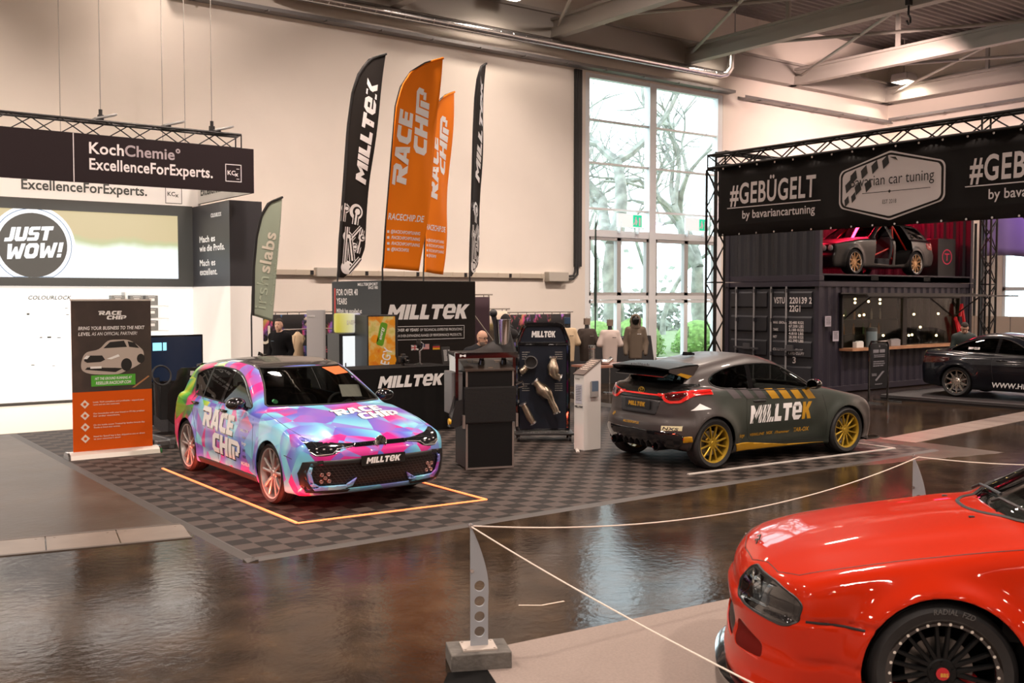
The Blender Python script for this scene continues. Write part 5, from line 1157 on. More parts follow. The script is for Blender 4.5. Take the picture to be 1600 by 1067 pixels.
for dx in (0,.09): m.tube([(20.2,24.40,2.80+dx),(20.5,24.40,2.82+dx),(20.68-dx,24.42,2.95+dx),(20.72-dx,24.44,3.2)]+[(20.72-dx,24.44,z) for z in (5,7,9.3)],.035,8)
m.bb(20.58,20.86,24.42,24.49,3.2,9.30); mesh_thing('cable_riser',m,mat('cable_black',(.02,.02,.02),.6),'black cable riser climbing the wall left of the tall window','cable')
exit_m=mat('exit_green',(.0,.42,.22),.5,emit=(0,.65,.35),es=.8)
for cx,lb in ((22.9,'left'),(26.0,'right')):
    t=thing('exit_sign','green running-man exit sign in the %s bay of the tall window'%lb,'exit sign',(cx,24.40,4.72)); m=MB(); m.bb(-.55,.55,0,.05,-.22,.22); obj('sign_panel',m,mat('sign_white',(.8,.82,.82),.5,emit=(.9,1,1),es=.5),t,smooth=0)
    m=MB(); fr=front(0,-.005,0); m.flat(rect(.12,-.19,.5,.19),fr); obj('pictogram',m,exit_m,t,smooth=0)
    m=MB(); fr=front(0,-.01,0); m.flat(circ(.24,.10,.035,12),fr); m.flat([(.18,.06),(.28,.06),(.32,-.02),(.27,-.14),(.22,-.14),(.25,-.04),(.16,-.14),(.13,-.11),(.2,-.02)],fr); m.flat(rect(.37,-.16,.45,.12),fr); obj('running_figure',m,M_white,t,smooth=0); m=MB(); [m.bb(x-.02,x+.02,.0,.16,-.42,.0) for x in (-.4,.4)]; obj('sign_bracket',m,M_frame,t,smooth=0)
# outside: ground, trees, bushes
m=MB(); m.bb(10,60,25,60,-.15,-.02); tag(obj('lawn',m,mat('lawn',(.16,.22,.10),.95,noise=.3,nscale=3),smooth=0),'pale green lawn outside behind the tall window','lawn')['kind']='stuff'
bark=mat('plane_bark',(.30,.31,.28),.9,noise=.45,nscale=2.5)
def tree(loc,label,h,r,seed,lean=0,depth=5,first=.38,group='bare trees outside the tall window'):
    R=random.Random(seed); m=MB()
    def br(p,d,r,l,lev):
        pts=[p]; n=4; q=p; dd=d
        for i in range(n):
            dd=(dd+Vector((R.uniform(-.2,.2),R.uniform(-.2,.2),R.uniform(-.1,.16)))).normalized(); q=q+dd*l/n; pts.append(q)
        m.tube(pts,[r*(1-.42*i/n) for i in range(n+1)],9 if lev<2 else 5)
        if lev>=depth or r<.012: return
        for j in range(2 if lev<1 else R.choice((2,3,3))):
            a=R.uniform(0,2*pi); t=R.uniform(.45,.95); e=d.orthogonal().normalized(); e=Matrix.Rotation(a,3,d)@e
            br(pts[-1] if j<2 else pts[R.choice((2,3))],(dd*(1-t*.5)+e*t+Vector((0,0,.12))).normalized(),r*R.uniform(.52,.68),l*R.uniform(.66,.86),lev+1)
    br(Vector((0,0,-.2)),Vector((lean,0,1)).normalized(),r,h*first,0)
    o=obj('bare_tree',m,bark,smooth=60); o.location=loc; tag(o,label,'tree',group); return o
tree((26.6,29.2,0),'thick mottled bare tree outside, filling the left bay of the tall window',15,.50,11,lean=.02,first=.30)
tree((32.6,30.2,0),'spreading bare tree outside, behind the right bay of the tall window',14,.42,23,lean=-.03,first=.27)
for i,(x,y,hh,sd) in enumerate(((30,38,11,3),(35,40,12,4),(40,41,11,5),(33,44,13,6),(39,46,12,8),(44,44,12,9))): tree((x,y,0),'slender bare tree in the hazy wood far outside the window',hh,.2,sd,depth=4)
leaf=mat('bush_leaf',(.20,.36,.10),.8,noise=.4,nscale=6)
def bush(loc,r,label,sd):
    R=random.Random(sd); m=MB()
    for i in range(900):
        v=Vector((R.gauss(0,1),R.gauss(0,1),R.gauss(0,1))).normalized()*r*R.uniform(.82,1.0); v.z=abs(v.z)*1.1; a=Vector((R.uniform(-1,1),R.uniform(-1,1),R.uniform(-1,1))).normalized(); b=a.orthogonal().normalized(); s=.09
        m.add([v-a*s,v+b*s*.5,v+a*s,v-b*s*.5],[(0,1,2,3)])
    m.sphere((0,0,r*.35),r*.85,14,10,(1,1,1)); o=obj('bush',m,leaf,smooth=0); o.location=loc; tag(o,label,'bush','clipped bushes outside the window')
bush((24.6,28.0,.2),1.0,'round green bush seen through the left door pane',1); bush((26.9,28.3,.1),1.15,'round green bush seen through the second door pane from the left',2); bush((31.0,29,0),1.1,'green bush seen through the right-hand door panes',3)
m=MB()
R=random.Random(5)
for i in range(1600):
    v=Vector((R.uniform(24,52),R.uniform(49,51),0)); v.z=abs(R.gauss(0,1.6)); a=Vector((R.uniform(-1,1),R.uniform(-1,1),R.uniform(-1,1))).normalized()*.35; b=a.orthogonal().normalized()*.2; m.add([v-a,v+b,v+a,v-b],[(0,1,2,3)])
tag(obj('undergrowth',m,mat('undergrowth',(.24,.27,.22),.9,noise=.3,nscale=1),smooth=0),'hazy grey green undergrowth at the edge of the far wood','undergrowth')['kind']='stuff'
# ---------------------------------------------------------------- floor finishes
def matmat():
    g=NG('floor_tile_mat',rough=.62,spec=.25); o=g.xyz(); ck=g.n('TexChecker'); ck.inputs['Scale'].default_value=5; g.l(g.tc.outputs['Object'],ck.inputs['Vector'])
    a=g.math('MODULO',g.math('MULTIPLY',o[0],1/.018),1); b=g.math('MODULO',g.math('MULTIPLY',o[1],1/.018),1)
    f=ck.outputs['Fac']; rib=g.math('ADD',g.math('MULTIPLY',f,a),g.math('MULTIPLY',g.math('SUBTRACT',1,f),b))
    sl=g.math('GREATER_THAN',rib,.62)
    c=g.mix(f,(.070,.053,.046),(.014,.0105,.009)); g.col(g.mix(g.math('MULTIPLY',sl,.35),c,(.007,.006,.006))); g.bump(rib,.25,.004); return g.m
m=MB(); m.bb(3.38,13.9,8.28,18.2,0,.014); mo=obj('tile_mat',m,matmat(),smooth=0); tag(mo,'dark plastic tile mat with a two-tone check under the tuning stand','floor mat')
m=MB()
for a,b in (((3.38,8.28),(3.38,18.2)),((3.38,8.28),(13.9,8.28))):
    if a[0]==b[0]: m.loft([[Vector((x,y,z)) for x,z in ((3.30,.0),(3.38,.015),(3.40,.015),(3.40,0))] for y in (8.2,18.2)])
    else: m.loft([[Vector((x,y,z)) for y,z in ((8.20,.0),(8.28,.015),(8.30,.015),(8.30,0))] for x in (3.3,13.9)])
obj('edge_ramp',m,mat('mat_edge',(.05,.043,.04),.55),mo,smooth=0)
# service channel covers
cm=mat('channel_plate',(.19,.155,.13),.42,.25,noise=.12,nscale=3)
for i,(a,b) in enumerate((((-6,11.75),(3.30,9.69)),((14.1,9.35),(23.5,8.2)))):
    pass
t=thing('channel_cover','row of pale service channel plates set into the floor left of the mat','floor plate',(3.30,9.70,0),atan2(10.02-9.70,1.67-3.30))
for j in range(8):
    m=MB(); m.bb(.62*j+.006,.62*j+.614,-.29,.29,0,.006); 
    for q in (.08,.54): m.cyl((.62*j+q,-.22,.006),(.62*j+q,-.22,.008),.012,n=8)
    obj('plate',m,cm,t,smooth=0)
m=MB(); m.bb(0,4.96,.29,.34,0,.008); m.bb(0,4.96,-.34,-.29,0,.008); obj('rail',m,mat('channel_rail',(.08,.065,.055),.5),t,smooth=0)
t=thing('channel_cover','pale service channel plates in the floor at the right, towards the platform','floor plate',(14.3,9.15,0),radians(6))
for j in range(14):
    m=MB(); m.bb(.62*j+.006,.62*j+.614,-.29,.29,0,.006); obj('plate',m,cm,t,smooth=0)
m=MB(); q=at_z(835,942); m.bar(q+Vector((-.13,.02,.002)),q+Vector((0,-.08,.002)),.02,.002); m.bar(q+Vector((0,-.08,.002)),q+Vector((.20,-.10,.002)),.02,.002); tag(obj('floor_mark',m,mat('tape',(.5,.42,.35),.6),smooth=0),'small beige corner mark taped on the dark floor','tape mark')
m=MB(); c0=at_z(770,1013); c1=at_z(757,1066); c2_=c0+(c1-c0)*9; cc_=[(c0.x,c0.y),(c2_.x,c2_.y),(9.2,c2_.y),(9.4,4.75)]; m.add([(x,y,.004) for x,y in cc_],[(0,1,2,3)]); m.add([(x,y,0) for x,y in cc_],[(3,2,1,0)])
tag(obj('carpet',m,mat('beige_carpet',(.24,.195,.172),.95,noise=.08,nscale=60,bump=.3,bscale=300),smooth=0),'flat greyish beige carpet under the orange red car','carpet')
m=MB(); m.bb(-4,7.9,18.35,23,0,.004); tag(obj('booth_carpet',m,mat('cream_carpet',(.68,.62,.54),.9),smooth=0),'cream carpet on the floor of the white booth','carpet')
m=MB(); P=[at_z(640,1067)+Vector((0,-.3,0)),at_z(700,1052),at_z(762,1048),at_z(762,1080)+Vector((0,-.2,0))]; m.add([(p.x,p.y,.006) for p in P],[(0,1,2,3)]); tag(obj('rubber_mat',m,mat('rubber_black',(.004,.004,.004),.85,spec=.1),smooth=0),'black rubber mat corner below the grey barrier block','mat')
# ================================================================ trusses
def truss(name,label,a,b,w=.29,h=.29,r=.024,n=None,mt=None,group=None,lift=0):
    """box truss: four chords with zig-zag lacing; local origin at a"""
    a=Vector(a); b=Vector(b); d=b-a; L=d.length; dn=d.normalized(); up=Vector((0,0,1)) if abs(dn.z)<.9 else Vector((0,1,0)); s=dn.cross(up).normalized(); up=s.cross(dn).normalized()
    t=thing(name,label,'truss',a,group=group); n=n or max(2,int(L/.42)); c=[(s*x*w/2+up*z*h/2) for x,z in ((-1,-1),(1,-1),(1,1),(-1,1))]; mt=mt or mat('truss_black',(.018,.017,.017),.45,.4)
    for q in c: m=MB(); m.cyl(q,q+d,r,n=10); obj('chord',m,mt,t)
    m=MB()
    for i in range(4):
        p,q=c[i],c[(i+1)%4]
        for k in range(n):
            u,v=(p,q) if (k+i)%2==0 else (q,p); m.cyl(u+d*(k/n),v+d*((k+1)/n),r*.5,n=6)
    for k in (0,.5,1):
        for i in range(4): m.cyl(c[i]+d*k,c[(i+1)%4]+d*k,r*.6,n=6)
    obj('lacing',m,mt,t)['kind']='stuff'; return t
# ================================================================ white booth at the left, with its hanging canopy
aub=mat('fascia_dark',(.020,.013,.015),.8,spec=.2); M_grey=mat('booth_grey',(.055,.058,.056),.5); M_bw=mat('booth_white',(.84,.83,.81),.6); soft=mat('soft_white',(.78,.74,.75),.6); lil=mat('lilac_grey',(.40,.34,.37),.6)
t=thing('hanging_canopy','dark brown hanging canopy with two-line white lettering over the white booth','canopy',(8.24,19.9,4.36))
m=MB(); m.bb(-12.3,0,0,.05,0,.89); p=obj('front_panel',m,aub,t,smooth=0)
m=MB(); m.bb(-12.3,0,3.1,3.15,-.06,.75); rp=obj('rear_panel',m,M_bw,t,smooth=0); m=MB(); m.bb(-.05,0,.05,3.15,0,.89); sp=obj('side_panel',m,aub,t,smooth=0); m=MB(); m.bb(-.06,-.05,.05,3.1,0,.85); obj('inner_lining',m,M_bw,sp,smooth=0)
m=MB(); m.bb(-12.3,-.06,.05,.06,0,.85); obj('inner_lining',m,M_bw,p,smooth=0)
m=MB(); m.bb(-3.47,-3.455,-.004,0,0,.89); obj('seam_strip',m,soft,p,smooth=0)
fr=front(0,-.004,0); m=MB(); write(m,'Koch',fr,-3.19,.545,.20,bold=.03,d=.002); wk=max(q[0] for q in text2d('Koch',.03)[0])*.20
obj('lettering',m,soft,p,smooth=0); m=MB(); write(m,'Chemie°',fr,-3.19+wk+.02,.545,.20,bold=.02,d=.002); obj('lettering',m,lil,p,smooth=0)
m=MB(); write(m,'ExcellenceForExperts.',fr,-3.19,.25,.20,bold=.03,w=2.33,d=.002); obj('lettering',m,soft,p,smooth=0)
m=MB()
for q in (rect(-.60,.20,-.265,.215),rect(-.60,.535,-.265,.55),rect(-.60,.20,-.585,.55),rect(-.28,.20,-.265,.55),rect(-.37,.455,-.31,.467),rect(-.37,.255,-.31,.267)): m.flat(q,fr,.002)
write(m,'KC',fr,-.555,.335,.085,bold=.03,d=.002); write(m,'x',fr,-.405,.315,.085,bold=.03,d=.002); obj('logo',m,soft,p,smooth=0)
dk=mat('print_dark',(.06,.065,.06),.6); fr=front(0,3.095,0)
m=MB(); write(m,'ExcellenceForExperts.',fr,-3.75,.12,.20,bold=.02,w=2.55,d=.002)
for q in (rect(-.80,-.02,-.785,.40),rect(-.44,-.02,-.425,.40),rect(-.80,-.02,-.425,-.005)): m.flat(q,fr,.002)
write(m,'KC',fr,-.75,.15,.09,bold=.02); write(m,'x',fr,-.58,.13,.09,bold=.02); obj('lettering',m,dk,rp,smooth=0)
m=MB(); write(m,'ExcellenceForExperts.',frame((-.064,2.9,.12),(0,-1,0),(0,0,1)),0,.05,.2,bold=.02,w=2.5); obj('lettering',m,dk,sp,smooth=0)
tr=truss('canopy_truss','black box truss along the top of the dark brown hanging canopy',(-4,20.1,5.38),(8.0,20.1,5.38),.3,.28)
for i,(px,lb) in enumerate(((155,'left'),(262,'middle'),(340,'right end'))):
    x=at_y(px,180,20.1).x; t=thing('clamp_lamp','small grey clamp floodlight on the canopy truss, the %s one'%lb,'floodlight',(x,20.1,5.56),group='floodlights on the canopy truss'); m=MB(); m.box((.1,0,.07),(.42,.2,.04),ry=-.28); obj('lamp_head',m,mat('flood_grey',(.35,.35,.35),.4,.5),t,bevel=.01); m=MB(); m.cyl((0,0,-.04),(0,0,.06),.03,n=10); m.box((0,0,.0),(.1,.08,.06)); obj('clamp',m,M_black,t)
for i,(px,lb) in enumerate(((93,'leftmost'),(156,'second from the left'),(253,'third from the left'),(288,'fourth from the left'),(330,'rightmost'))):
    x=at_y(px,120,20.1+(.0 if i in (1,4) else 2.6)); t=thing('suspension_cable','thin steel rigging cable above the dark brown canopy, %s'%lb,'cable',(x.x,x.y,5.54),group='rigging cables above the canopy'); m=MB(); m.cyl((0,0,0),(0,0,6.6),.009,n=6); obj('wire',m,mat('wire',(.4,.37,.34),.4,.6),t)
    m=MB(); zz=.0 if i in (1,4) else 3.6; m.cyl((0,0,zz),(0,0,zz+.22),.035,n=10); m.box((0,0,zz+.06),(.10,.06,.12)); obj('hoist_hook',m,M_black,t)
# screen wall band
t=thing('screen_wall','grey video wall band with a round black-and-white slogan picture in the white booth','video wall',(0,23,0))
m=MB(); m.bb(-4,8.05,0,.2,2.48,2.66); m.bb(-4,8.05,0,.2,4.07,4.30); m.bb(7.72,8.05,0,.2,2.66,4.07); obj('screen_frame',m,M_grey,t,smooth=0)
def screenmat():
    g=NG('led_picture',rough=.4); o=g.xyz(); v=g.math('ADD',g.math('MULTIPLY',o[2],1.0),g.math('MULTIPLY',o[0],.06)); n=g.noise(.8,3)
    c=g.ramp(g.math('ADD',g.math('SUBTRACT',v,3.2),g.math('MULTIPLY',n,.5)),[(.40,'F2FAFF'),(.75,'EAF4E8'),(.88,'B9BE8E'),(.99,'C7B58A')]); g.l(c,g.p.inputs['Emission Color']); g.p.inputs['Emission Strength'].default_value=1.15; g.col(g.mix(1.0,c,(.05,.05,.05))); return g.m
m=MB(); m.bb(-4,7.72,.03,.2,2.66,4.07); scr=obj('led_screen',m,screenmat(),t,smooth=0)
cc=at_y(52,383,23); fr=front(0,.026,0); cx,cz=cc.x,cc.z; led=lambda n,c,s:mat(n,(.02,.02,.02),.5,emit=c,es=s)
m=MB(); m.flat([p for p in circ(cx,cz,.83,48) if p[1]>2.66],fr,.0); obj('slogan_ring',m,led('led_white','FFFFFF',1.2),t,smooth=0)
m=MB(); m.flat([p for p in circ(cx,cz,.765,48) if p[1]>2.66],fr,.002); obj('slogan_ring',m,led('led_blue','6F93B8',.8),t,smooth=0)
m=MB(); m.flat([p for p in circ(cx,cz,.75,48) if p[1]>2.66],fr,.004); obj('slogan_ring',m,led('led_white','FFFFFF',1.2),t,smooth=0)
m=MB(); m.flat([p for p in circ(cx,cz,.67,48) if p[1]>2.66],fr,.006); obj('slogan_disc',m,led('led_brown','57524A',.9),t,smooth=0)
m=MB(); put2d(m,heavy2d('JUST',.3,.06),fr,cx-.55,cz+.06,.29,w=.98,d=.009,rot=.06); put2d(m,heavy2d('WOW!',.3,.05),fr,cx-.50,cz-.30,.31,w=1.12,d=.009,rot=.06); obj('slogan_lettering',m,led('led_white','FFFFFF',1.2),t,smooth=0)
# side wall and rear wall
t=thing('booth_wall','white booth side wall with a dark upper panel and white German lettering','partition',(8.05,0,0))
m=MB(); m.bb(0,.72,20.77,23.4,0,2.48); obj('lower_panel',m,M_bw,t,smooth=0); m=MB(); m.bb(0,.72,20.77,23.2,2.48,4.28); up=obj('upper_panel',m,mat('panel_dark',(.035,.035,.04),.45),t,smooth=0)
fr=leftf(-.004,0,0); m=MB()
for k,(tx,z,h,wd) in enumerate((('COLOURLOCK',3.98,.07,.62),('Mach es',3.46,.12,.85),('wie die Profis.',3.26,.12,1.35),('Mach es',2.94,.12,.85),('exzellent.',2.74,.12,.95))): write(m,tx,fr,-22.55+(0 if k else .72),z,h*1.12,bold=.035,w=wd*1.12 if k else wd)
obj('lettering',m,M_white,up,smooth=0)
t=thing('booth_back_wall','bright white booth back wall with recessed shelves and a dark brand line','partition',(0,23.05,0))
m=MB(); m.bb(-4,6.15,0,.3,.05,2.48); m.bb(7.5,8.05,0,.3,.05,2.48); m.bb(6.15,7.5,0,.3,.05,1.25); m.bb(6.15,7.5,0,.3,2.36,2.48); m.bb(6.15,7.5,.3,.34,1.2,2.4); obj('wall_panel',m,mat('booth_wall_glow',(.84,.83,.81),.6,emit=(1,.98,.95),es=.55),t,smooth=0)  # white glow added to the wall panel so it reads overlit
m=MB(); m.bb(-4,8.05,-.02,0,0,.06); obj('plinth',m,mat('plinth_grey',(.12,.11,.10),.5),t,smooth=0)
for z in (1.50,1.78,2.06): m=MB(); m.bb(6.15,7.5,-.03,.3,z-.02,z); obj('shelf',m,M_bw,t,smooth=0)
m=MB(); m.bb(6.55,6.58,-.02,.3,1.25,2.36); obj('divider',m,M_bw,t,smooth=0)
m=MB(); write(m,'COLOURLOCK',front(0,-.004,0),at_y(44,467,23.05).x,2.20,.075,bold=.03,shear=.25,w=.85); 
R=random.Random(4)
for (px,py) in ((102,482),(104,492),(62,528),(76,528),(91,528),(50,571),(82,572),(42,492)): q=at_y(px,py,23.05); m.flat(rect(q.x-.03*R.random(),q.z,q.x+.05,q.z+.03*R.random()+.008),front(0,-.004,0))
obj('lettering',m,dk,t,smooth=0)
bx=mat('carton_grey',(.22,.22,.21),.6); n=0
for z,row in ((2.06,'top'),(1.78,'middle'),(1.50,'bottom')):
    for x,cl in ((6.40,'left, half hidden by the banner'),(6.80,'second'),(7.13,'third')):
        b=thing('carton','grey product carton on the %s recessed booth shelf, %s'%(row,cl),'box',(x,23.14,z),group='grey cartons on the booth shelves'); m=MB(); m.box((0,.02,.115),(.27,.2,.22)); bo=obj('carton_body',m,bx,b,smooth=0)
        m=MB(); m.flat(rect(-.06,.10,.06,.16),front(0,-.082,0)); m.flat(rect(-.08,.19,.08,.2),front(0,-.082,0)); obj('label_print',m,M_bw,bo,smooth=0)
# ---------------------------------------------------------------- roll-up banner
orange=mat('banner_orange','D4560A',.6,spec=.2); brown=mat('banner_dark','2C2523',.55); M_alu=mat('aluminium',(.75,.73,.70),.3,.6)
t=thing('roll_up_banner','tall roll-up banner, dark above and orange below, with a printed white car','banner',(3.47,14.85,.015),radians(0))
m=MB(); m.loft([[Vector((x,y,z)) for y,z in ((-.14,0),(-.12,.06),(-.05,.095),(.05,.095),(.12,.06),(.14,0))] for x in (-.06,1.18)]); cs=obj('cassette',m,mat('cassette_silver',(.72,.68,.63),.35,.3),t,smooth=30)
for x in (-.075,1.165): m=MB(); m.loft([[Vector((x+d,y,z)) for y,z in ((-.145,0),(-.125,.065),(-.05,.10),(.05,.10),(.125,.065),(.145,0))] for d in (0,.03)]); obj('end_cap',m,M_chrome,cs,smooth=30)
m=MB(); m.bb(.02,1.10,-.006,0,.09,2.19); sh=obj('banner_sheet',m,orange,t,smooth=0); m=MB(); m.bb(.01,1.11,-.016,.012,2.18,2.205); obj('top_rail',m,M_alu,t,smooth=0)
m=MB(); m.cyl((.56,.03,.05),(.56,.03,2.19),.012,n=8); obj('support_pole',m,M_alu,t)
fr=front(.02,-.008,.09)
def roadmat():
    g=NG('printed_tunnel',rough=.5); o=g.xyz(); n=g.noise(3,4); s=g.math('ABSOLUTE',g.math('SUBTRACT',o[0],.62)); c=g.ramp(g.math('ADD',g.math('MULTIPLY',n,.5),g.math('MULTIPLY',s,.45)),[(.2,'2E2624'),(.45,'3E332F'),(.62,'5A483F'),(.85,'2A2322')]); g.col(c); return g.m
m=MB(); m.flat(rect(0,.83,1.08,2.09),fr,0); obj('printed_picture',m,roadmat(),sh,smooth=0)
m=MB(); v,f=racechip2d(); m2=([(x,y) for x,y in v],f); put2d(m,m2,fr,.36,1.83,.056,w=.38,d=.003)
write(m,'BRING YOUR BUSINESS TO THE NEXT',fr,.09,1.69,.045,bold=.03,shear=.2,w=.90); write(m,'LEVEL',fr,.09,1.61,.045,bold=.04,shear=.2,w=.16); write(m,'AS AN OFFICIAL PARTNER!',fr,.265,1.61,.045,bold=.0,shear=.2,w=.62); obj('lettering',m,M_white,sh,smooth=0)
# printed saloon car
m=MB(); P=[(.12,1.18),(.14,1.30),(.20,1.38),(.36,1.42),(.48,1.53),(.62,1.545),(.78,1.53),(.92,1.43),(.97,1.36),(.96,1.24),(.86,1.16),(.72,1.10),(.60,1.06),(.30,1.07),(.16,1.11)]; m.flat(bez(P,4),fr,.002); pc=obj('printed_car',m,mat('print_silver','B5A8A0',.6),sh,smooth=0)
m=MB()
for P in ([(.42,1.43),(.51,1.515),(.70,1.53),(.74,1.44)],[(.77,1.44),(.75,1.52),(.84,1.50),(.91,1.42)],[(.16,1.26),(.18,1.335),(.40,1.33),(.44,1.27),(.38,1.24),(.20,1.235)],[(.17,1.14),(.58,1.09),(.68,1.14),(.58,1.15),(.2,1.17)]): m.flat(P,fr,.004)
for c_ in ((.73,1.19,.075),(.93,1.27,.055)): m.flat(circ(*c_,20,c_[2]*1.2),fr,.004)
obj('printed_detail',m,mat('print_black','181515',.6),pc,smooth=0)
m=MB(); m.flat([(.15,1.29),(.19,1.335),(.24,1.33),(.20,1.285)],fr,.006); m.flat([(.46,1.28),(.62,1.34),(.64,1.31),(.52,1.27)],fr,.006); m.flat(rect(.24,1.15,.39,1.18),fr,.006); obj('printed_lamps',m,M_white,pc,smooth=0)
m=MB(); m.flat([(.80,.86),(.84,.86),(1.05,1.01),(1.03,1.02)],fr,.002); obj('printed_stripe',m,mat('print_tan','A8754E',.6),sh,smooth=0)
m=MB(); m.flat(rect(.25,.90,.85,1.055),fr,.003); gb=obj('green_panel',m,mat('print_green','4CA62F',.55),sh,smooth=0)
m=MB(); write(m,'HIT THE GROUND RUNNING AT',fr,.55,.99,.035,bold=.02,shear=.2,w=.50,align='c',d=.005); write(m,'RESELLER.RACECHIP.COM',fr,.55,.925,.04,bold=.03,shear=.2,w=.48,align='c',d=.005); obj('lettering',m,M_white,gb,smooth=0)
m=MB(); dm=MB()
for k,z in enumerate((.66,.50,.34,.18)):
    m.flat([(.10,z),(.16,z-.06),(.22,z),(.16,z+.06)],fr,.003); dm.flat(circ(.16,z,.022,10),fr,.005)
    for j,tx in enumerate((('Legal, TUV-compliant and profitable - expand your','range and win new customers.'),('Our knowledge with your brand or IT! No problem','for order members.'),('On the inside count: Trusted by leading brands like','Thanks to brand their engines.'),('Need for Speed? buy is fast, shipped to you or direct','to your customer’s door!'))[k]): write(dm if 0 else m,tx,fr,.27,z+.012-.035*j,.020,bold=.015,w=(.70 if j==0 else .36),d=.003)
ic=obj('icon_row',m,mat('print_pale','EBD8C8',.6),sh,smooth=0); obj('icon_marks',dm,orange,sh,smooth=0)
# ---------------------------------------------------------------- racing simulator
t=thing('racing_simulator','black racing simulator rig with a bucket seat numbered 1 and a wide monitor','simulator',(5.17,15.8,.015),radians(4))
m=MB(); 
for x in (-.30,.30): m.bb(x-.04,x+.04,-.75,1.2,.06,.14)
for y in (-.6,.2,1.0): m.bb(-.34,.34,y-.03,y+.03,.08,.14)
for x,y in ((-.3,-.7),(.3,-.7),(-.3,1.1),(.3,1.1)): m.cyl((x,y,0),(x,y,.07),.04,n=10)
m.bb(-.52,-.3,-.72,-.60,.05,.12); obj('rig_frame',m,mat('rig_alu',(.25,.25,.26),.35,.7),t,smooth=0,bevel=.006)
m=MB(); R=Matrix.Rotation(radians(-14),3,'X'); m.loft([[Vector((0,-.45-.25*q,.30+.88*q))+Vector((x*w_,-d*(1-abs(x)*.8) if x else -.03,0)) for x,d in ((-1,-.14),(-.8,.0),(0,.04),(.8,.0),(1,-.14),(.75,-.14),(0,-.06),(-.75,-.14))] for q,w_ in ((0,.26),(.3,.27),(.55,.29),(.72,.25),(.80,.19),(.95,.18),(1.0,.13))],closed=True); st=obj('bucket_seat',m,mat('seat_shell',(.012,.012,.013),.35,coat=.3),t,smooth=45)
m=MB(); m.loft([[Vector((x,y,z+.12*abs(x/.26)**3)) for x in np.linspace(-.26,.26,9)]+[Vector((x,y,z-.06)) for x in np.linspace(.26,-.26,9)] for y,z in ((-.48,.28),(-.2,.25),(.08,.31))]); obj('seat_base',m,M_seat,st,smooth=45)
m=MB(); write(m,'1',frame((0,-.690,.86),(1,0,0),(0,-.25,1)),-.03,-.02,.2,bold=.03,d=.02); m.flat(rect(-.03,.22,.03,.29),frame((0,-.690,.86),(1,0,0),(0,-.25,1)),.02); obj('seat_number',m,M_white,st,smooth=0)
m=MB(); m.cyl((0,.55,.2),(0,.62,.95),.05,n=10); m.tube([Vector((0,.40,1.0))+Vector((.15*cos(a),.04*sin(a),.15*sin(a))) for a in np.linspace(0,2*pi,24)],.016,6); obj('steering_post',m,M_black,t)
m=MB(); m.box((.28,1.02,1.22),(1.34,.06,.78)); mo=obj('monitor',m,M_gloss,t,bevel=.01); m=MB(); m.flat(rect(-.36,.86,.92,1.58),front(0,.985,0)); sc_=obj('monitor_screen',m,mat('monitor_picture',(.006,.008,.014),.15,emit=(.02,.04,.09),es=.3),mo,smooth=0)
m=MB()
for i,(x0,x1) in enumerate(((-.50,-.44),(-.42,-.36),(-.33,-.18),(-.16,-.10))): m.flat(rect(x0+.42,1.36,x1+.42,1.49),front(0,.98,0),0)
m.flat(rect(-.06,1.26,-.02,1.31),front(0,.98,0)); m.flat(rect(-.06,1.53,.0,1.545),front(0,.98,0)); obj('screen_graphics',m,mat('screen_cyan',(.1,.4,.5),.5,emit=(.35,.85,1),es=1.1),sc_,smooth=0)
m=MB(); m.cyl((-.46,.7,.86),(-.46,.67,.86),.055,n=16); obj('status_light',m,mat('blue_light',(.1,.4,.8),.4,emit=(.25,.7,1),es=5),mo); m=MB(); m.bb(.22,.34,1.02,1.08,.1,.9); m.bb(-.52,-.42,.72,.78,.0,.95); m.bb(-.47,.3,.75,.78,.80,.83); obj('monitor_stand',m,M_black,mo,smooth=0)
t=thing('black_cabinet','low black cabinet with trays on top, behind the monitor of the simulator','cabinet',(5.55,18.0,.015)); m=MB(); m.bb(-.55,.45,-.25,.25,0,1.30); obj('cabinet_body',m,M_black,t,bevel=.01); m=MB(); m.bb(-.6,.5,-.3,.3,1.30,1.34); m.bb(-.45,.4,-.2,.2,1.34,1.42); m.bb(-.45,.42,-.22,.2,1.42,1.45); obj('cabinet_tray',m,M_gloss,t,bevel=.006)
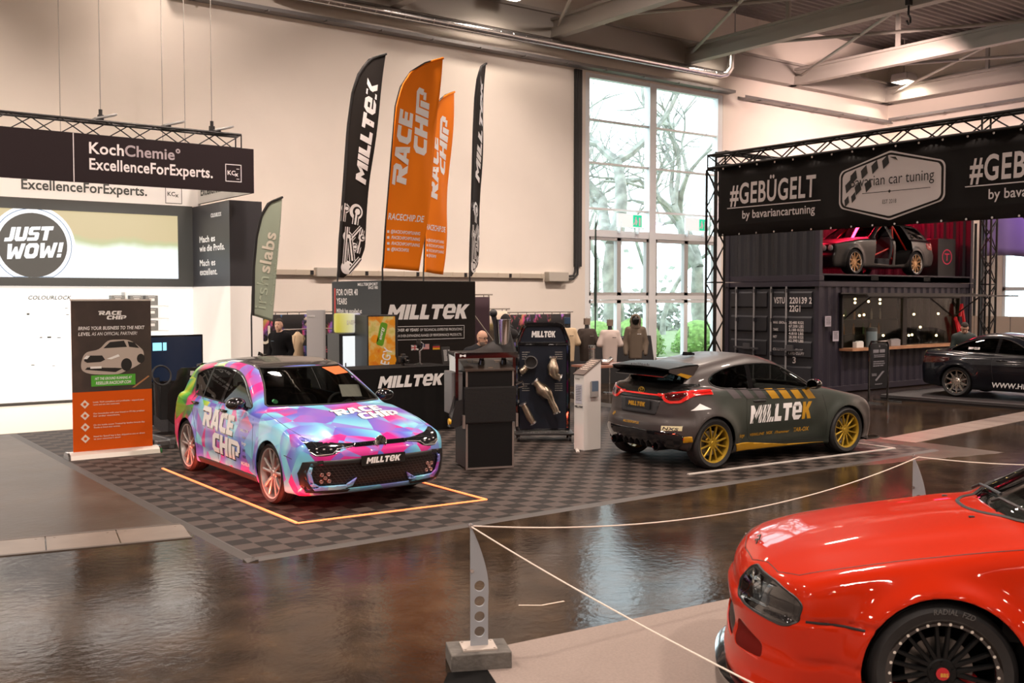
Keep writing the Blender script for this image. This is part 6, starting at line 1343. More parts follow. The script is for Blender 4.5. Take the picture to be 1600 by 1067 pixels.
# ---------------------------------------------------------------- feather flags
def flag(label,loc,ang,left,right,fab,art,pole0=0,group='feather flags on the tuning stand',amp=.03,seed=0,bottom=None):
    """left / right edges as (u,v) polylines from bottom to top"""
    t=thing('feather_flag',label,'flag',loc,ang,group); L=np.array(left); Rr=np.array(right)
    def al(P,s):
        d=np.r_[0,np.cumsum(np.hypot(*np.diff(P,axis=0).T))]; d/=d[-1]; return np.interp(s,d,P[:,0]),np.interp(s,d,P[:,1])
    wv=lambda u,v: amp*sin(3.1*u*2+1.7*v+seed)*min(1,max(0,u*1.5))+amp*.5*sin(7*u-2.1*v+seed)
    m=MB(); nu,nv=14,44
    def pt(i,j):
        a=al(L,j); b=al(Rr,j); u=a[0]+(b[0]-a[0])*i; v=a[1]+(b[1]-a[1])*i; return Vector((u,wv(u,v),v))
    m.grid(pt,nu,nv); o=obj('flag_cloth',m,fab,t,smooth=60); sm=o.modifiers.new('s','SOLIDIFY'); sm.thickness=.004; sm.offset=0
    pl=MB(); pts=[(L[0][0]-.02,0,-pole0),(L[0][0]-.02,0,L[0][1])]+[(al(L,s)[0]-.012,0,al(L,s)[1]+.0) for s in np.linspace(.03,1,24)]; pl.tube(pts,[.016]*6+[.013]*(len(pts)-6),8); obj('flag_pole',pl,M_black,t)
    sl=MB(); sl.tube([(al(L,s)[0]+.012,wv(al(L,s)[0],al(L,s)[1])-.004,al(L,s)[1]) for s in np.linspace(0,1,30)],.022,6); obj('pole_sleeve',sl,mat('sleeve_black',(.012,.011,.011),.7) if fab.name!='flag_orange' else fab,o)
    fr=lambda u,v,w=0: Vector((u,wv(u,v)-.006-w,v))
    art(o,fr); return t
M_fb=mat('flag_black',(.016,.013,.0115),.8,spec=.2); M_fo=mat('flag_orange',(.90,.225,.006),.7,spec=.2)
ML=[(0,.02),(.03,.7),(.12,1.7),(.22,2.9),(.33,3.6),(.48,4.0),(.72,4.28),(1.07,4.42)]; MR=[(.12,.02),(.42,.25),(.57,.62),(.63,1.22),(.71,1.95),(.89,3.17),(1.07,4.42)]
RL=[(.02,.10),(.08,.9),(.17,1.8),(.29,3.0),(.40,3.35),(.60,3.62),(.90,3.82),(1.26,3.95)]; RRt=[(.78,.06),(.95,1.0),(1.10,2.2),(1.18,3.1),(1.26,3.95)]
def sub(m,ml=.12):  # densify flat lettering so that it follows the cloth
    return m
def millart(o,fr):
    m=MB(); v,f=heavy2d('MILLTeK',.2,.07); put2d(m,(v,f),fr,.62,1.83,.25,w=2.05,rot=radians(82.5)); obj('flag_lettering',m,M_white,o,smooth=0)
    m=MB(); b=MB(); R=random.Random(3)
    def ring(u,v,r): 
        n=22; m.add([fr(u+r*cos(2*pi*i/n),v+r*sin(2*pi*i/n),.001) for i in range(n)],[tuple(range(n))]); b.add([fr(u+r*.66*cos(2*pi*i/n)+.02,v+r*.66*sin(2*pi*i/n),.003) for i in range(n)],[tuple(range(n))]); m.add([fr(u+r*.4*cos(2*pi*i/n)+.03,v+r*.4*sin(2*pi*i/n),.005) for i in range(n)],[tuple(range(n))])
    def pipe(a,c,w):
        a=Vector(a); c=Vector(c); d=(c-a).normalized(); n=Vector((-d.y,d.x))
        for mm,k,z in ((m,1,.001),(b,.72,.003),(m,.3,.005)): 
            q=[a+n*w*k,a-n*w*k,c-n*w*k,c+n*w*k]; mm.add([fr(p.x,p.y,z) for p in q],[(0,1,2,3)])
    for a,c,w in (((.14,.28),(.20,1.0),.05),((.30,.35),(.24,.85),.06),((.26,.75),(.50,1.0),.05),((.40,.50),(.52,.95),.05),((.22,.12),(.46,.40),.05),((.10,1.1),(.14,1.45),.05),((.36,1.05),(.40,1.30),.07)): pipe(a,c,w)
    for u,v,r in ((.19,.22,.13),(.39,1.30,.15),(.15,1.35,.09),(.33,.62,.08),(.50,.80,.07),(.20,.82,.10)): ring(u,v,r)
    obj('printed_pipes',m,M_white,o,smooth=0); obj('printed_shade',b,M_fb,o,smooth=0)
def raceart(o,fr):
    m=MB(); put2d(m,heavy2d('RACE',.1,.07),fr,.49,1.56,.285,w=1.36,rot=radians(83.5)); put2d(m,heavy2d('CHIP',.1,.07),fr,.90,2.14,.28,w=1.22,rot=radians(84))
    write(m,'RACECHIP.DE',fr,.12,.97,.11,bold=.03,shear=.2,w=.74,rot=-.03)
    for k,tx in enumerate(('@RACECHIPCHIPTUNING','/RACECHIPCHIPTUNING','/RACECHIPCHIPTUNING','@RACECHIPDE')): write(m,tx,fr,.17,.73-.105*k,.055,bold=.03,shear=.2,w=.62 if k<3 else .38,rot=-.03); m.flat(rect(.095,.73-.105*k,.14,.775-.105*k),fr,.002)
    obj('flag_lettering',m,M_white,o,smooth=0)
flag('black feather flag with white lettering and pipe drawing, left of the orange flags',(9.03,17.75,2.60),0,ML,MR,M_fb,millart,.5,seed=1)
flag('black feather flag with white lettering seen nearly edge-on, right of the orange flags',(10.86,15.95,2.62),radians(38),[(u,v*.955) for u,v in ML],[(u,v*.955) for u,v in MR],M_fb,millart,.5,seed=2,amp=.02)
flag('orange feather flag in front, whole white lettering in view',(8.97,15.93,2.66),0,RL,RRt,M_fo,raceart,.5,seed=3)
flag('orange feather flag behind the front orange one, half hidden',(10.96,17.78,2.66),radians(27),RL,RRt,M_fo,raceart,.5,seed=4.5)
gr=mat('flag_sage',(.31,.37,.29),.8)
def irish(o,fr):
    m=MB(); write(m,'irsh',fr,.27,.12,.24,bold=-.005,w=.62,rot=radians(83)); obj('flag_lettering',m,mat('print_sage','B4C2AE',.7),o,smooth=0); m=MB(); write(m,'slabs',fr,.345,.80,.22,bold=.04,w=.78,rot=radians(80)); obj('flag_lettering',m,mat('print_cream','D9D4C4',.7),o,smooth=0)
    m=MB(); write(m,'Custom vinyl, slabs and more',fr,.42,.2,.05,w=1.35,rot=radians(83.5)); obj('flag_lettering',m,mat('print_sage','B4C2AE',.7),o,smooth=0)
flag('short sage green feather flag beside the white booth',(7.60,18.5,1.9),0,[(.0,.0),(.03,.9),(.10,1.5),(.2,1.9),(.35,2.15),(.62,2.27)],[(.42,-.12),(.47,.4),(.52,1.2),(.62,2.27)],gr,irish,1.85,group=None,seed=5)
t=thing('feather_flag','dark green folded feather flag standing edge-on before the tall window','flag',(17.9,20.4,0)); m=MB(); m.tube([(0,0,0),(0,0,2.6),(.01,0,4.0),(.05,0,4.3)],[.02,.018,.014,.008],8); obj('flag_pole',m,M_black,t); m=MB(); m.loft([[Vector((.0+x*w_,y*w_*.4,z)) for x,y in ((-.05,0),(0,-.03),(.05,0),(0,.03))] for z,w_ in ((2.0,.9),(2.4,1.1),(3.4,.9),(4.1,.5),(4.3,.1))]); obj('flag_cloth',m,mat('flag_deep_green',(.03,.06,.045),.8),t)
# ---------------------------------------------------------------- tuning stand: storage box, counter, fridges
blk=mat('stand_black',(.009,.007,.0065),.4,spec=.25); stt=thing('stand_cabin','square black stand cabin printed with big white lettering under the feather flags','cabin',(8.93,15.9,.015))
m=MB(); m.bb(0,2.02,0,1.9,0,2.53); cb=obj('cabin_shell',m,blk,stt,smooth=0,bevel=.01); m=MB(); m.bb(-.012,-.002,.0,1.9,.02,2.52); sdp=obj('side_print',m,mat('stand_slate',(.022,.025,.028),.4,spec=.3),stt,smooth=0)
fr=front(0,-.006,0); m=MB(); put2d(m,heavy2d('MILLTeK',.24,.07),fr,.10,1.83,.27,w=1.78)
obj('lettering',m,M_white,cb,smooth=0); m=MB()
for q in (rect(.26,1.46,1.76,1.468),rect(.26,1.70,1.76,1.708),rect(.26,1.46,.268,1.708),rect(1.752,1.46,1.76,1.708)): m.flat(q,fr,0)
write(m,'OVER 40 YEARS',fr,.30,1.615,.05,bold=.04,shear=.2,w=.46); write(m,'OF TECHNICAL EXPERTISE PRODUCING',fr,.79,1.615,.045,shear=.0,w=.92); write(m,'AN EVER-EXPANDING RANGE OF PERFORMANCE PRODUCTS.',fr,.30,1.515,.045,w=1.4); obj('lettering',m,M_white,cb,smooth=0)
m=MB(); m.flat(rect(.20,1.46,.235,1.71),fr,0); obj('red_mark',m,mat('print_red','C8321E',.5),cb,smooth=0)
def flagpatch(u,v,kind):
    w_,h_=.155,.095; o=None
    def q(nm,c,rs): 
        m=MB(); [m.flat(r,fr,.001+.0008*i) for i,r in enumerate(rs)]; return obj(nm,m,c,cb,smooth=0)
    W=mat('print_white','D8D2CF',.5); B=mat('print_navy','26305F',.5); Rd=mat('print_red2','B02A2C',.5); Y=mat('print_gold','D9A21B',.5)
    if kind=='de': q('flag_print',M_gloss,[rect(u,v+h_*.66,u+w_,v+h_)]); q('flag_print',Rd,[rect(u,v+h_*.33,u+w_,v+h_*.66)]); q('flag_print',Y,[rect(u,v,u+w_,v+h_*.33)])
    if kind=='us': q('flag_print',W,[rect(u,v,u+w_,v+h_)]); m=MB(); [m.flat(rect(u,v+h_*k/7,u+w_,v+h_*(k+.5)/7),fr,.003) for k in range(7)]; obj('flag_print',m,Rd,cb,smooth=0); m=MB(); m.flat(rect(u,v+h_*.45,u+w_*.42,v+h_),fr,.004); obj('flag_print',m,B,cb,smooth=0)
    if kind=='uk':
        q('flag_print',B,[rect(u,v,u+w_,v+h_)]); m=MB(); m.flat([(u,v),(u+.03,v),(u+w_,v+h_-.018),(u+w_,v+h_),(u+w_-.03,v+h_),(u,v+.018)],fr,.003); m.flat([(u+w_-.03,v),(u+w_,v),(u+w_,v+.018),(u+.03,v+h_),(u,v+h_),(u,v+h_-.018)],fr,.0033); m.flat(rect(u+w_*.38,v,u+w_*.62,v+h_),fr,.0036); m.flat(rect(u,v+h_*.33,u+w_,v+h_*.67),fr,.0039); obj('flag_print',m,W,cb,smooth=0)
        m=MB(); m.flat(rect(u+w_*.43,v,u+w_*.57,v+h_),fr,.005); m.flat(rect(u,v+h_*.41,u+w_,v+h_*.59),fr,.0053); obj('flag_print',m,Rd,cb,smooth=0)
flagpatch(.60,1.27,'uk'); flagpatch(.83,1.28,'us'); flagpatch(1.06,1.27,'de')
fr=leftf(-.016,0,0); m=MB()
for k,(tx,z,h,wd) in enumerate((('FOR OVER 40',2.27,.11,.85),('YEARS',2.10,.11,.42),('Milltek has excelled at',1.94,.075,1.0),('manufacturing high',1.81,.075,.95),('quality aftermarket',1.68,.075,.9))): write(m,tx,fr,-1.70,z,h,bold=.03,w=wd)
write(m,'MILLTEKSPORT',fr,-.10,2.44,.05,bold=.03,w=.75,align='r'); write(m,'SINCE 1983',fr,-.10,2.38,.045,bold=.03,w=.35,align='r'); obj('lettering',m,M_white,sdp,smooth=0); m=MB(); m.flat(rect(-1.80,1.75,-1.745,2.40),fr,0); obj('red_mark',m,MATS['print_red'],sdp,smooth=0)
t=thing('counter_table','bar-height counter under a black cloth printed with white lettering','table',(7.62,14.47,.015)); 
def clothmat(): return mat('counter_cloth',(.008,.0075,.0075),.8,spec=.15)
m=MB()
def cl(i,j):  # front skirt with folds
    x=1.9*i; z=1.075*(1-j); f=.02*sin(x*17)*(j**1.2)+.012*sin(x*41+1)*(j); return Vector((x,f-.0,z))
m.grid(cl,60,14); m.grid(lambda i,j: Vector((1.9+.015*sin(i*30)*j,.8*i,1.075*(1-j))),14,10); m.grid(lambda i,j: Vector((-.0,.8*(1-i),1.075*(1-j))),8,8); m.grid(lambda i,j:Vector((1.9*i,.8*(1-j),1.078)),8,4); co=obj('tablecloth',m,clothmat(),t,smooth=60)
m=MB(); put2d(m,heavy2d('MILLTeK',.24,.07),lambda u,v,w=0:Vector((u,.02*sin(u*17)*((1-v/1.075)**1.2)-.022-w,v)),.42,.76,.195,w=1.27); obj('lettering',m,M_white,co,smooth=0)
m=MB(); m.bb(.03,1.87,.03,.77,1.04,1.07); obj('tabletop',m,M_black,t,smooth=0)
for x in (.08,1.82):
    for y in (.08,.72): m=MB(); m.cyl((x,y,0),(x,y,1.04),.02,n=8); obj('leg',m,M_steel,t)
# fridge and cooler
t=thing('drinks_fridge','narrow glass-door drinks fridge with a glowing yellow header','fridge',(8.33,16.05,.015)); fx=0
m=MB(); m.bb(-.23,.23,-.2,.25,0,1.60); m.bb(-.26,-.23,-.2,.25,0,1.6); obj('fridge_body',m,M_black,t,smooth=0)
m=MB(); m.bb(-.19,.16,-.225,-.2,.10,1.56); dr=obj('fridge_door',m,mat('fridge_light',(.7,.75,.78),.2,emit=(.85,.95,1),es=.75),t,smooth=0); m=MB(); m.cyl((-.16,-.24,.8),(-.16,-.24,1.1),.012,n=8); obj('handle',m,M_steel,dr)
m=MB(); m.lathe([(.0001,1.62),(.22,1.62),(.23,1.66),(.23,1.92),(.22,1.95),(.0001,1.95)],n=28); 
def hdm():
    g=NG('header_glow',rough=.4); o=g.xyz(); c=g.ramp(g.math('ADD',g.math('MULTIPLY',o[0],1.6),.45),[(.1,'E8D80A'),(.4,'FFF8C0'),(.6,'F0E8FF'),(.85,'8A6A9A')]); g.l(c,g.p.inputs['Emission Color']); g.p.inputs['Emission Strength'].default_value=.6; g.p.inputs['Base Color'].default_value=(.1,.1,.1,1); return g.m
hd=obj('fridge_header',m,hdm(),t,smooth=40); m=MB(); write(m,'ENERGY',frame((0,-.236,1.76),(1,0,0),(0,0,1)),0,0,.07,bold=.04,align='c',w=.26); obj('lettering',m,M_white,hd,smooth=0)
t=thing('drinks_cooler','upright drinks cooler printed with a green can among orange fruit','cooler',(8.66,15.62,.015),radians(0))
m=MB(); m.bb(-.30,.30,-.24,.24,0,1.93); cb2=obj('cooler_body',m,M_black,t,bevel=.01)
def fruit():
    g=NG('printed_fruit',rough=.35,coat=.3); v=g.n('TexVoronoi'); v.inputs['Scale'].default_value=7; g.l(g.tc.outputs['Object'],v.inputs['Vector']); x=g.xyz(v.outputs['Color']); n=g.noise(5,4); o=g.xyz()
    g.col(g.ramp(g.math('ADD',g.math('MULTIPLY',n,.75),g.math('ADD',g.math('MULTIPLY',x[0],.15),g.math('MULTIPLY',g.math('SUBTRACT',1.9,o[2]),.12))),[(.28,'B8B428'),(.42,'E0D088'),(.55,'E8A030'),(.68,'DE7C18'),(.85,'C8551A')])); return g.m
fr=front(0,-.245,0); m=MB(); m.flat(rect(-.28,.15,.24,1.90),fr,0); pr=obj('cooler_print',m,fruit(),cb2,smooth=0)
m=MB(); m.flat([(p[0]*cos(-.25)-p[1]*sin(-.25)-.02,p[0]*sin(-.25)+p[1]*cos(-.25)+1.60) for p in rrect(-.07,-.20,.07,.20,.04)],fr,.003); cn=obj('printed_can',m,mat('print_lime','5E9A1E',.35),pr,smooth=0); m=MB(); write(m,'energy',fr,-.035,1.50,.06,bold=.03,w=.22,rot=1.32,d=.006); write(m,'EGY',fr,.10,1.05,.16,bold=.06,w=.30,rot=1.3,d=.006); write(m,'GY',fr,.14,.72,.2,bold=.06,w=.3,rot=1.3,d=.006); obj('lettering',m,M_white,pr,smooth=0)
for u,v,r in ((-.16,1.52,.07),(.12,1.48,.05),(.17,1.15,.09),(-.02,1.22,.06),(-.2,1.2,.05),(.18,1.8,.05)): m=MB(); m.flat(circ(u,v,r,18),fr,.003); obj('printed_orange',m,mat('print_orange','E89A18',.4),pr,smooth=0)
t=thing('roll_up_banner','narrow pale grey roll-up banner between the standing man and the fridge','banner',(8.62,18.3,.015)); m=MB(); m.bb(0,.40,-.004,0,.06,1.98); b_=obj('banner_sheet',m,mat('banner_pale',(.52,.51,.52),.6),t,smooth=0); m=MB(); m.bb(-.02,.42,-.1,.1,0,.07); obj('cassette',m,M_alu,t,bevel=.01); m=MB(); write(m,'matte',front(0,-.008,0),.03,1.85,.04,bold=.02); m.flat(rect(.22,.65,.36,.8),front(0,-.008,0)); obj('lettering',m,M_white,b_,smooth=0)
# things on the counter
def onT(px,py): p=at_z(px,py,1.095); return p
p=onT(656,567); p=at_y(656,568,14.85); t=thing('camera_gimbal','handheld gimbal with a phone on a small tripod standing on the counter','gimbal',(p.x,14.85,1.095)); m=MB(); m.cyl((0,0,.03),(0,0,.24),.016,n=10)
for a in (0.3,2.4,4.5): m.tube([(0,0,.04),(.1*cos(a),.1*sin(a),0)],.008,6)
obj('grip',m,M_steel,t); m=MB(); m.tube([(0,0,.24),(.06,0,.28),(.07,0,.36),(.0,.03,.40)],.014,8); obj('gimbal_arm',m,M_steel,t); m=MB(); m.box((-.02,0,.36),(.085,.012,.15)); obj('phone',m,M_gloss,t,bevel=.006)
p=at_y(630,568,14.95); t=thing('photo_camera','black photo camera standing on the counter left of the gimbal','camera',(p.x,14.95,1.095)); m=MB(); m.box((0,0,.10),(.15,.09,.11)); m.box((0,0,.17),(.06,.07,.05)); m.box((0,0,.022),(.05,.05,.045)); obj('camera_body',m,M_black,t,bevel=.01); m=MB(); m.lathe([(.0001,0),(.04,0),(.042,-.02),(.036,-.1),(.04,-.12),(.0001,-.11)],c=(0,-.03,.10),axis='Y',n=18); obj('lens',m,M_gloss,t)
p=at_y(697,567,14.8); t=thing('price_board','black price board with a white list, leaning on the counter','sign',(p.x,14.8,1.095),radians(8)); m=MB(); m.box((0,.0,.15),(.19,.012,.30),rx=radians(-8)); b_=obj('board',m,M_black,t); m=MB(); frb=frame((0,-.03,0),(1,0,0),(0,.14,1)); fakelines(m,frb,-.07,.235,.08,9,.008,.022,3,.012); fakelines(m,frb,.035,.235,.04,9,.008,.022,5,.012,.1); obj('lettering',m,M_white,b_,smooth=0)
# ================================================================ middle of the stand
a_=at_z(729,737); b_=at_z(801,733); th=atan2(b_.y-a_.y,b_.x-a_.x); W_=(b_-a_).length
t=thing('demo_console','tall black exhaust demo console with a curved top hood and two black knobs','console',(a_.x,a_.y,.015),th)
def fl_(x,y,z): return (x,y,z)
m=MB(); m.bb(0,W_,0,.55,.02,.72); m.bb(.0,W_,.0,.55,.72,1.28); bd=obj('console_body',m,M_black,t,smooth=0,bevel=.008)
m=MB(); m.bb(-.03,W_+.03,-.035,.56,.62,1.08); 
for k in range(23): m.bb(-.032,W_+.032,-.042,-.035,.635+k*.019,.645+k*.019)
obj('ribbed_panel',m,mat('ribbed_black',(.012,.012,.013),.5),bd,smooth=0)
for z0_,z1_ in ((.03,.60),(1.09,1.27)): m=MB(); m.bb(.005,W_-.005,-.012,0,z0_,z1_); obj('front_panel',m,mat('panel_black',(.006,.006,.0065),.45,spec=.25),bd,smooth=0)
m=MB()
for x in (.0,W_): m.bb(x-.012,x+.012,-.02,.0,.02,.60); m.bb(x-.012,x+.012,-.02,0,1.08,1.28)
m.bb(-.01,W_+.01,-.02,.0,.01,.035); m.bb(-.06,-.03,-.05,.0,.55,.72); m.bb(W_+.03,W_+.06,-.05,.0,.55,.72); obj('edge_profile',m,mat('edge_alu',(.32,.28,.26),.4,.7),bd,smooth=0)
m=MB(); m.loft([[Vector((x,y,z)) for y,z in ((-.03,1.28),(-.03,1.30),(.38,1.44),(.55,1.44),(.55,1.28))] for x in (-.02,W_+.02)]); pn=obj('control_panel',m,mat('panel_brown',(.05,.035,.028),.35),t,smooth=0)
frp=frame((0,-.03,1.302),(1,0,0),(0,.41,.14)); m=MB(); fakelines(m,frp,.08,.28,.2,2,.02,.05,1,.004); fakelines(m,frp,.45,.28,.2,2,.02,.05,2,.004); m.flat(rect(.30,.04,.36,.06),frp,.004); obj('panel_print',m,mat('print_tan2','A98A74',.5),pn,smooth=0)
for x,lb in ((.24,'l'),(.54,'r')): m=MB(); c=frp(x,.18,0); m.cyl(c,c+Vector((0,-.02,.06)),.045,.035,n=16); m.sphere(c+Vector((0,-.025,.08)),.032); obj('knob',m,M_gloss,pn)
m=MB()
def hood(i,j):
    x=-.16+(W_+.22)*i; y=-.02+.36*j; z=1.50+.03*j+.30*max(0,(i-.38)/.62)**1.5*j; return Vector((x,y,z))
m.grid(hood,20,12); ho=obj('top_hood',m,mat('hood_black',(.006,.005,.005),.55,spec=.2),t,smooth=60); s_=ho.modifiers.new('s','SOLIDIFY'); s_.thickness=.03
m=MB(); m.bb(-.16,W_+.06,-.04,-.01,1.45,1.52); 
for x in (-.12,W_+.03): m.bb(x-.02,x+.02,.02,.32,.9,1.52)
obj('hood_frame',m,M_gloss,ho,smooth=0)
m=MB(); write(m,'M',frame((-.10,-.045,1.47),(1,0,0),(0,0,1)),0,0,.03,bold=.05,w=.08); obj('lettering',m,M_white,ho,smooth=0)
m=MB(); m.lathe([(.07,0),(.095,.34),(.10,.36),(.085,.36),(.06,.02)],c=(.58,.22,1.58),n=20); obj('chrome_pipe',m,M_chrome,t)
m=MB(); m.tube([(.50,.26,1.60),(.48,.26,1.85),(.44,.25,2.0)],.035,10); m.sphere((.44,.25,2.02),.055); obj('microphone',m,M_black,t)
m=MB(); m.bb(-.18,-.03,.05,.45,.72,1.27); obj('side_box',m,mat('side_grey',(.16,.16,.165),.4,.3),t,smooth=0,bevel=.01)
m=MB(); m.tube([(-.10,.1,1.2),(-.16,.05,.9),(-.22,.02,.72),(-.20,.0,.66)],.012,6); m.loft([[Vector((-.20+x,y,.62+z)) for x,z in ((-.02,-.05),(.06,-.06),(.17,-.02),(.17,.30),(.06,.28))] for y in (.0,.12)]); obj('holster',m,M_black,t); m=MB(); m.cyl((-.235,.02,.64),(-.205,.02,.64),.04,n=16); obj('yellow_knob',m,mat('knob_yellow',(.75,.42,.02),.4),t)
m=MB(); m.tube([(W_+.03,-.03,1.10),(W_+.12,-.05,1.14),(W_+.14,-.05,1.08),(W_+.06,-.04,1.06)],.014,8); obj('chrome_hook',m,M_chrome,t)
# exhaust display board
p0=at_z(826,692); p1=at_z(888,698); ang=atan2(p1.y-p0.y,p1.x-p0.x); ang=radians(-34)
t=thing('exhaust_display_board','black display board on castors with silver exhaust parts and white lettering on top','display board',(9.98,12.62,.015),ang)
m=MB(); oc=[(-.40,.0),(.40,.0),(.40,1.40),(.29,1.68),(-.29,1.68),(-.40,1.40)]; fr=front(0,0,0)
m.tube([(u,0,v+.12) for u,v in rnd(oc,.06,3)],.035,8,closed=True); obj('board_frame',m,M_gloss,t); m=MB(); m.prism([(u,v+.12) for u,v in inset(rnd(oc,.06,3),.01)],front(0,-.005,0),-.03); bp=obj('board_panel',m,mat('board_blue_black',(.010,.014,.024),.4,spec=.3),t,smooth=0)
m=MB(); m.tube([(-.40,-.01,1.50),(.40,-.01,1.50)],.026,8); obj('cross_tube',m,M_gloss,t)
m=MB(); m.prism([(-.46,-.40),(.46,-.40),(.46,.12),(-.46,.12)],lambda u,v,w=0:Vector((u,v,.10+w)),.03); bs=obj('base_plate',m,M_black,t,smooth=0,bevel=.01); m=MB(); write(m,'MILLTEK',lambda u,v,w=0:Vector((u,v,.132)),-.34,-.34,.07,bold=.05,w=.6); fakelines(m,lambda u,v,w=0:Vector((u,v,.132)),-.2,-.16,.6,2,.02,.05,8); obj('lettering',m,mat('print_grey','8E8A86',.5),bs,smooth=0)
for x in (-.40,.40):
    for y in (-.34,.08): m=MB(); m.cyl((x-.015,y,.045),(x+.015,y,.045),.045,n=14); m.box((x,y,.085),(.04,.05,.03)); obj('castor',m,M_black,t)
m=MB(); put2d(m,heavy2d('MILLTeK',.1,.06),front(0,-.012,0),-.18,1.60,.10,w=.38); obj('lettering',m,M_white,bp,smooth=0)
m=MB(); 
for u,v in ((-.28,1.36),(.24,1.36),(-.28,.86),(.24,.86)): fakelines(m,front(0,-.008,0),u-.05,v,.12,4,.012,.035,int(u*100)+99,.004)
for u,v in ((-.34,1.1),(-.34,1.0)): m.flat(circ(u,v,.012,8),front(0,-.008,0),.004)
obj('board_print',m,mat('print_grey','8E8A86',.5),bp,smooth=0)
sst=mat('brushed_stainless',(.48,.40,.31),.28,.95,noise=.25,nscale=14)
def part_thing(label,pts,rad,extra=()):
    t2=thing('exhaust_part',label,'exhaust part',t.location+Matrix.Rotation(ang,3,'Z')@Vector((0,-.03,0)),ang,'exhaust parts on the display board'); m=MB(); m.tube(pts,rad,14); 
    for e in extra: m.lathe(e[0],c=e[1],axis=e[2],n=18)
    obj('pipe',m,sst,t2,smooth=50); m=MB(); p=Vector(pts[0]); q=(Vector(pts[1])-p).normalized(); m.cyl(p-q*.012,p+q*.012,(rad[0] if isinstance(rad,list) else rad)+.022,n=18); p=Vector(pts[-1]); q=(p-Vector(pts[-2])).normalized(); m.cyl(p-q*.01,p+q*.012,(rad[-1] if isinstance(rad,list) else rad)+.02,n=18); obj('flange',m,M_steel,t2)
    m=MB(); p=Vector(pts[len(pts)//2]); m.tube([p,(p.x,.03,p.z)],.012,6); obj('bracket',m,M_black,t2)
t2=thing('exhaust_part','big round tailpipe ring at the upper left of the display board','exhaust part',t.location,ang,'exhaust parts on the display board'); m=MB(); m.lathe([(.085,-.22),(.10,-.24),(.105,-.20),(.10,-.02),(.08,-.02),(.08,-.21),(.085,-.22)],c=(-.20,0,1.22),axis='Y',n=28); obj('tailpipe',m,M_steel,t2,smooth=50); m=MB(); m.cyl((-.20,-.18,1.22),(-.20,-.17,1.22),.08,n=24); obj('dark_bore',m,M_black,t2); m=MB(); m.tube([(-.26,-.06,1.14),(-.31,-.08,1.08),(-.34,-.06,1.06)],.05,12); obj('elbow',m,sst,t2)
part_thing('bent catalyst pipe at the upper right of the display board',[(.15,-.10,1.30),(.15,-.10,1.24),(.14,-.12,1.16),(.16,-.12,1.05),(.19,-.12,1.0),(.26,-.12,.97)],[.05,.05,.085,.09,.06,.05])
part_thing('diagonal downpipe with a fat catalyst in the middle of the display board',[(-.14,-.10,.92),(-.08,-.10,.86),(-.04,-.10,.80),(.06,-.10,.71),(.10,-.10,.66),(.13,-.10,.58),(.18,-.10,.48),(.20,-.10,.42)],[.06,.06,.10,.10,.06,.055,.055,.05])
part_thing('short link pipe at the lower left of the display board',[(-.32,-.10,.56),(-.28,-.10,.48),(-.21,-.10,.34),(-.16,-.10,.26)],[.045,.05,.055,.045])
# white info stand
p=at_z(912,706); t=thing('info_stand','white info stand with a slanted brown reading top, left of the matte car','info stand',(p.x,p.y,.015),radians(-90))
m=MB(); m.loft([[Vector((x,y,z)) for y,z in ((0,0),(.33,0),(.33,1.30),(.0,1.10))] for x in (-.22,.0)]); m.v=[(x*1.0,y,z) for x,y,z in m.v]; bdy=obj('stand_body',m,mat('stand_white',(.72,.70,.68),.4),t,smooth=0,bevel=.005)
m=MB(); frs=frame((-.22,0,1.105),(1,0,0),(0,.33,.20)); m.prism(rect(-.01,-.01,.23,.395),frs,.012); rt=obj('reading_top',m,mat('top_brown',(.12,.095,.085),.4),bdy,smooth=0); m=MB(); fakelines(m,frs,.03,.34,.17,6,.015,.045,4,.014); obj('lettering',m,mat('print_pale','EBD8C8',.6),rt,smooth=0)
m=MB(); put2d(m,heavy2d('MILLTeK',.2,.06),front(-.11,-.004,0),-.095,.62,.032,w=.19); write(m,'kess',front(-.11,-.004,0),-.08,1.03,.03,bold=.02,w=.1); obj('lettering',m,M_gloss,bdy,smooth=0)
m=MB(); m.flat(rect(-.075,.68,.07,.96),front(-.11,-.004,0)); sh_=obj('info_sheet',m,mat('sheet_lilac',(.50,.50,.58),.6),bdy,smooth=0); m=MB(); fakelines(m,front(-.11,-.006,0),-.06,.93,.12,9,.008,.025,9); obj('lettering',m,M_grey,sh_,smooth=0)
m=MB(); m.bb(.004,.03,.12,.26,.78,1.00); rk=obj('leaflet_holder',m,mat('clear_holder',(.35,.34,.33),.15,coat=.5),bdy,smooth=0); m=MB(); m.bb(.01,.032,.13,.25,.86,1.01); obj('leaflet',m,mat('leaflet_blue',(.10,.14,.20),.4),rk,smooth=0)
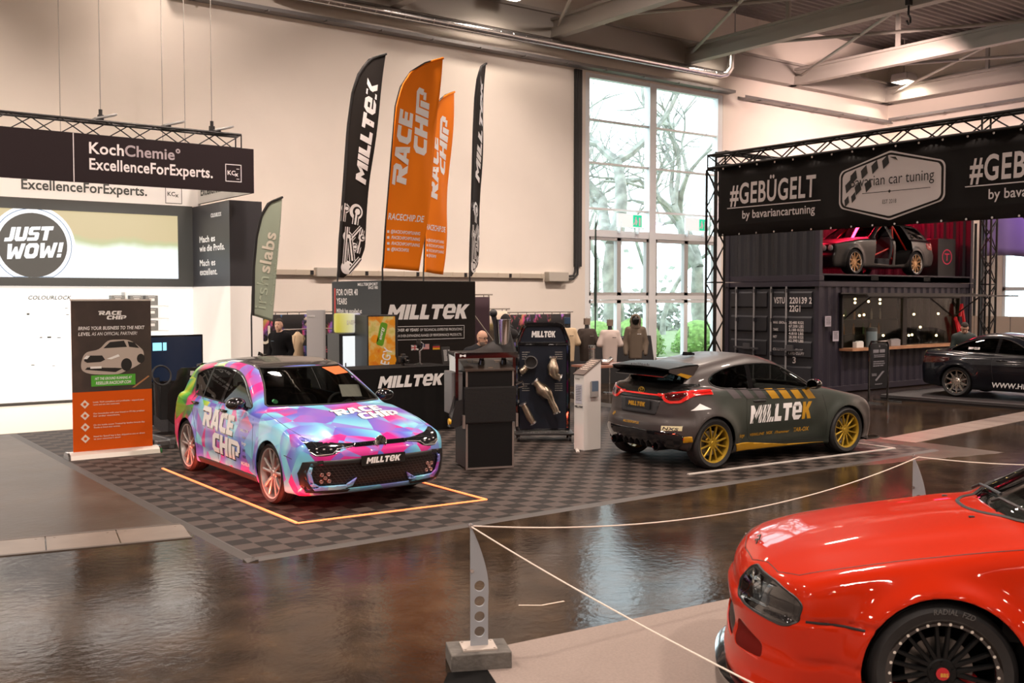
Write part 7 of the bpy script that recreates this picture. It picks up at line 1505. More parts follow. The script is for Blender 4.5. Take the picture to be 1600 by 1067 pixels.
# ---------------------------------------------------------------- clothing stand behind
def dragon(seedv):
    g=NG('dragon_print_%d'%seedv,rough=.85); o=g.xyz(); cb=g.n('CombineXYZ'); g.l(g.math('MULTIPLY',o[0],1.5),cb.inputs[0]); g.l(g.math('MULTIPLY',o[2],.8),cb.inputs[2]); cb.inputs[1].default_value=seedv
    n=g.noise(2.6,6,cb.outputs[0],.62); n2=g.noise(2.0,2,cb.outputs[0]); c=g.ramp(n2,[(.36,'3E6FA8'),(.45,'8A5FB0'),(.55,'C0406A'),(.66,'9A8A3A')]); f=g.ramp(n,[(.57,(0,0,0)),(.64,(1,1,1))]); g.col(g.mix(f,(.012,.010,.011),c)); return g.m
def backdrop(label,x0,x1,y,z0,z1,mt,group='fabric backdrops of the clothing stand'):
    t=thing('fabric_backdrop',label,'backdrop',(x0,y,0),0,group); w=x1-x0; m=MB(); m.grid(lambda i,j:Vector((w*i,.02*sin(i*w*6)*(1-j),z0+(z1-z0)*j)),40,8); o=obj('fabric',m,mt,t,smooth=60); s=o.modifiers.new('s','SOLIDIFY'); s.thickness=.006
    m=MB(); m.cyl((-.1,.03,z1+.06),(w+.1,.03,z1+.06),.02,n=8)
    for x in (0,w): m.cyl((x,.03,0),(x,.03,z1+.06),.02,n=8)
    m.cyl((.1,.03,z1-.02),(.55,.03,z1+.06),.012,n=6); fo=obj('tube_frame',m,mat('tube_grey',(.45,.40,.35),.4,.5),t)
    m=MB(); k=.15
    while k<w: m.cyl((k,.03,z1-.02),(k,.03,z1+.06),.008,n=6); k+=.28
    obj('tie',m,M_black,fo)['kind']='stuff'; return t
bd1=backdrop('black fabric backdrop with colourful dragon print behind the standing man',8.55,10.75,21.2,.02,1.86,dragon(1))
m=MB(); fr=front(0,-.06,0); 
def strokeU(m,u,v,h,w_,th): m.flat(rect(u,v+w_/2,u+th,v+h),fr); m.flat(rect(u+w_-th,v+w_/2,u+w_,v+h),fr); n=12; [m.flat([(u+w_/2+r_*cos(a),v+w_/2+r_*sin(a)) for r_,a in ((w_/2,pi+pi*k/n),(w_/2,pi+pi*(k+1)/n),(w_/2-th,pi+pi*(k+1)/n),(w_/2-th,pi+pi*k/n))],fr) for k in range(n)]
strokeU(m,.30,1.22,.40,.24,.055); obj('lettering',m,mat('print_cream','D9D4C4',.7),bd1,smooth=0)
bd2=backdrop('black fabric backdrop with colourful dragon print behind the cream shirt',15.1,17.55,21.0,.02,1.80,dragon(7)); m=MB(); n=14
for k in range(n):
    a0,a1=-pi/2+pi*k/n,-pi/2+pi*(k+1)/n; m.flat([(2.10+.16*cos(a0),1.22+.20*sin(a0)),(2.10+.16*cos(a1),1.22+.20*sin(a1)),(2.10+.10*cos(a1),1.22+.14*sin(a1)),(2.10+.10*cos(a0),1.22+.14*sin(a0))],fr)
m.flat(rect(2.05,1.02,2.11,1.42),fr); obj('lettering',m,MATS['print_cream'],bd2,smooth=0)
bd3=backdrop('dark purple brown fabric backdrop right of the stand cabin',12.2,13.9,19.6,.02,2.25,mat('fabric_plum',(.035,.014,.022),.85))
m=MB(); m.flat(rect(.42,1.93,.78,2.10),front(0,-.05,0)); pl_=obj('small_placard',m,mat('placard',(.55,.53,.62),.6),bd3,smooth=0); m=MB(); write(m,'KIT',front(0,-.056,0),.48,1.97,.08,bold=.02,w=.2); obj('lettering',m,M_gloss,pl_,smooth=0)
m=MB(); m.bar((.75,-.12,2.32),(1.75,-.10,1.2),.03,.02); obj('diagonal_strut',m,mat('tube_grey',(.45,.40,.35),.4,.5),bd3)
bd4=backdrop('pale backdrop printed with a misty landscape behind the black cap',13.75,15.15,20.6,.02,1.90,None or (lambda g:(g.col(g.ramp(g.math('ADD',g.xyz()[2],g.math('MULTIPLY',g.noise(2,5),.5)),[(.30,'3A342A'),(.36,'5A4A30'),(.46,'C8B49C'),(.60,'D8C8B4')]) if 0 else g.ramp(g.math('MULTIPLY',g.math('ADD',g.xyz()[2],g.math('MULTIPLY',g.noise(3,5),.45)),.4),[(.66,'3A2E22'),(.70,'8A7A4A'),(.74,'C9B7A2'),(.82,'D8C6B2')])),g.m)[1])(NG('misty_landscape',rough=.8)))
# clothes rail with garments behind the man
t=thing('clothes_rail','clothes rail with dark and cream garments, right of the standing man','clothes rail',(9.72,20.5,0)); m=MB(); m.cyl((-.6,0,1.55),(.75,0,1.55),.015,n=8)
for x in (-.6,.75): m.cyl((x,0,0),(x,0,1.55),.015,n=8); m.cyl((x,-.25,.02),(x,.25,.02),.015,n=8)
obj('rail_frame',m,M_steel,t)
def garment(label,x,colm,w_=.48,ln=.72,z=1.5,yy=0,rz=.6):
    g_=thing('hanging_garment',label,'garment',(9.72+x,20.5+yy,z),rz,'garments on the clothes rail'); m=MB(); K=[]
    for q,wd,dp in ((0,.08,.03),(-.04,.20,.05),(-.09,.44,.06),(-.25,.46,.07),(-.5,.44,.07),(-ln,.46,.075)): K.append([Vector((wd*w_*cos(a),dp*sin(a),q)) for a in np.linspace(0,2*pi,16,endpoint=False)])
    m.loft(K); 
    for s in (-1,1): m.loft([[Vector((s*(.17*w_/.48+.10*q)+.05*cos(a)*1,.055*sin(a),-.08-.22*q+.03*cos(a)*0)) for a in np.linspace(0,2*pi,10,endpoint=False)] for q in (0,.5,1)])
    obj('cloth',m,colm,g_,smooth=60); m=MB(); m.tube([(0,0,0),(0,0,.04),(.02,0,.06),(0,0,.075)],.005,6); obj('hanger_hook',m,M_steel,g_); return g_
crm=mat('cotton_cream',(.60,.46,.30),.9); bkc=mat('cotton_black',(.014,.013,.014),.9); wht=mat('cotton_white',(.62,.52,.48),.9); brn=mat('cotton_brown',(.055,.040,.033),.9); olv=mat('cotton_taupe',(.15,.115,.085),.9)
garment('cream garment on the rail just right of the standing man',-.28,crm); g_=garment('black shirt with a red and white chest print on the clothes rail',.12,bkc,.6,yy=-.12,rz=.15); m=MB(); fr=front(.02,-.09,-.42); fakelines(m,fr,0,.06,.2,3,.03,.05,2); obj('chest_print',m,mat('print_pink','B0505E',.7),g_,smooth=0)
garment('dark garment behind the black printed shirt on the clothes rail',.42,brn,yy=.05)
for z,cx,lb in ((1.62,.22,'lower'),(1.74,.20,'upper')):
    s_=thing('folded_clothes','folded pale clothes on a display shelf behind the man, %s pile'%lb,'clothes',(9.72+cx,20.75,z)); m=MB(); m.box((0,0,.02),(.34,.2,.05)); m.box((.01,0,.055),(.3,.2,.03)); obj('pile',m,wht,s_,bevel=.015)
# mannequins
def bust(label,px,pytop,Y,shirt,kind,text_col,face=0,size=1.0):
    p=at_y(px,pytop,Y); t=thing('mannequin',label,'mannequin',(p.x,Y,0),face,'shirt mannequins before the tall window')
    s=size; z0=0
    def torso(x,y,z):
        d=ell(x,y,z,(0,0,1.18*s),(.175*s,.115*s,.40*s)); d=smin(d,ell(x,y,z,(0,0,1.36*s),(.19*s,.11*s,.17*s)),.08); d=smin(d,caps(x,y,z,(-.15*s,0,1.46*s),(.15*s,0,1.46*s),.065*s,.065*s),.06)
        ax=np.abs(x); d=smin(d,caps(ax,y,z,(.165*s,0,1.45*s),(.255*s,-.02,1.18*s),.062*s,.078*s) if kind=='tee' else smin(caps(ax,y,z,(.18*s,0,1.45*s),(.26*s,-.0,1.12*s),.075*s,.065*s),caps(ax,y,z,(.26*s,0,1.12*s),(.24*s,-.10,.86*s),.065*s,.05*s),.03),.04)
        d=smax(d,z-1.53*s,.02); d=smin(d,smax(caps(x,y,z,(0,0,.70),(0,0,1.25),.165*s,.165*s),np.abs(y)-.105*s,.03),.06); return smax(d,.74*s-z,.015)
    o=sdf_obj('shirt' if kind=='tee' else 'hoodie',torso,(-.45,-.25,.62),(.45,.25,1.62),.020,shirt,t,2)
    m=MB(); m.lathe([(.0001,1.64*s),(.05*s,1.62*s),(.055*s,1.55*s),(.075*s,1.49*s)],n=16); obj('neck',m,M_black,t)
    m=MB(); m.cyl((0,0,.02),(0,0,.95),.018,n=10); m.cyl((0,0,0),(0,0,.02),.16,n=20); obj('stand_pole',m,M_steel,t)
    if kind=='tee': m=MB(); m.box((0,0,1.70*s),(.13,.11,.15)); m.bb(-.03,-.02,-.058,-.05,1.64,1.77); obj('block_head',m,mat('head_wood',(.25,.19,.15),.6) if label[0]!='c' else mat('head_blue',(.03,.07,.14),.4),t,smooth=0,bevel=.01)
    else:
        h=MB(); h.sphere((0,-.03,1.68),.10,14,10,(.85,.95,1.15)); obj('head',h,M_black,t)
        def hd(x,y,z): d=ell(x,y,z,(0,.02,1.66),(.14,.155,.18)); d=smin(d,ell(x,y,z,(0,.0,1.50),(.15,.12,.09)),.05); return smax(d,-ell(x,y,z,(-.02,-.12,1.67),(.095,.13,.13)),.02)
        sdf_obj('hood',hd,(-.25,-.25,1.38),(.25,.25,1.88),.018,shirt,t,2)
        h=MB(); h.loft([[Vector((x,-.10-.10*q,1.73-.02*q)) for x in np.linspace(-.08,.08,5)]+[Vector((x,-.10-.10*q,1.718-.02*q)) for x in np.linspace(.08,-.08,5)] for q in (0,1)]); write(h,'m',front(0,-.135,1.74),-.03,0,.02,w=.05); obj('cap_peak',h,M_black,t)
    m=MB(); fakelines(m,frame((.03,-.128*s,1.34*s),(1,.15,0),(0,.05,1)),0,0,.10,1,.014,.03,6,.012,.0); obj('chest_print',m,text_col,o,smooth=0)
    return t
bust('cream tee-shirt mannequin, leftmost, half hidden by the display board',886,500,18.4,crm,'tee',M_gloss,radians(-25))
bust('dark brown tee-shirt mannequin, between the cream and white ones',917,500,18.5,brn,'tee',mat('print_grey','8E8A86',.5),radians(-20),.98)
bust('white tee-shirt mannequin, standing right of the dark brown one',953,510,17.8,wht,'tee',M_gloss,radians(-30),.97)
bust('taupe hoodie mannequin with a black cap, hood up, rightmost',993,502,18.3,olv,'hoodie',M_white,radians(-38))
t=thing('sofa_bench','low dark covered bench behind the shirt mannequins','bench',(17.6,20.2,0)); m=MB(); m.grid(lambda i,j:Vector((-2+4*i,-.4*(1-j)*1,(1.22-.12*cos(i*9)*.5)*min(1,j*1.6)-.12*(i>.7)*(i-.7)*2)),30,8); m.grid(lambda i,j:Vector((-2+4*i,.5*j,1.22-.06*cos(i*9)-.12*(i>.7)*(i-.7)*2)),30,4); obj('bench_cover',m,bkc,t,smooth=60); m=MB(); m.bb(-1.9,1.9,.0,.45,0,1.0); obj('bench_body',m,M_black,t,smooth=0)
t=thing('black_cap_stand','black baseball cap on a tall head form beside the display board','cap stand',(at_y(790,500,16.6).x,16.6,0)); m=MB(); m.cyl((0,0,0),(0,0,1.45),.02,n=8); m.cyl((0,0,0),(0,0,.02),.15,n=16); obj('stand_pole',m,M_black,t); m=MB(); m.sphere((0,0,1.74),.13,16,12,(.85,1.0,1.35)); m.loft([[Vector((-.09+.18*k,-.11-.14*q*sin(pi*k),1.70-.05*q)) for k in np.linspace(0,1,7)]+[Vector((-.09+.18*k,-.11-.14*q*sin(pi*k),1.685-.05*q)) for k in np.linspace(1,0,7)] for q in (0,1)]); cp=obj('cap',m,bkc,t,smooth=50); m=MB(); write(m,'milltek',frame((.0,-.135,1.68),(.25,-.05,1),(-1,0,.25)),0,-.01,.025,bold=.03,w=.13); obj('lettering',m,mat('print_grey','8E8A86',.5),cp,smooth=0); m=MB(); m.sphere((.05,.05,1.50),.24,16,10,(1.2,.7,.55)); obj('shoulder_form',m,bkc,t,smooth=60)
t=thing('parts_table','low table with reddish top and silver pipes, behind the info stand','table',(14.6,15.3,0)); m=MB(); m.bb(-1.5,1.5,-.35,.35,.86,.90); obj('tabletop',m,mat('table_rosy',(.35,.16,.11),.4),t,smooth=0)
for x in (-1.4,1.4):
    for y in (-.3,.3): m=MB(); m.cyl((x,y,0),(x,y,.86),.025,n=8); obj('leg',m,M_steel,t)
for i,(x,lb) in enumerate(((-1.35,'left end'),(-1.1,'second from the left end'))):
    t2=thing('exhaust_tip','upright silver exhaust tip on the low parts table, %s'%lb,'exhaust part',(14.6+x,15.2,.90),0,'silver exhaust tips on the parts table'); m=MB(); m.lathe([(.06,0),(.06,.32),(.075,.34),(.075,.40),(.062,.40),(.05,.02)],n=18) if i==0 else m.tube([(0,0,.06),(.12,-.05,.05),(.22,-.06,.12)],.055,12); obj('tip_tube',m,M_steel,t2)
# ---------------------------------------------------------------- people
skin=mat('skin',(.52,.30,.21),.55,noise=.06,nscale=12); skin2=mat('skin_fair',(.58,.35,.26),.5,noise=.05,nscale=12); hairb=mat('hair_dark_brown',(.022,.014,.010),.8,noise=.4,nscale=60)
def person(label,loc,rz,J,skinm,top,trous,hair=None,group=None,lean=0,extra=None,jacket=.0,hood=True):
    """local +X is where the person faces; joints in metres"""
    t=thing('person',label,'person',loc,rz)
    S,E,Hn,K,F,hd=J['sh'],J['el'],J['ha'],J['kn'],J['ft'],np.array(J['head']); nk=np.array(J['neck']); pv=np.array(J['pelvis'])
    def headf(x,y,z):
        c=J.get('turn',0); X=(x-hd[0])*cos(c)+(y-hd[1])*sin(c); Y=-(x-hd[0])*sin(c)+(y-hd[1])*cos(c); Z=z-hd[2]; n=J.get('nod',0); X,Z=X*cos(n)-Z*sin(n),X*sin(n)+Z*cos(n)
        d=ell(X,Y,Z,(0,0,.03),(.098,.077,.105)); d=smin(d,ell(X,Y,Z,(.03,0,-.055),(.065,.058,.075)),.04)
        d=smin(d,caps(X,Y,Z,(.09,0,.015),(.112,0,-.022),.010,.016),.012); d=smin(d,ell(X,np.abs(Y),Z,(-.005,.078,-.005),(.022,.012,.034)),.006)
        d=smin(d,ell(X,Y,Z,(.088,0,-.062),(.012,.026,.008)),.008); d=smax(d,-ell(X,np.abs(Y),Z,(.098,.031,.022),(.016,.020,.011)),.012); d=smin(d,ell(X,np.abs(Y),Z,(.082,.031,.022),(.012,.013,.010)),.004); return smin(d,caps(X,Y,Z,(.07,0,.048),(.075,0,.05),.02,.02),.02)
    def hand(x,y,z,h,e):
        h=np.array(h,float); e=np.array(e,float); d=(h-e)/np.linalg.norm(h-e); s=np.cross(d,[0,0,1.]); s=s/max(np.linalg.norm(s),1e-6); u=np.cross(s,d); r=caps(x,y,z,h-d*.02,h+d*.04,.030,.036)
        for k,l in zip((-1.5,-.5,.5,1.5),(.055,.068,.070,.058)): b=h+d*.055+s*.017*k; mdl=b+d*l*.55-u*.008; r=smin(r,smin(caps(x,y,z,b,mdl,.0095,.009),caps(x,y,z,mdl,mdl+d*l*.45-u*.022,.009,.0075),.004),.008)
        sd=1 if h[1]>0 else -1; b=h+d*.005-s*.03*sd*-1; return smin(r,caps(x,y,z,b,b+d*.05+s*.025*sd,.012,.009),.012)
    def torso(x,y,z,g=0):
        c=(nk+pv)/2; ch=nk*.72+pv*.28
        d=caps(x,y,z,pv+[0,.05,0],pv-[0,.05,0],.125+g,.125+g); d=smin(d,ell(x,y,z,ch,(.125+g,.185+g,.21)),.10); d=smin(d,caps(x,y,z,pv,ch,.13+g,.13+g),.08); return smin(d,caps(x,y,z,S[0],S[1],.062+g,.062+g),.06)
    def arms(x,y,z,g=0):
        d=None
        for s,e,h in zip(S,E,Hn):
            q=smin(caps(x,y,z,s,e,.055+g,.043+g),caps(x,y,z,e,h,.043+g,.029+g),.015); d=q if d is None else np.minimum(d,q)
        return d
    def legs(x,y,z,g=0):
        d=None
        for k,f,sy in zip(K,F,(-.09,.09)):
            hp=pv+[0,sy,-.03]; q=smin(caps(x,y,z,hp,k,.088+g,.058+g),caps(x,y,z,k,f,.058+g,.040+g),.02); q=smin(q,caps(x,y,z,(f[0]-.04,f[1],.05),(f[0]+.15,f[1],.035),.045+g*.3,.036),.03); d=q if d is None else np.minimum(d,q)
        return d
    def body(x,y,z):
        d=smin(headf(x,y,z),caps(x,y,z,hd+[-.015,0,-.06],nk,.055,.062),.02); d=smin(d,torso(x,y,z),.03); d=smin(d,arms(x,y,z),.04); d=smin(d,legs(x,y,z),.04)
        for h,e in zip(Hn,E): d=smin(d,hand(x,y,z,h,e),.012)
        return d
    pts=np.array([*S,*E,*Hn,*K,*F,hd,pv]); lo=pts.min(0)-.26; hi=pts.max(0)+.26; lo[2]=-.02
    o=sdf_obj('body',body,lo,hi,.0115,skinm,t,2)
    def tp(x,y,z):
        d=smin(torso(x,y,z,.022),arms(x,y,z,.018),.04); 
        for h,e in zip(Hn,E): 
            h=np.array(h);e=np.array(e);u=(h-e)/np.linalg.norm(h-e); d=smax(d,((x-h[0])*u[0]+(y-h[1])*u[1]+(z-h[2])*u[2]+.035) if 0 else -((ell(x,y,z,h+u*.03,(.075,.075,.075)))),.008)
        d=smin(d,caps(x,y,z,nk+[-.03,.05,-.02],nk+[-.03,-.05,-.02],.075,.075),.04) if hood else d
        return smax(smax(d,(pv[2]-.10)-z,.02), -ell(x,y,z,nk+np.array([.03,0,.09]),(.085,.08,.085)),.012)
    sdf_obj('jumper',tp,lo,hi,.016,top,t,2)
    sdf_obj('trousers',lambda x,y,z:smax(smax(legs(x,y,z,.016),z-pv[2]-.04,.02),.075-z,.01),lo,hi,.018,trous,t,2)
    for f in F: m=MB(); m.loft([[Vector((f[0]+x,f[1]+y*w_,z)) for y,z in ((-.05,0),(.05,0),(.048,hh*.6),(.03,hh),(-.03,hh),(-.048,hh*.6))] for x,w_,hh in ((-.09,.7,.09),(-.05,1,.10),(.05,1,.09),(.15,1,.06),(.21,.6,.04))]); obj('shoe',m,M_black,t,smooth=50)
    c=J.get('turn',0); Rm=Matrix.Translation(Vector(hd))@Matrix.Rotation(c,4,'Z')@Matrix.Rotation(J.get('nod',0),4,'Y')
    if hair:
        def hf(x,y,z):
            X=(x-hd[0])*cos(c)+(y-hd[1])*sin(c); Y=-(x-hd[0])*sin(c)+(y-hd[1])*cos(c); Z=z-hd[2]; n=J.get('nod',0); X,Z=X*cos(n)-Z*sin(n),X*sin(n)+Z*cos(n)
            if hair[1]=='beard': d=smax(ell(X,Y,Z,(.03,0,-.058),(.074,.066,.078)),Z+.035,.01); return smax(smax(d,.02-X,.01),-ell(X,Y,Z,(.10,0,-.058),(.02,.028,.012)),.006)
            d=ell(X,Y,Z,(-.008,0,.044),(.108,.087,.108)); lim=np.where(X>0,.072+.35*X,.01+.5*X+.25*np.abs(Y)*0); lim=np.where(X>.03,.085,np.where(X>-.03,.035+.8*(X+.03),.035+1.3*(X+.03))); return smax(d,lim-Z,.012)
        sdf_obj('hair' if hair[1]!='beard' else 'beard',hf,hd-.2,hd+.2,.008,hair[0],t,2)
    m=MB()
    for y in (-.031,.031): m.sphere((.0905,y,.022),.0085,10,8)
    eo=obj('eyes',m,mat('eye_dark',(.03,.02,.015),.15),t); eo.matrix_local=Rm
    if extra: extra(t,Rm)
    return t
STAND=dict(head=(.03,0,1.66),neck=(-.01,0,1.49),pelvis=(0,0,.95),sh=[(-.01,-.19,1.42),(-.01,.19,1.42)],el=[(-.05,-.25,1.13),(-.05,.25,1.13)],ha=[(.06,-.24,.90),(.06,.24,.90)],kn=[(.03,-.11,.50),(.03,.11,.50)],ft=[(0,-.13,.08),(0,.13,.08)])
J1=dict(STAND); J1['turn']=radians(12)
blkhood=mat('hoodie_black',(.005,.005,.006),.9,spec=.15); navy=mat('trousers_dark',(.02,.02,.025),.85)
def chest(t,Rm): m=MB(); fakelines(m,frame((.165,-.10,1.33),(0,1,0),(0,0,1)),0,0,.07,1,.014,.03,4,.006,0); obj('chest_print',m,mat('print_blue','5A6A7A',.6),t,smooth=0)
pm=at_y(437,520,20.0); person('young man with short dark hair in a black hooded jumper, looking to the left',(pm.x,20.0,0),radians(212),J1,skin2,blkhood,navy,(hairb,'short'),extra=chest)
def glassesf(t,Rm):
    m=MB()
    for y in (-.034,.034): m.tube([(.104,y+.027*cos(a),.020+.019*sin(a)) for a in np.linspace(0,2*pi,18)],.0028,6); m.tube([(.104,y+(.027 if y>0 else -.027),.024),(.0,y*2.5,.024)],.0028,6)
    m.tube([(.106,-.008,.024),(.106,.008,.024)],.0028,6); o=obj('glasses',m,M_black,t); o.matrix_local=Rm
J2=dict(STAND,head=(.10,0,1.56),neck=(.04,0,1.42),sh=[(.03,-.21,1.34),(.03,.21,1.34)],el=[(.16,-.33,1.10),(.18,.28,1.10)],ha=[(.34,-.16,1.11),(.36,.12,1.10)],nod=radians(6),turn=radians(38))
pb=at_y(752,540,13.6); person('bald man with glasses and grey beard leaning behind the demo console',(pb.x,13.6,.015),radians(-118),J2,skin,mat('jacket_navy',(.005,.006,.009),.7,spec=.2),navy,(mat('beard_grey',(.16,.12,.10),.9),'beard'),extra=glassesf,hood=False)
J3=dict(STAND,head=(.13,0,1.52),neck=(.05,0,1.38),sh=[(.03,-.19,1.30),(.03,.19,1.30)],el=[(.08,-.26,1.03),(.08,.26,1.03)],ha=[(.34,-.05,1.10),(.34,.06,1.10)],nod=radians(34))
pc_=at_y(1506,530,12.9)
def phone3(t,Rm): m=MB(); m.box((.40,.0,1.13),(.012,.075,.15),ry=.5); obj('held_phone',m,M_gloss,t); m=MB(); m.loft([[Vector((.145-.02*q,y,1.36-.26*q)) for y in (-.05*(1-q*.7),.05*(1-q*.7))]+[Vector((.135-.02*q,y,1.36-.26*q)) for y in (.05*(1-q*.7),-.05*(1-q*.7))] for q in (0,.5,1)]); obj('shirt_front',m,M_white,t)
person('dark-haired man in a dark green jacket looking down, behind the black coupe',(pc_.x,12.9,0),radians(215),J3,skin2,mat('jacket_green',(.012,.022,.020),.7),navy,(hairb,'short'),extra=phone3,hood=False)
# ================================================================ right: banner on trusses, containers
BX=17.6
truss('truss_tower','slim black truss tower at the left end of the big black banner, before the window',(17.75,16.08,.02),(17.75,16.08,5.15),.29,.29,.030)
truss('truss_tower','black truss tower at the right front corner of the containers',(26.3,14.25,.02),(26.3,14.25,5.15),.29,.29,.030)
truss('banner_truss','black box truss running above the big black banner',(17.75,16.2,5.33),(17.75,3.2,5.33),.29,.29,.030)
truss('banner_truss','black box truss running back along the containers from the banner corner',(17.9,16.08,5.42),(26.4,16.08,5.42),.29,.29,.030)
t=thing('banner_sign','big black fabric banner with white lettering and a shield-shaped logo on the right','banner',(BX,15.86,3.62))
m=MB(); LB=12.4
m.grid(lambda i,j:Vector((.012*sin(i*40)*(1-j)+.006*sin(i*90+j*5),-LB*i,1.54*j)),120,6); bn=obj('banner_cloth',m,mat('banner_cloth_black',(.008,.007,.007),.7,spec=.2),t,smooth=60); s_=bn.modifiers.new('s','SOLIDIFY'); s_.thickness=.006
m=MB(); 
for k in range(26):
    for z in (.03,1.51): m.cyl((-.02,-.15-k*.48,z),(-.01,-.15-k*.48,z),.022,n=8)
obj('eyelets',m,M_steel,bn)['kind']='stuff'
fr=lambda u,v,w=0:Vector((-.022-w,-u,v))
pbr=mat('print_bright','D6D0D0',.6)
def slogan(u0):
    m=MB(); write(m,'#GEBÜGELT',fr,u0+.06,.70,.43,bold=.055,w=2.30,shear=.05); m.flat(rect(u0-.02,.60,u0+2.48,.62),fr,.002); write(m,'by bavariancartuning',fr,u0+.42,.36,.17,bold=.012,w=1.92); obj('lettering',m,pbr,bn,smooth=0)
slogan(.30); slogan(5.9); slogan(9.9)
def shield(u,v,sx,sy,grow=0):
    P=[(-1.0,-.42),(-.95,-.55),(0,-.98),(.95,-.55),(1.0,-.42),(1.0,.42),(.95,.55),(0,.98),(-.95,.55),(-1.0,.42)]
    return [(u+a*(sx+grow),v+b*(sy+grow)) for a,b in P]
su,sv,sx_,sy_=4.36,.77,1.06,.60
for nm,g_,mt,d in (('logo_rim',.08,pbr,.002),('logo_gap',.045,M_fb,.004),('logo_field',0,pbr,.006)): m=MB(); m.flat(rnd(shield(su,sv,sx_,sy_,g_),.05),fr,d); obj(nm,m,mt,bn,smooth=0)
m=MB()
def dia(u,v,a,b): m.flat([(u-a*.62,v+b*.2),(u+a*.38,v+b),(u+a*.62,v-b*.2),(u-a*.38,v-b)],fr,.008)
for k in range(4): dia(su-.80+.235*k,sv+.235+.075*k,.125,.135)
m.flat([(su-.02,sv+.55),(su+.12,sv+.535),(su+.17,sv+.46)],fr,.008)
for u,v in ((su-.92,sv+.055),(su-.70,sv+.00),(su-.47,sv+.04)): dia(u,v,.125,.135)
for u,v in ((su-.955,sv-.235),(su-.80,sv-.17)): dia(u,v,.09,.11)
obj('logo_check',m,mat('print_ink',(.012,.012,.012),.6),bn,smooth=0); m=MB()
write(m,'Bavarian car tuning',fr,su-.88,sv+.03,.20,w=1.80,d=.010); m.flat(rect(su-.60,sv-.115,su+.85,sv-.103),fr,.010); m.flat([(su-.035,sv-.11),(su,sv-.145),(su+.035,sv-.11),(su,sv-.075)],fr,.011); write(m,'EST 2018',fr,su,sv-.34,.075,w=.30,align='c',d=.010); obj('logo_lettering',m,MATS['print_ink'],bn,smooth=0)
# containers
cp=mat('container_paint',(.017,.018,.024),.5,noise=.12,nscale=2); cpl=mat('container_paint_purple_lit',(.022,.018,.032),.5,noise=.12,nscale=1.5)  # purple light wash put into the colour of the side and frame copy
CX0,CX1,CY0,CY1,CH=19.6,26.15,14.6,17.4,2.59
def corr(m,a,b,z0,z1,n,pitch=.28,dep=.036):
    """corrugated wall from a to b (xy), bulging along n"""
    a=Vector((*a,0)); b=Vector((*b,0)); n=Vector((*n,0)); L=(b-a).length; d=(b-a)/L; P=[]; s=0
    while s<L-1e-6:
        for q,e in ((0,0),(.30,0),(.5,1),(.80,1)):
            if s+q*pitch<=L: P.append(a+d*(s+q*pitch)-n*dep*e)
        s+=pitch
    P.append(b); m.loft([[p+Vector((0,0,z)) for p in P] for z in (z0,z1)],closed=False,caps=False)
    m.loft([[p-n*.012+Vector((0,0,z)) for p in P] for z in (z0,z1)],closed=False,caps=False)
def cframe(m,z,h=CH,front_open=False):
    for x in (CX0+.05,CX1-.05):
        for y in (CY0+.05,CY1-.05): m.box((x,y,z+h/2),(.12,.12,h)); m.box((x,y,z+.06),(.18,.17,.12)); m.box((x,y,z+h-.06),(.18,.17,.12))
    for y in (CY0+.05,CY1-.05): m.bb(CX0,CX1,y-.05,y+.05,z+.0,z+.14); m.bb(CX0,CX1,y-.05,y+.05,z+h-.12,z+h)
    for x in (CX0+.05,CX1-.05): m.bb(x-.05,x+.05,CY0,CY1,z,z+.14); m.bb(x-.05,x+.05,CY0,CY1,z+h-.12,z+h)
t=thing('shipping_container','lower dark shipping container with white code lettering and a serving window','container',(0,0,0))
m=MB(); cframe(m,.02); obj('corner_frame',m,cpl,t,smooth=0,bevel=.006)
m=MB(); wx0,wx1,wz0,wz1=20.50,25.5,1.05,2.22
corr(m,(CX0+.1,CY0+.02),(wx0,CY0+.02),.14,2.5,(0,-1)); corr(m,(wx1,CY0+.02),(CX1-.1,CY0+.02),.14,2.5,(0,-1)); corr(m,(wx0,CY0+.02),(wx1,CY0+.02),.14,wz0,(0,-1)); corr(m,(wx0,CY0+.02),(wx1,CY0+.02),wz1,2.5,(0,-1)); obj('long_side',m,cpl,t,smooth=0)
m=MB(); corr(m,(CX1-.02,CY0+.1),(CX1-.02,CY1-.1),.14,2.5,(1,0)); corr(m,(CX1-.1,CY1-.02),(CX0+.1,CY1-.02),.14,2.5,(0,1)); m.bb(CX0+.05,CX1-.05,CY0+.05,CY1-.05,2.5,2.56); m.bb(CX0+.05,CX1-.05,CY0+.05,CY1-.05,.1,.14); obj('rear_walls',m,cp,t,smooth=0)
# doors on the end facing left
for y0,y1 in ((CY0+.11,(CY0+CY1)/2-.01),((CY0+CY1)/2+.01,CY1-.11)):
    m=MB(); m.bb(CX0+.02,CX0+.06,y0,y1,.16,2.44)
    for z in (.22,.80,1.38,1.96): 
        m.loft([[Vector((x,y,zz)) for x,zz in ((CX0+.02,z+.02),(CX0-.012,z+.06),(CX0-.012,z+.38),(CX0+.02,z+.42))] for y in (y0+.08,y1-.08)])
    d_=obj('door',m,cp,t,smooth=0)
    for y in ((y0+.77,y1-.06) if y0<15 else (y0+.44,y0+1.0)):
        b=MB(); b.cyl((CX0-.05,y,.10),(CX0-.05,y,2.50),.022,n=10); bo=obj('lock_bar',b,mat('bar_grey',(.35,.35,.37),.4,.4),d_); b=MB(); [b.box((CX0-.04,y,z),(.06,.10,.09)) for z in (.16,2.40,.9,1.7)]; obj('bar_bracket',b,cp,bo,smooth=0)
    h=MB(); h.bar((CX0-.075,y0+.28,1.0),(CX0-.075,y1-.24,1.02),.03,.04); h.box((CX0-.07,(y0+y1)/2,1.05),(.05,.2,.14)); obj('door_handle',h,mat('bar_dark',(.10,.10,.11),.4,.4),d_,smooth=0)
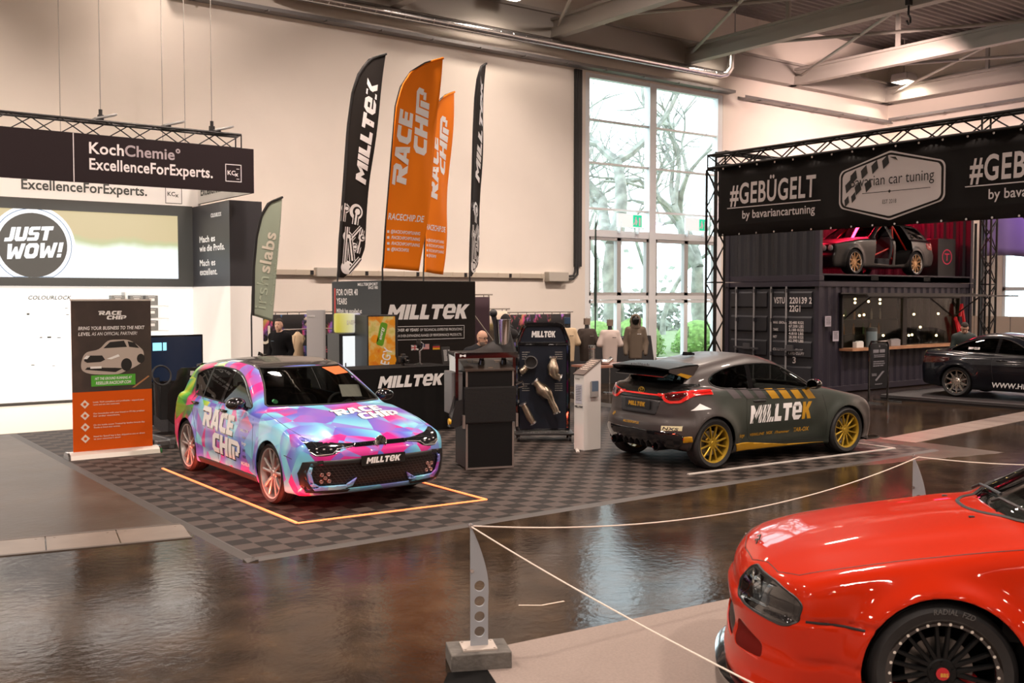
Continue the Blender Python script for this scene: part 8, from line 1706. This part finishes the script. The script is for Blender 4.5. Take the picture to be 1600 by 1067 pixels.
# code lettering on the right-hand door
fr=leftf(CX0-.018,0,0); m=MB(); W2=MATS['print_bright']
write(m,'VSTU',fr,-15.87,2.10,.14,bold=.03,w=.32); write(m,'220139 2',fr,-15.41,2.10,.14,bold=.03,w=.63); write(m,'22G1',fr,-15.41,1.91,.14,bold=.03,w=.31)
for k,(a,b) in enumerate((('MAX. GROSS','30.480 KGS'),('','67.200 LBS'),('TARE','2.180 KGS'),('','4.810 LBS'),('NET','28.300 KGS'),('','62.390 LBS'))):
    z=1.62-.085*k
    if a: write(m,a,fr,-15.88,z,.055,bold=.02,w=.036*len(a))
    write(m,b,fr,-15.42,z,.06,bold=.02,w=.42)
write(m,'CU.CAP.',fr,-15.88,.98,.055,bold=.02,w=.30); write(m,'33.2 CU.M',fr,-15.42,.98,.055,bold=.02,w=.40); write(m,'1.172 CU.FT',fr,-15.42,.90,.055,bold=.02,w=.44); write(m,'3',fr,-15.3,.70,.14,bold=.03,w=.09); obj('code_lettering',m,W2,t,smooth=0)
# serving window
m=MB(); m.bb(wx0-.05,wx1+.05,CY0-.03,CY0+.06,wz1,wz1+.07); m.bb(wx0-.06,wx0,CY0-.03,CY0+.06,wz0,wz1); m.bb(wx1,wx1+.06,CY0-.03,CY0+.06,wz0,wz1); m.bb(22.95,23.12,CY0-.01,CY0+.05,wz0,wz1); obj('window_frame',m,M_black,t,smooth=0)
m=MB(); m.bb(wx0,wx1,CY0+.02,CY0+.03,wz0,wz1); obj('window_pane',m,glass('bar_glass',(.80,.80,.78),.03),t,smooth=0)
m=MB(); m.bb(wx0-.05,wx1+.10,CY0-.32,CY0+.05,wz0-.06,wz0); obj('serving_counter',m,mat('counter_wood',(.48,.24,.13),.45,noise=.15,nscale=4),t,smooth=0)
m=MB(); m.bb(wx0-.1,CX1+.15,CY0-.02,CY0+.06,wz1+.09,wz1+.13); m.bb(wx0-.1,CX1+1.0,CY0-.75,CY0-.70,2.26,2.30); m.bb(wx0-.1,wx1+.1,CY0-.72,CY0-.0,2.30,2.32)
for x in (wx0+.1,25.3): m.bar((x,CY0-.0,1.75),(x,CY0-.72,2.28),.03,.03)
obj('awning_flap',m,M_black,t,smooth=0)
m=MB(); m.bb(wx0-.3,wx1+.3,16.6,16.9,.2,2.4); obj('bar_back',m,mat('bar_back_dark',(.010,.009,.008),.35),t,smooth=0)
for z in (1.25,1.65): m=MB(); m.bb(wx0,wx1,16.35,16.6,z-.03,z); obj('bar_shelf',m,M_black,t,smooth=0)
R=random.Random(12); bm_=[mat('bottle_amber',(.25,.10,.02),.1,coat=1),mat('bottle_green',(.03,.12,.04),.1,coat=1),mat('bottle_clear',(.35,.36,.36),.08,coat=1)]
bp_=None
for z in (1.25,1.65):
    for k in range(11):
        x=wx0+.3+k*.40+R.uniform(-.05,.05)
        if bp_ is None or 1:
            o=MB(); o.lathe([(.0001,0),(.036,0),(.038,.16),(.030,.20),(.013,.235),(.013,.29),(.0001,.29)],n=10)
            ob=obj('bottle',o,bm_[R.randrange(3)],smooth=50,loc=(x,16.47,z)); tag(ob,'small bottle on the dark shelf inside the serving window','bottle','bottles on the bar shelves')
bulb=mat('bulb_glow',(1,.8,.5),.4,emit=(1,.72,.30),es=22)
for k,(px,py) in enumerate(((1336,467),(1357,471),(1375,468),(1375,474),(1317,493),(1343,493),(1350,492),(1410,492),(1428,491),(1466,490),(1438,511),(1355,524),(1380,524),(1420,524),(1425,523),(1463,524),(1336,473))):
    Y=15.0+.12*(k%4); p=at_y(px,py,Y); o=MB(); o.sphere((0,0,0),.028,10,8); ob=obj('light_bulb',o,bulb,loc=p); o=MB(); o.cyl((0,0,.02),(0,0,2.51-p.z),.005,n=6); obj('bulb_cord',o,M_black,ob); tag(ob,'tiny warm glowing bulb inside the serving window','light bulb','bulbs inside the serving window')
lp=bpy.data.lights.new('bar_light','AREA'); lp.size=2; lp.size_y=.4; lp.shape='RECTANGLE'; lp.energy=5; lp.color=(1,.7,.35); lo=bpy.data.objects.new('bar_light',lp); lo.location=(22.8,15.6,2.42); COL.objects.link(lo)
for (x,lb,w_,h_,mt) in ((20.95,'white papers on the wooden serving counter at the left','.28','.14',M_bw),(22.4,'small white till box on the wooden serving counter','.4','.16',mat('till_grey',(.35,.33,.34),.4))):
    o=thing('counter_item',lb,'box' if 'box' in lb else 'papers',(x,CY0-.12,wz0)); m=MB(); m.box((0,0,float(h_)/2),(float(w_),.12,float(h_))); m.box((.04,-.0,float(h_)+.01),(float(w_)*.6,.1,.02)); obj('item_body',m,mt,o,bevel=.01)
o=thing('drinks_tumbler','tall pale blue dispenser on the wooden serving counter','dispenser',(21.45,CY0-.14,wz0)); m=MB(); m.lathe([(.0001,0),(.13,0),(.13,.42),(.12,.46),(.0001,.46)],n=20); obj('dispenser_body',m,mat('pale_blue',(.20,.27,.30),.3),o); m=MB(); m.lathe([(.132,.38),(.132,.42),(.125,.47),(.0001,.48)],n=20); obj('dispenser_lid',m,M_grey,o)
for px,py,lb in ((1294,502,'upper'),(1306,525,'lower')):
    p=at_y(px,py,CY0-.045); o=thing('wall_notice','small white notice on the container side, %s one'%lb,'notice',p); m=MB(); m.bb(-.11,.11,0,.008,-.12,.12); nb=obj('notice_sheet',m,mat('notice_white',(.55,.50,.58),.6),o,smooth=0); m=MB(); fakelines(m,front(0,-.003,0),-.08,.07,.16,5,.014,.034,py); obj('notice_print',m,M_grey,nb,smooth=0)
# red sign at the right end of the container front
o=thing('wall_sign','red angular sign lying against the container right of the serving window','sign',at_y(1502,500,CY0-.12)); m=MB(); fr=front(0,0,0)
for a,b in (((-.30,.05),(.30,-.55)),((.0,.42),(.28,-.5)),((-.28,.08),(.02,-.62)),((.0,.42),(-.06,.1))): m.bar((a[0],0,a[1]),(b[0],0,b[1]),.05,.06)
obj('sign_strokes',m,mat('sign_red',(.45,.01,.02),.4,emit=(1,.02,.03),es=.15),o,smooth=0)
# upper container: open long side
t=thing('shipping_container','upper dark shipping container, open at the front and lit red inside','container',(0,0,0)); z=2.62
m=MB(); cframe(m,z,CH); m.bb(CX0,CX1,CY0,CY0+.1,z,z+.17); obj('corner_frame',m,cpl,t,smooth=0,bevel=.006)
m=MB(); corr(m,(CX0+.02,CY1-.1),(CX0+.02,CY0+.1),z+.14,z+2.5,(-1,0)); obj('end_wall',m,cp,t,smooth=0)
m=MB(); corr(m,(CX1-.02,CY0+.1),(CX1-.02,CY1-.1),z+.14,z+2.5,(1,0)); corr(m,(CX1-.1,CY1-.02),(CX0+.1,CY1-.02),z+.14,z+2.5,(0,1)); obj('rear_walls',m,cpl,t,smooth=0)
m=MB(); m.bb(CX0+.05,CX1-.05,CY0+.05,CY1-.05,z+2.5,z+2.56); m.bb(CX0+.05,CX1-.05,CY0+.02,CY1-.05,z+.10,z+.17); obj('floor_and_roof',m,cp,t,smooth=0)
m=MB()
for x in (21.75,24.0): m.bb(x-.15,x+.15,CY0-.004,CY0+.02,z+.03,z+.15)
obj('fork_pocket',m,M_well,t,smooth=0)
build_touring((22.50,15.62,z+.175),pi)
o=thing('subwoofer_box','tall black loudspeaker box with a red ring emblem in the upper container','loudspeaker',(25.45,15.2,z+.17),radians(-6)); m=MB(); m.bb(-.36,.36,-.3,.3,0,1.0); sb=obj('box_body',m,mat('speaker_black',(.022,.02,.022),.5),o,bevel=.015); fr=front(0,-.305,0); m=MB()
n=28
for k in range(n): a0,a1=2*pi*k/n,2*pi*(k+1)/n; m.flat([(.20*cos(a0),.52+.20*sin(a0)),(.20*cos(a1),.52+.20*sin(a1)),(.175*cos(a1),.52+.175*sin(a1)),(.175*cos(a0),.52+.175*sin(a0))],fr)
m.flat(rect(-.10,.58,.10,.61),fr); m.flat(rect(-.015,.42,.015,.58),fr); obj('ring_emblem',m,mat('emblem_red',(.55,.02,.08),.5,emit=(1,.03,.1),es=.15),sb,smooth=0)
# purple tent at the far right
t=thing('tent_canopy','dark purple fabric canopy lit violet at the right edge of the photo','canopy',(30.4,16.6,3.50)); m=MB(); m.grid(lambda i,j:Vector((6.6*i,.03*sin(i*30),1.5*j+.06*sin(i*7)*(1-j))),50,6); o=obj('canopy_valance',m,mat('tent_purple',(.075,.05,.14),.7),t,smooth=60); s_=o.modifiers.new('s','SOLIDIFY'); s_.thickness=.01; m=MB(); m.grid(lambda i,j:Vector((6.6*i,4*j,1.5+.3*j)),10,4); o=obj('canopy_roof',m,MATS['tent_purple'],t,smooth=60); s_=o.modifiers.new('s','SOLIDIFY'); s_.thickness=.01
for x in (.1,6.5):
    for y in (.1,3.9): m=MB(); m.cyl((x,y,-3.48),(x,y,1.5),.05,n=10); obj('canopy_pole',m,M_black,t)
m=MB(); m.bar((.1,.1,-.2),(1.6,.1,1.4),.04,.04); obj('canopy_brace',m,M_black,t)
p=at_y(1597,334,12.6); t=thing('spotlight','bright white spotlight below the banner at the right edge','spotlight',p); m=MB(); m.cyl((0,0,0),(-.08,-.16,-.06),.07,.10,n=18); m.bar((0,.02,0),(0,.02,.7),.03,.03); obj('lamp_body',m,M_black,t); m=MB(); m.cyl((-.081,-.161,-.061),(-.083,-.164,-.063),.09,n=18); obj('lamp_face',m,mat('spot_glow',(1,1,1),.4,emit=(1,.97,1),es=30),t)
t=thing('low_partition','beige low partition wall in front of the right hall wall','partition',(36.3,8,0)); m=MB(); m.bb(0,.1,0,13.5,0,1.55); obj('partition_panel',m,mat('partition_beige',(.52,.42,.33),.6),t,smooth=0); m=MB(); [m.bb(-.004,.0,k*1.35-.01,k*1.35+.01,0,1.55) for k in range(11)]; obj('panel_joints',m,M_grey,t,smooth=0)['kind']='stuff'
t=thing('wall_speaker','small grey loudspeaker fixed to the back wall right of the tall window','loudspeaker',(28.0,24.3,3.85)); m=MB(); m.box((0,0,0),(.28,.3,.62)); sb=obj('speaker_box',m,mat('speaker_grey',(.42,.45,.48),.5),t,bevel=.02); m=MB(); m.bb(-.12,.12,-.155,-.15,-.28,.28); obj('speaker_grille',m,mat('grille_grey',(.30,.33,.36),.7),sb,smooth=0)
t=thing('electrical_cabinet','grey electrical cabinet against the back wall beside the containers','cabinet',(28.35,24.2,0)); m=MB(); m.bb(-.3,.5,-.2,.25,0,2.2); cbn=obj('cabinet_body',m,mat('cab_grey',(.16,.15,.16),.5),t,bevel=.01); m=MB(); m.bb(.38,.42,-.22,-.2,1,1.2); obj('handle',m,M_steel,cbn)
# A-frame sign
p=at_z(1372,628); t=thing('pavement_sign','black standing sign with grey printing in front of the serving window','sign',(p.x,p.y,0),radians(0)); m=MB(); 
m.tube([(-.34,0,.02),(-.34,0,1.22),(-.28,0,1.30),(.28,0,1.30),(.34,0,1.22),(.34,0,.02)],.022,8); m.bar((-.34,-.35,.015),(-.34,.35,.015),.04,.02); m.bar((.34,-.35,.015),(.34,.35,.015),.04,.02); obj('sign_frame',m,M_gloss,t)
m=MB(); m.prism(rrect(-.31,.30,.31,1.27,.08),front(0,-.01,0),-.02); sp_=obj('sign_panel',m,mat('sign_board',(.02,.02,.022),.3),t,smooth=0); m=MB(); fr=front(0,-.014,0); m.flat(circ(0,1.20,.022,10),fr); fakelines(m,fr,-.23,1.06,.46,1,.07,.1,21,.002,0); fakelines(m,fr,-.2,1.0,.4,2,.02,.035,1); fakelines(m,fr,-.22,.86,.42,3,.025,.045,7); fakelines(m,fr,-.27,.60,.18,2,.018,.03,3); m.flat([(-.1,.45),(.0,.52),(.20,.66),(.12,.66),(-.14,.48)],fr); fakelines(m,fr,-.15,.38,.3,1,.018,.03,5); obj('sign_print',m,mat('print_dim','7C7A80',.6),sp_,smooth=0)
# low platform under the coupe, second car behind
t=thing('car_platform','low dark platform under the black coupe','platform',(21.55,10.62,0),radians(-83.3)); m=MB(); m.prism(rrect(-2.75,-1.35,2.9,1.35,.08),lambda u,v,w=0:Vector((u,v,w)),.10); pb_=obj('platform_deck',m,mat('platform_dark',(.025,.023,.024),.6),t,smooth=0); m=MB(); m.tube([(u,v,.05) for u,v in rrect(-2.76,-1.36,2.91,1.36,.08)],.012,6,closed=True); obj('platform_edge',m,M_black,pb_)
bmw=build_bmw()
c2=dup(bmw,(27.9,11.6,.0),radians(-70),'dark silver car mostly hidden behind the black coupe, only its roof showing')
# ---------------------------------------------------------------- light strips on the floor
led_o=mat('led_orange',(1,.35,.12),.4,emit=(1,.19,.06),es=1.8); led_w=mat('strip_white',(.62,.58,.54),.4)
def strip(name,label,a,b,mt,lit=False,group=None):
    a=Vector(a); b=Vector(b); t=thing(name,label,'light strip' if lit else 'floor strip',(a.x,a.y,.015),group=group); d=b-a; d.z=0; m=MB(); m.bar(Vector((0,0,.004)),d+Vector((0,0,.004)),.05,.008); bo=obj('strip_profile',m,M_alu if not lit else mat('strip_base',(.2,.12,.1),.4),t,smooth=0); m=MB(); m.bar(Vector((0,0,.012)),d+Vector((0,0,.012)),.028,.010); obj('strip_diffuser',m,mt,t,smooth=0); return t
A=at_z(254,733,.015); B=at_z(465,819,.015); D=at_z(760,782,.015); Cc=D+(A-B)
strip('led_strip','glowing orange floor strip along the left of the wrapped car',A,B,led_o,True); strip('led_strip','glowing orange floor strip in front of the wrapped car',B,D,led_o,True); strip('led_strip','glowing orange floor strip right of the wrapped car, mostly behind it',D,Cc,led_o,True)
strip('floor_strip','white floor strip along the near side of the matte car',at_z(1075,742,.015),at_z(1398,701,.015),led_w); strip('floor_strip','white floor strip in front of the matte car nose',at_z(1398,701,.015),at_z(1340,694,.015)+Vector((0,1.3,0)),led_w); strip('floor_strip','white floor strip behind the tail of the matte car',at_z(903,707,.015)+Vector((0,-.0,0)),at_z(940,700,.015)+Vector((.0,.6,0)),led_w)
# ---------------------------------------------------------------- rope barrier
galv=mat('post_grey',(.33,.36,.40),.45,.35); rope=mat('rope_cream',(.70,.62,.55),.7)
def post(label,loc,rz,base=True,group='barrier posts'):
    t=thing('barrier_post',label,'barrier post',loc,rz,group); z0=.17
    m=MB(); m.bb(-.185,.185,-.13,.13,0,.105); bs=obj('concrete_base',m,mat('concrete_block',(.10,.093,.085),.9,noise=.3,nscale=10,bump=.4,bscale=30),t,bevel=.006)
    m=MB(); m.bb(-.105,.105,-.085,.085,.105,.115); [m.cyl((x,y,.115),(x,y,.120),.008,n=6) for x in (-.09,.09) for y in (-.07,.07)]; obj('foot_plate',m,mat('plate_pale',(.45,.40,.36),.45,.2),t,smooth=0)
    # blade with four holes: built as strips around the holes
    H0,H1=.115,.845; R=.033; hz=[.20,.293,.388,.483]; cx=lambda z:.008
    def wl(z): return -.048
    def wr(z): q=(z-H0)/(H1-H0); return .060 if q<.35 else .060+.008*sin((q-.35)*4) if q<.5 else max(-.040,.064-.104*((q-.5)/.5)**1.6)
    m=MB(); zs=[H0]; out=[]
    for h in hz: zs+=[h-R,h+R]
    zs+=list(np.linspace(.56,H1,12))
    def quad(P): m.prism(P,front(0,-.009,0),-.018)
    prev=H0
    for h in hz:
        quad([(wl(prev),prev),(wr(prev),prev),(wr(h-R),h-R),(wl(h-R),h-R)])
        n=10; 
        for sd in (-1,1):
            arc=[(cx(h)+sd*R*cos(a),h+R*sin(a)) for a in np.linspace(-pi/2,pi/2,n)]; e=(wl if sd<0 else wr); P=[(e(h-R),h-R)]+arc+[(e(h+R),h+R)]; quad(P if sd>0 else P[::-1])
        prev=h+R
    quad([(wl(prev),prev),(wr(prev),prev)]+[(wr(z),z) for z in np.linspace(.53,H1,14)]+[(wl(H1),H1)])
    obj('blade',m,galv,t,smooth=0); m=MB(); m.cyl((-.044,-.02,H1+.010),(-.044,.02,H1+.010),.014,n=12); m.cyl((-.04,-.02,.58),(-.04,-.005,.58),.012,n=8); obj('rope_eye',m,M_steel,t); return t
P1=at_z(741,1038); p1=post('grey metal barrier post with four round holes on a concrete block, in the foreground',(P1.x+.03,P1.y,0),radians(-25))
P2d=Vector((at_z(1437,905).x,0,0)); q=ray(1435,714); s_=(.855-H)/q[2]; P2=Vector((q[0]*s_,q[1]*s_,0)); post('grey metal barrier post standing behind the bonnet of the orange red car',(P2.x+.04,P2.y+.02,0),radians(-62))
top1=Vector((P1.x+.03-.05*cos(radians(-25)),P1.y-.05*sin(radians(-25)),.855)); top2=Vector((P2.x,P2.y,.855))
def rope_t(label,a,b,sag,r=.0045):
    a=Vector(a); b=Vector(b); m=MB(); m.tube([a+(b-a)*k/24-Vector((0,0,sag*4*(k/24)*(1-k/24))) for k in range(25)],r,6); tag(obj('barrier_rope',m,rope),label,'rope','barrier ropes')
rope_t('cream rope sagging between the two grey barrier posts',top1,top2,.20)
q=ray(1185,1067); s_=(.62-H)/q[2]; e=Vector((q[0]*s_,q[1]*s_,.62)); d=(e-top1); rope_t('taut cream rope running from the foreground barrier post to the lower right',top1,top1+d*1.15,.03)
rope_t('thin cream rope leading right from the post behind the orange red bonnet',top2,top2+Vector((4.2,-1.4,-.02)),.16)
# hook under the roof
q=at_z(1420,8,10.0); t=thing('crane_hook','black chain hoist hook hanging from the roof girder','hook',(q.x,q.y,10.0)); m=MB(); m.tube([(0,0,0),(0,0,-.25),(.09,0,-.33),(.09,0,-.45),(0,0,-.5),(-.08,0,-.42)],.03,8); m.box((0,0,.1),(.16,.12,.22)); obj('hook',m,M_black,t)
# ---------------------------------------------------------------- the big three
build_golf(); build_yaris(); build_red()
# red tint thrown on the wheels by the floor strips under the wrapped car
lr=bpy.data.lights.new('strip_light','AREA'); lr.shape='RECTANGLE'; lr.size=3.6; lr.size_y=.03; lr.energy=30; lr.spread=radians(80); lr.color=(1,.10,.05); lo=bpy.data.objects.new('strip_light',lr); lo.location=((A.x+B.x)/2,(A.y+B.y)/2,.04); lo.rotation_euler=(radians(112),0,-pi/2); COL.objects.link(lo)
